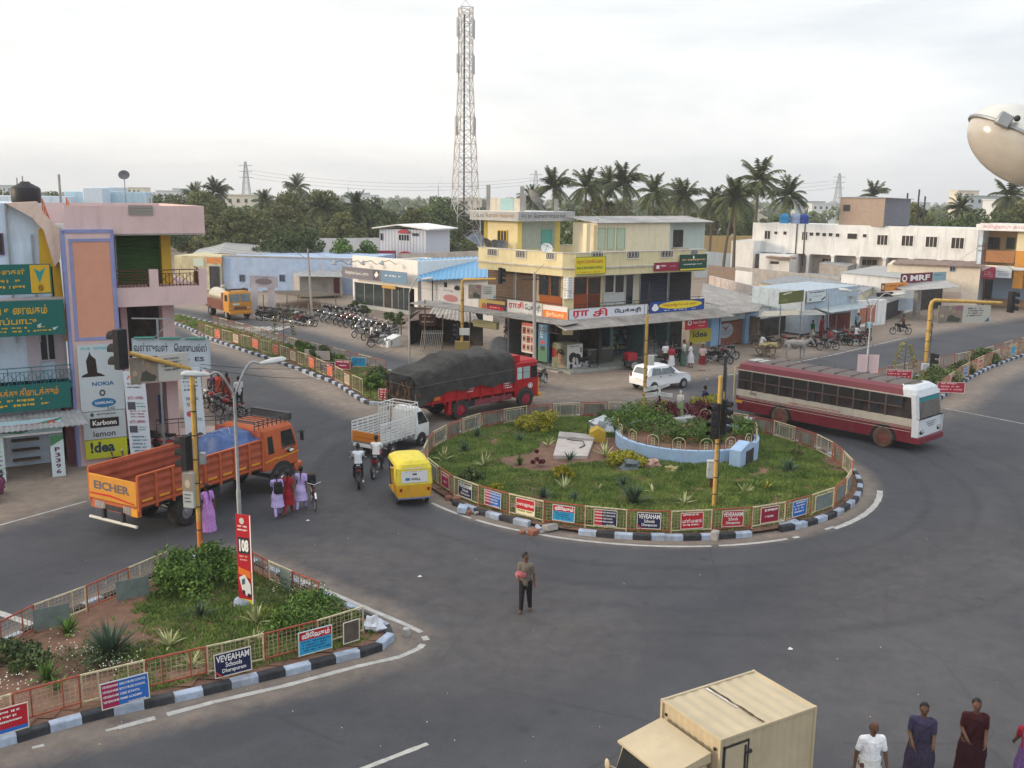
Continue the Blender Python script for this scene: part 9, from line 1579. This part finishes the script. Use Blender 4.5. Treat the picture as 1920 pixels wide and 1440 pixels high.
for z,k in((ht-3,0),(ht-8.6,1),(ht-18.5,2)):
 for s in range(4):
  a=s*pi/2+.4;w_=W(z)/2+.75;mb=MB(mat("antenna_panel",(.42,.43,.45),rough=.5));mb.M=Matrix.Rotation(a,4,'Z');mb.box(w_,w_+.18,-.18,.18,z-1.7,z+1.3,c=.03);mb.beam((w_-.8,0,z-1.4),(w_,0,z-1.4),.06,.06);mb.beam((w_-.8,0,z+1.0),(w_,0,z+1.0),.06,.06);mb.build("antenna",t)
mb=MB(M_tw);[mb.beam((s*.9,0,ht),(0,0,ht+1.2),.07,.07)for s in(-1,1)];mb.tube([(0,0,ht+1),(0,0,ht+3)],.04,n=5);mb.build("lightning_rod",t)
for px,yb,yt,dep,lb in((462,360,303,520,"faint transmission pylon on the left skyline"),(1004,372,320,540,"faint transmission pylon behind the middle palms"),(1570,385,325,560,"faint transmission pylon on the right skyline")):
 a,b=D(px,yb,dep),D(px,yt,dep);M_py=mat("hazy_pylon_steel",(.36,.38,.41),rough=.7);t,_=lattice("transmission_pylon",lb,(a.x,a.y,0),b.z,5.5,.8,M_py,M_py,9,.16,1)
 for z in(b.z-2,b.z-5,b.z-8):mb=MB(M_py);mb.beam((-3.4,0,z),(3.4,0,z),.3,.3);mb.build("cross_arm",t)
for k in range(3):
 for j in(0,1):a,b,c_=D(462,318+k*7,520),D(1004,333+k*6,540),D(1570,338+k*7,560);p,q=((a,b),(b,c_))[j];cable(f"{NTH[k]} faint transmission line between the {('left and middle', 'middle and right')[j]} pylons",p,q,5,.07)
for px,yb,yt,dep,lb in((822,368,345,900,"tiny wind turbine left of the telecom tower"),(653,362,348,1000,"tiny wind turbine above the left trees")):
 a,b=D(px,yb,dep),D(px,yt+3,dep);t=thing("wind_turbine",lb,"wind turbine",(a.x,a.y,0));mb=MB(paint("c0c6cc"));mb.tube([(0,0,0),(0,0,b.z)],[.9,.5]);mb.build("tower",t)
 for k in range(3):an=.4+k*2.094;mb=MB(paint("c0c6cc"));mb.beam((0,-1,b.z),(9*sin(an),-1,b.z+9*cos(an)),.7,.2);mb.build("blade",t)
for px,yt,lb in((1702,362,"left thin bare pole on the right skyline"),(1724,355,"tallest bare pole on the right skyline"),(1735,368,"short bare pole on the right skyline")):a=D(px,yt,150);mb=MB(M_dark);mb.tube([(0,0,0),(0,0,a.z)],.12,n=6);o=mb.build("bare_pole");o.location=(a.x,a.y,0);tag(o,lb,"pole")
GC_=V2(G(1286,840));GR_=3.15;sw=thing("garden_wall","round pale blue garden wall with a railing of cream and red hoops","wall",(*GC_,.14));M_gw=mat("garden_blue_wash",(.33,.47,.66),rough=.85,var=.12,streak=.5,scol=(.4,.42,.45));mb=MB(M_gw);n=64
ringp=lambda r_,z,t:(GC_.x+r_*cos(t),GC_.y+r_*sin(t),z)
for r0,z0,r1_,z1 in((GR_,.1,GR_,.68),(GR_,.68,GR_-.2,.68),(GR_-.2,.68,GR_-.2,.1)):mb.loft([[ringp(r0,z0,2*pi*i/n)for i in range(n)],[ringp(r1_,z1,2*pi*i/n)for i in range(n)]],caps=False)
mb.build("wall_ring",sw,world=True)
for k in range(34):
 t0=2*pi*k/34;w_=pi*GR_/34*.92;m_=(paint("c8c098"),paint("8a3424"))[k%2];mb=MB(m_);c_=Vector(ringp(GR_-.1,.68,t0));tn=Vector((-sin(t0),cos(t0),0));pts=[c_-tn*w_,c_-tn*w_+Vector((0,0,.3))]+[c_+tn*w_*-cos(a)+Vector((0,0,.3+.22*sin(a)))for a in[pi*i/8 for i in range(1,8)]]+[c_+tn*w_+Vector((0,0,.3)),c_+tn*w_];mb.tube(pts,.013,n=4)
 if k%2==0:[mb.tube([c_+tn*s,c_+tn*s+Vector((0,0,.36))],.011,n=4)for s in(-.07,.07)];[mb.tube([c_-tn*.07+Vector((0,0,z)),c_+tn*.07+Vector((0,0,z))],.011,n=4)for z in(.12,.24,.36)]
 mb.build("hoop",sw,world=True)
earth("soil",[Vector(ringp(GR_-.2,0,2*pi*i/40)[:2])for i in range(40)],.56,None,9,.1)
a=V2(G(1385,884));b=V2(G(1418,868));gt=thing("garden_gate","pale blue gabled gate block with a dark doorway in the round wall","gate",(*a,.14));fg=Fac(a,b);mb=MB(M_gw);L_=fg.len;mb.prism([fg.pt(u,z,.05)for u,z in((0,.12),(L_,.12),(L_,.85),(L_/2,1.1),(0,.85))],Vector((*fg.n,0))*-.5);mb.build("block",gt,world=True);mb=MB(M_inner);mb.prism([fg.pt(u,z,.07)for u,z in((L_*.3,.14),(L_*.72,.14),(L_*.72,.78),(L_*.3,.74))],Vector((*fg.n,0))*-.04);mb.build("doorway",gt,world=True)
pd=V2(G(1273,812));ped=thing("pedestal","grey stone pedestal with a broad slab top in the statue garden","pedestal",(*pd,.6));zt_=HT(1275,776,pd)-.2;M_st=mat("grey_granite",(.24,.24,.24),rough=.8,var=.25,scale=10);mb=MB(M_st);mb.lathe([(.62,0),(.62,.1),(.6,.14),(.3,.15),(.27,.3),(.24,zt_-.75),(.34,zt_-.6)],n=24);mb.build("column",ped);mb=MB(paint("b0b4b0",streak=.3));mb.M=Matrix.Rotation(.5,4,'Z');mb.box(-.62,.62,-.5,.5,zt_-.6,zt_-.48,c=.02);mb.build("slab",ped)
s_=person("pale figure with a bundle standing on the grey pedestal",(pd.x,pd.y,zt_+.1),-1.7,dict(STAND,armL=((.3,.1),(1.9,-.6)),armR=((.3,.1),(1.7,-.5))),'b8b4a4','7a8a60','saree',.68,cat="statue");s_.name="statue";s_.location.z=zt_+.17
for o in s_.children:
 if o.name.split('.')[0]in('body','blouse','saree_end','hair'):o.data.materials[0]=mat("statue_white",(.50,.49,.44),rough=.8,var=.2,streak=.3)
def bush(label,px,py,w_,h_,m,n=12,leaf=.06,per=150,z=.15,name="bush",d_=None):
 q=G(px,py);rr=random.Random(px);t=thing(name,label,"bush",(q.x,q.y,z));c_=clumps(rr,n,w_,h_*.75,h_*.12,w_*.38);c_=[(x,y*(d_ or 1),zz,r_)for x,y,zz,r_ in c_];leaves("leaves",c_,per,leaf,m,t,sd=px);mb=MB(M_bark);[mb.tube([(0,0,0),(x*.5,y*.5,zz*.5),(x,y,zz)],.012,n=4)for x,y,zz,r_ in c_[::2]];mb.build("stem",t);return t
bush("bright green clipped hedge at the front of the statue garden",1297,850,1.5,.95,LG3,30,z=.6,d_=.55);bush("larger bright green bush at the left of the statue garden",1200,826,1.3,1.15,LG3,28,z=.6);bush("small green bush at the right of the statue garden by the gate",1385,842,.85,.9,LG3,z=.6);bush("maroon leaved bush left of the pedestal",1245,808,.85,.9,LM,16,z=.6);bush("maroon leaved bush right of the pedestal",1312,806,.9,.9,LM,16,z=.6);bush("yellow leaved bush behind the pedestal's right side",1325,788,.7,.9,LY,z=.6);bush("yellowish bush at the back left of the statue garden",1248,790,.5,.6,LY,8,z=.6)
bush("large yellow green bush at the back of the roundabout lawn",1005,812,.95,1.25,LY,18);bush("yellow croton bush at the left foot of the garden wall",1171,880,.72,.8,LY,14);t=bush("ball shaped golden croton on a short stem in the mid lawn",1056,905,.36,.75,LY,12,per=200);bush("dark green bush behind the round garden at the rear left",1150,796,.8,.6,LG1,12);bush("dark bush against the left inside of the roundabout fence",880,905,.5,.5,LG1,10);bush("low yellow shrub behind the magenta board",928,925,.25,.3,LY,6);bush("reddish dry shrub left of the concrete slab",1008,880,.25,.8,LM,6);bush("thin leafless looking shrub on the right lawn",1492,872,.35,.9,LG2,5,per=60)
bush("big rounded green bush on the near island behind the yellow mast",372,1108,1.15,1.3,LG3,34,.06,260);bush("green bush at the tip of the near island behind the boards",595,1180,.95,.72,LG3,24,.05,240);bush("low green bush joined to the left of the tip bush",545,1195,.5,.5,LG3,10,.05);bush("dark low shrub at the left edge of the near island",15,1262,.7,.6,LG1,14)
for px,py,w_,lb in((712,722,.9,"dark round bush at the tip of the back left median"),(706,736,.8,"bright green bush at the tip of the back left median"),(640,695,.7,"leafy bush midway on the back left median"),(605,680,.8,"green bushes under the rear fence of the back left median"),(560,668,.9,"spreading green shrub at the thin flowering stem"),(1757,722,1.3,"large dark bush on the right median"),(1840,684,.9,"small bush further along the right median"),(1800,706,.7,"middle small bush on the right median")):bush(lb,px,py,w_,.95,LG3 if px in(706,560,640)else LG1,14,.09)
def blades(label,px,py,h_,n,m,spread=.75,wd=.035,name="spiky_plant",z=.15):
 q=G(px,py);rr=random.Random(px*3+py);t=thing(name,label,"plant",(q.x,q.y,z));V=[];T=[]
 for k in range(n):
  a=rr.uniform(0,2*pi);el=rr.uniform(.35,1.45)if rr.random()<spread else rr.uniform(.9,1.5);L_=h_*rr.uniform(.7,1.1);p=Vector((cos(a)*.03,sin(a)*.03,0));d=Vector((cos(a)*cos(el),sin(a)*cos(el),sin(el)));s=Vector((-sin(a),cos(a),0));pts=[]
  for i in range(6):pts.append(p.copy());p=p+d*L_/5;d=(d+Vector((0,0,-.12))).normalized()
  tn=rr.uniform(0,1)
  for i in range(5):w0,w1=wd*(1-(i/5)**2)+.003,wd*(1-((i+1)/5)**2)+.003;V+=[pts[i]-s*w0,pts[i]+s*w0,pts[i+1]+s*w1,pts[i+1]-s*w1];T.append(tn)
 me=bpy.data.meshes.new("leaf_rosette");me.from_pydata([tuple(v)for v in V],[],[(4*i,4*i+1,4*i+2,4*i+3)for i in range(len(T))]);me.attributes.new("tone",'FLOAT','FACE').data.foreach_set("value",T);me.materials.append(m);o=bpy.data.objects.new("leaf_rosette",me);COL.objects.link(o);o.parent=t
SPK=((208,1245,.95,120,LAG,"big dark blue green agave on the near island"),(128,1198,.5,40,LG3,"light green spiky plant by the rear fence of the near island"),(375,1165,.5,30,LAG,"small grey green agave on the near lawn"),(318,1222,.45,22,LPL,"pale striped spider plant left of centre on the near island"),(480,1178,.55,26,LPL,"yellow green spider plant beside the tip bush"),(478,1212,.4,18,LPL,"small pale spider plant behind the navy schools board"),(360,1262,.4,16,LPL,"yellowish spiky plant against the near fence"),(90,1285,.5,44,LG3,"green grassy tuft left of the white flowers"),(108,1306,.35,16,LG3,"low spiky tuft by the red fence panel"),(832,870,.6,26,LPL,"pale drooping spider plant at the left end of the roundabout lawn"),(908,880,.6,18,LPL,"upright pale blades on a thin stem in the left lawn"),(870,852,.5,36,LAG,"dark agave near the left fence of the roundabout"),(895,825,.6,34,LAG,"dark spiky plant at the rear left lawn"),(975,832,.45,22,LAG,"low agave in front of the large yellow green bush"),(1135,862,.7,22,LPL,"tall cream yellow blades between slab and garden wall"),(1028,842,.55,14,LPL,"pale bent plant left of the concrete slab"),(1068,870,.5,26,LAG,"spiky dragon plant growing before the slab"),(975,878,.5,22,LG3,"green tuft left of the bare earth patch"),(1058,925,.6,14,LPL,"dry upright blades below the golden ball croton"),(1188,952,.85,90,LAG,"large agave on the lawn above the red cream board"),(1018,940,.5,34,LAG,"agave behind the navy board on the left front lawn"),(1075,945,.45,22,LAG,"small star shaped agave in the front lawn"),(1168,918,.5,26,LAG,"loose agave left of the large one"),(1120,925,.35,12,LPL,"small pale tuft in the middle front lawn"),(1225,930,.4,8,LPL,"little cream leaved sprig beside the large agave"),(1283,952,.45,18,LPL,"pale star plant left of the mast foot"),(1396,932,.5,22,LPL,"pale spider plant right of the mast"),(1412,922,.4,16,LG3,"green tuft beside the right pale spider plant"),(1435,925,.5,14,LY,"thin reddish yellow stem plant on the right lawn"),(1478,890,.6,60,LAG,"wide agave on the right lawn"),(1508,905,.35,16,LG3,"faint low tuft on the far right lawn"))
for px,py,h_,n_,m_,lb in SPK:blades(lb,px,py,h_,n_,m_,wd=.03 if h_<.8 else.035)
def tall_spike(label,px,py,yt,pads,m):
 q=G(px,py);z=HT(px,yt,q);t=thing("flower_stalk",label,"plant",q);mb=MB(M_bark);mb.tube([(0,0,0),(.02,0,z)],[.045,.015],n=6)
 for i in range(pads):f=.35+.62*i/pads;s=(-1)**i;L_=.75*(1.1-f)+.15;mb.tube([(0,0,z*f),(s*L_*.7,.1*s,z*f),(s*L_,.1*s,z*f+.15)],.018,n=4)
 mb.build("stem",t);leaves("pads",[((-1)**i*(.75*(1.1-(.35+.62*i/pads))+.15),.1*(-1)**i,z*(.35+.62*i/pads)+.2,.16)for i in range(pads)],26,.07,m,t,sd=px)
tall_spike("tall thin branching stalk on the back left median",533,664,570,16,LG2);tall_spike("yellow tiered stalk on the right median",1693,716,645,12,LY)
rr=random.Random(2);mb=MB(paint("d8d8cc"))
for cx,cy,n_,sp_ in((150,1240,90,1.0),(215,1262,70,.8),(25,1300,60,.7),(560,1125,40,.8),(250,1125,10,.6)):
 q=G(cx,cy)
 for i in range(n_):x,y=q.x+rr.gauss(0,sp_*.6),q.y+rr.gauss(0,sp_*.35);r_=.016;z=.3+rr.uniform(-.1,.15);mb.quad((x-r_,y,z),(x,y-r_,z),(x+r_,y,z),(x,y+r_,z+.01))
tag(mb.build("flowers"),"countless tiny white flowers scattered over the near island",None,None,"stuff");bush("dark stems under the white flowers on the near island",165,1252,.8,.5,LG1,16,.03,120);bush("dark flowering undergrowth behind the helpline banner block",545,1128,.8,.3,LG1,12,.03,120)
for i,(px,py)in enumerate(((664,588),(681,592),(727,606),(752,614))):bush(f"{NTH[i]} clipped dark green planter bush from the left at the showroom front",px,py,.55,1.5,LG1,12,.1,z=0)
wall_("white sloping plinth at the right end of the showroom forecourt",728,752,640,628,G(730,652).y,G(750,648).y,M_white,"plinth",.8)
t=thing("concrete_slab","raised grey concrete slab with a coiled pipe in the lawn","slab",G(1073,850));a,b,c_,d=[G(x,y)-t.location for x,y in((1037,866),(1101,867),(1112,838),(1046,833))];mb=MB(mat("pale_slab",(.46,.41,.38),rough=.9,var=.12,streak=.2));mb.prism([(p.x,p.y,.12)for p in(a,b,c_,d)],(0,0,.16));mb.prism([(p.x,p.y,.28)for p in(c_*.95+Vector((.1,0,0)),d,d+Vector((.1,.9,0)),c_+Vector((0,.8,0)))],(0,0,.1),M_conc);mb.build("slab_body",t);mb=MB(M_dark);mb.tube([(-.2,.9,.4),(.1,.7,.4),(.5,.6,.4),(.55,.2,.31),(.3,-.2,.3)],.025,n=6);mb.build("hose",t)
t=thing("yellow_bin","weathered yellow gabled box beside the garden wall under white sheeting","box",G(1120,832));mb=MB(paint("b8982c",streak=.3));mb.prism([(-.35,-.2,.1),(.35,-.2,.1),(.35,-.2,.55),(0,-.2,.75),(-.35,-.2,.55)],(0,.7,0));mb.build("box_body",t);mb=MB(M_dark);mb.tube([(-.45,.2,0),(-.45,.2,.85),(-.1,.9,.9)],.02);mb.build("frame",t)
for px,py,r_,h_,c_,lb in((1135,812,.55,.45,"c0c4cc","crumpled white plastic sheeting heaped by the yellow box"),(1183,885,.4,.25,"6a7478","grey tarpaulin bundle at the foot of the garden wall"),(1225,882,.3,.2,"a88878","tan sack lying by the garden wall"),(1258,888,.25,.14,"9a9060","yellowish rag near the garden wall"),(700,1190,.24,.22,"c8ccd4","white plastic sheet tied down at the tip of the near island"),(1395,800,.5,.25,"a8bcd0","pale blue slab lying inside the garden ring")):q=G(px,py);mb=MB(paint(c_,bump=.6,bscale=9));mb.ball((0,0,h_*.4),(r_,r_*.75,h_),jit=1.1,n=20,sd=px);o=mb.build("sheeting_heap");o.location=(q.x,q.y,.14);tag(o,lb,"heap")
rr=random.Random(31)
for px,py,lb in((1015,998,"broken kerb lumps fallen below the navy board"),(1470,985,"tilted broken kerb stone at the lower right of the ring"),(850,935,"brick and stone rubble beside the auto rickshaw"),(890,962,"crushed pale kerb pieces at the left of the ring"),(1340,1012,"white painted stone block standing on the ring kerb"),(763,1192,"small white stone post at the tip of the near island")):
 q=G(px,py);t=thing("rubble",lb,"rubble",q)
 for i in range(1 if px in(1340,763)else 6):mb=MB((M_conc,M_kw,paint("8a5a48"))[i%3]if px!=763 else M_line);s=rr.uniform(.06,.17)*(.45 if px==763 else 1);mb.M=Matrix.Rotation(rr.uniform(0,6),4,'Z')@Matrix.Rotation(rr.uniform(-.3,.3),4,'X');x,y=(rr.gauss(0,.35),rr.gauss(0,.15))if px not in(1340,763)else(0,0);mb.box(x-s*1.3,x+s*1.3,y-s,y+s,.0,s*1.3+(.15 if px in(1340,763)else 0),c=.02);mb.build("stone",t)
mb=MB(paint("c8c8c4"))
for i in range(70):q=G(rr.uniform(100,1900),rr.uniform(700,1430));s=rr.uniform(.006,.02);a=rr.uniform(0,3);mb.quad((q.x-s,q.y,.016),(q.x,q.y-s*.7,.02),(q.x+s,q.y,.016),(q.x,q.y+s*.7,.03))
for px,py in((787,1082),(1482,1218),(577,977)):q=G(px,py);s=.075;mb.quad((q.x-s,q.y-.02,.015),(q.x+.01,q.y-s,.03),(q.x+s,q.y,.015),(q.x,q.y+s,.04))
tag(mb.build("litter"),"scraps of white litter strewn over the road",None,None,"stuff")
t=thing("signpost","striped black and white signpost with four white direction boards","signpost",G(1234,806));g=t.location;zt_=HT(1233,728,g);mb=MB(M_white);[mb.lathe([(.045,0),(.045,zt_/6)],n=10,o=(0,0,zt_*i/6),m=(M_black,M_white)[i%2])for i in range(6)];mb.build("post",t)
for i,(x0,y0,x1_,y1)in enumerate(((1208,732,1232,726),(1233,728,1256,720),(1210,742,1232,738),(1234,738,1261,742))):a,b=D(x0,y0,g.y-.1),D(x1_,y1,g.y-.1);u=(b-a);sign("direction_board",None,None,a-Vector((0,0,.08)),u.normalized(),(0,0,1),u.length,.17,sgn("c4c8c8"),[('l',.05,.15,.95,.85,2,BK_)],parent=t)
hz_=MB();hz_.box(-2600,2600,-400,2600,-1.5,75,bpy.data.materials.new("haze"));o=hz_.build("haze");m=o.data.materials[0];m.use_nodes=True;n=m.node_tree.nodes;n.remove(n["Principled BSDF"]);v=n.new("ShaderNodeVolumePrincipled");v.inputs['Color'].default_value=(.9,.92,.95,1);v.inputs['Density'].default_value=.0004;m.node_tree.links.new(v.outputs[0],n["Material Output"].inputs['Volume']);tag(o,"thin pale haze in the air",None,None,"stuff")
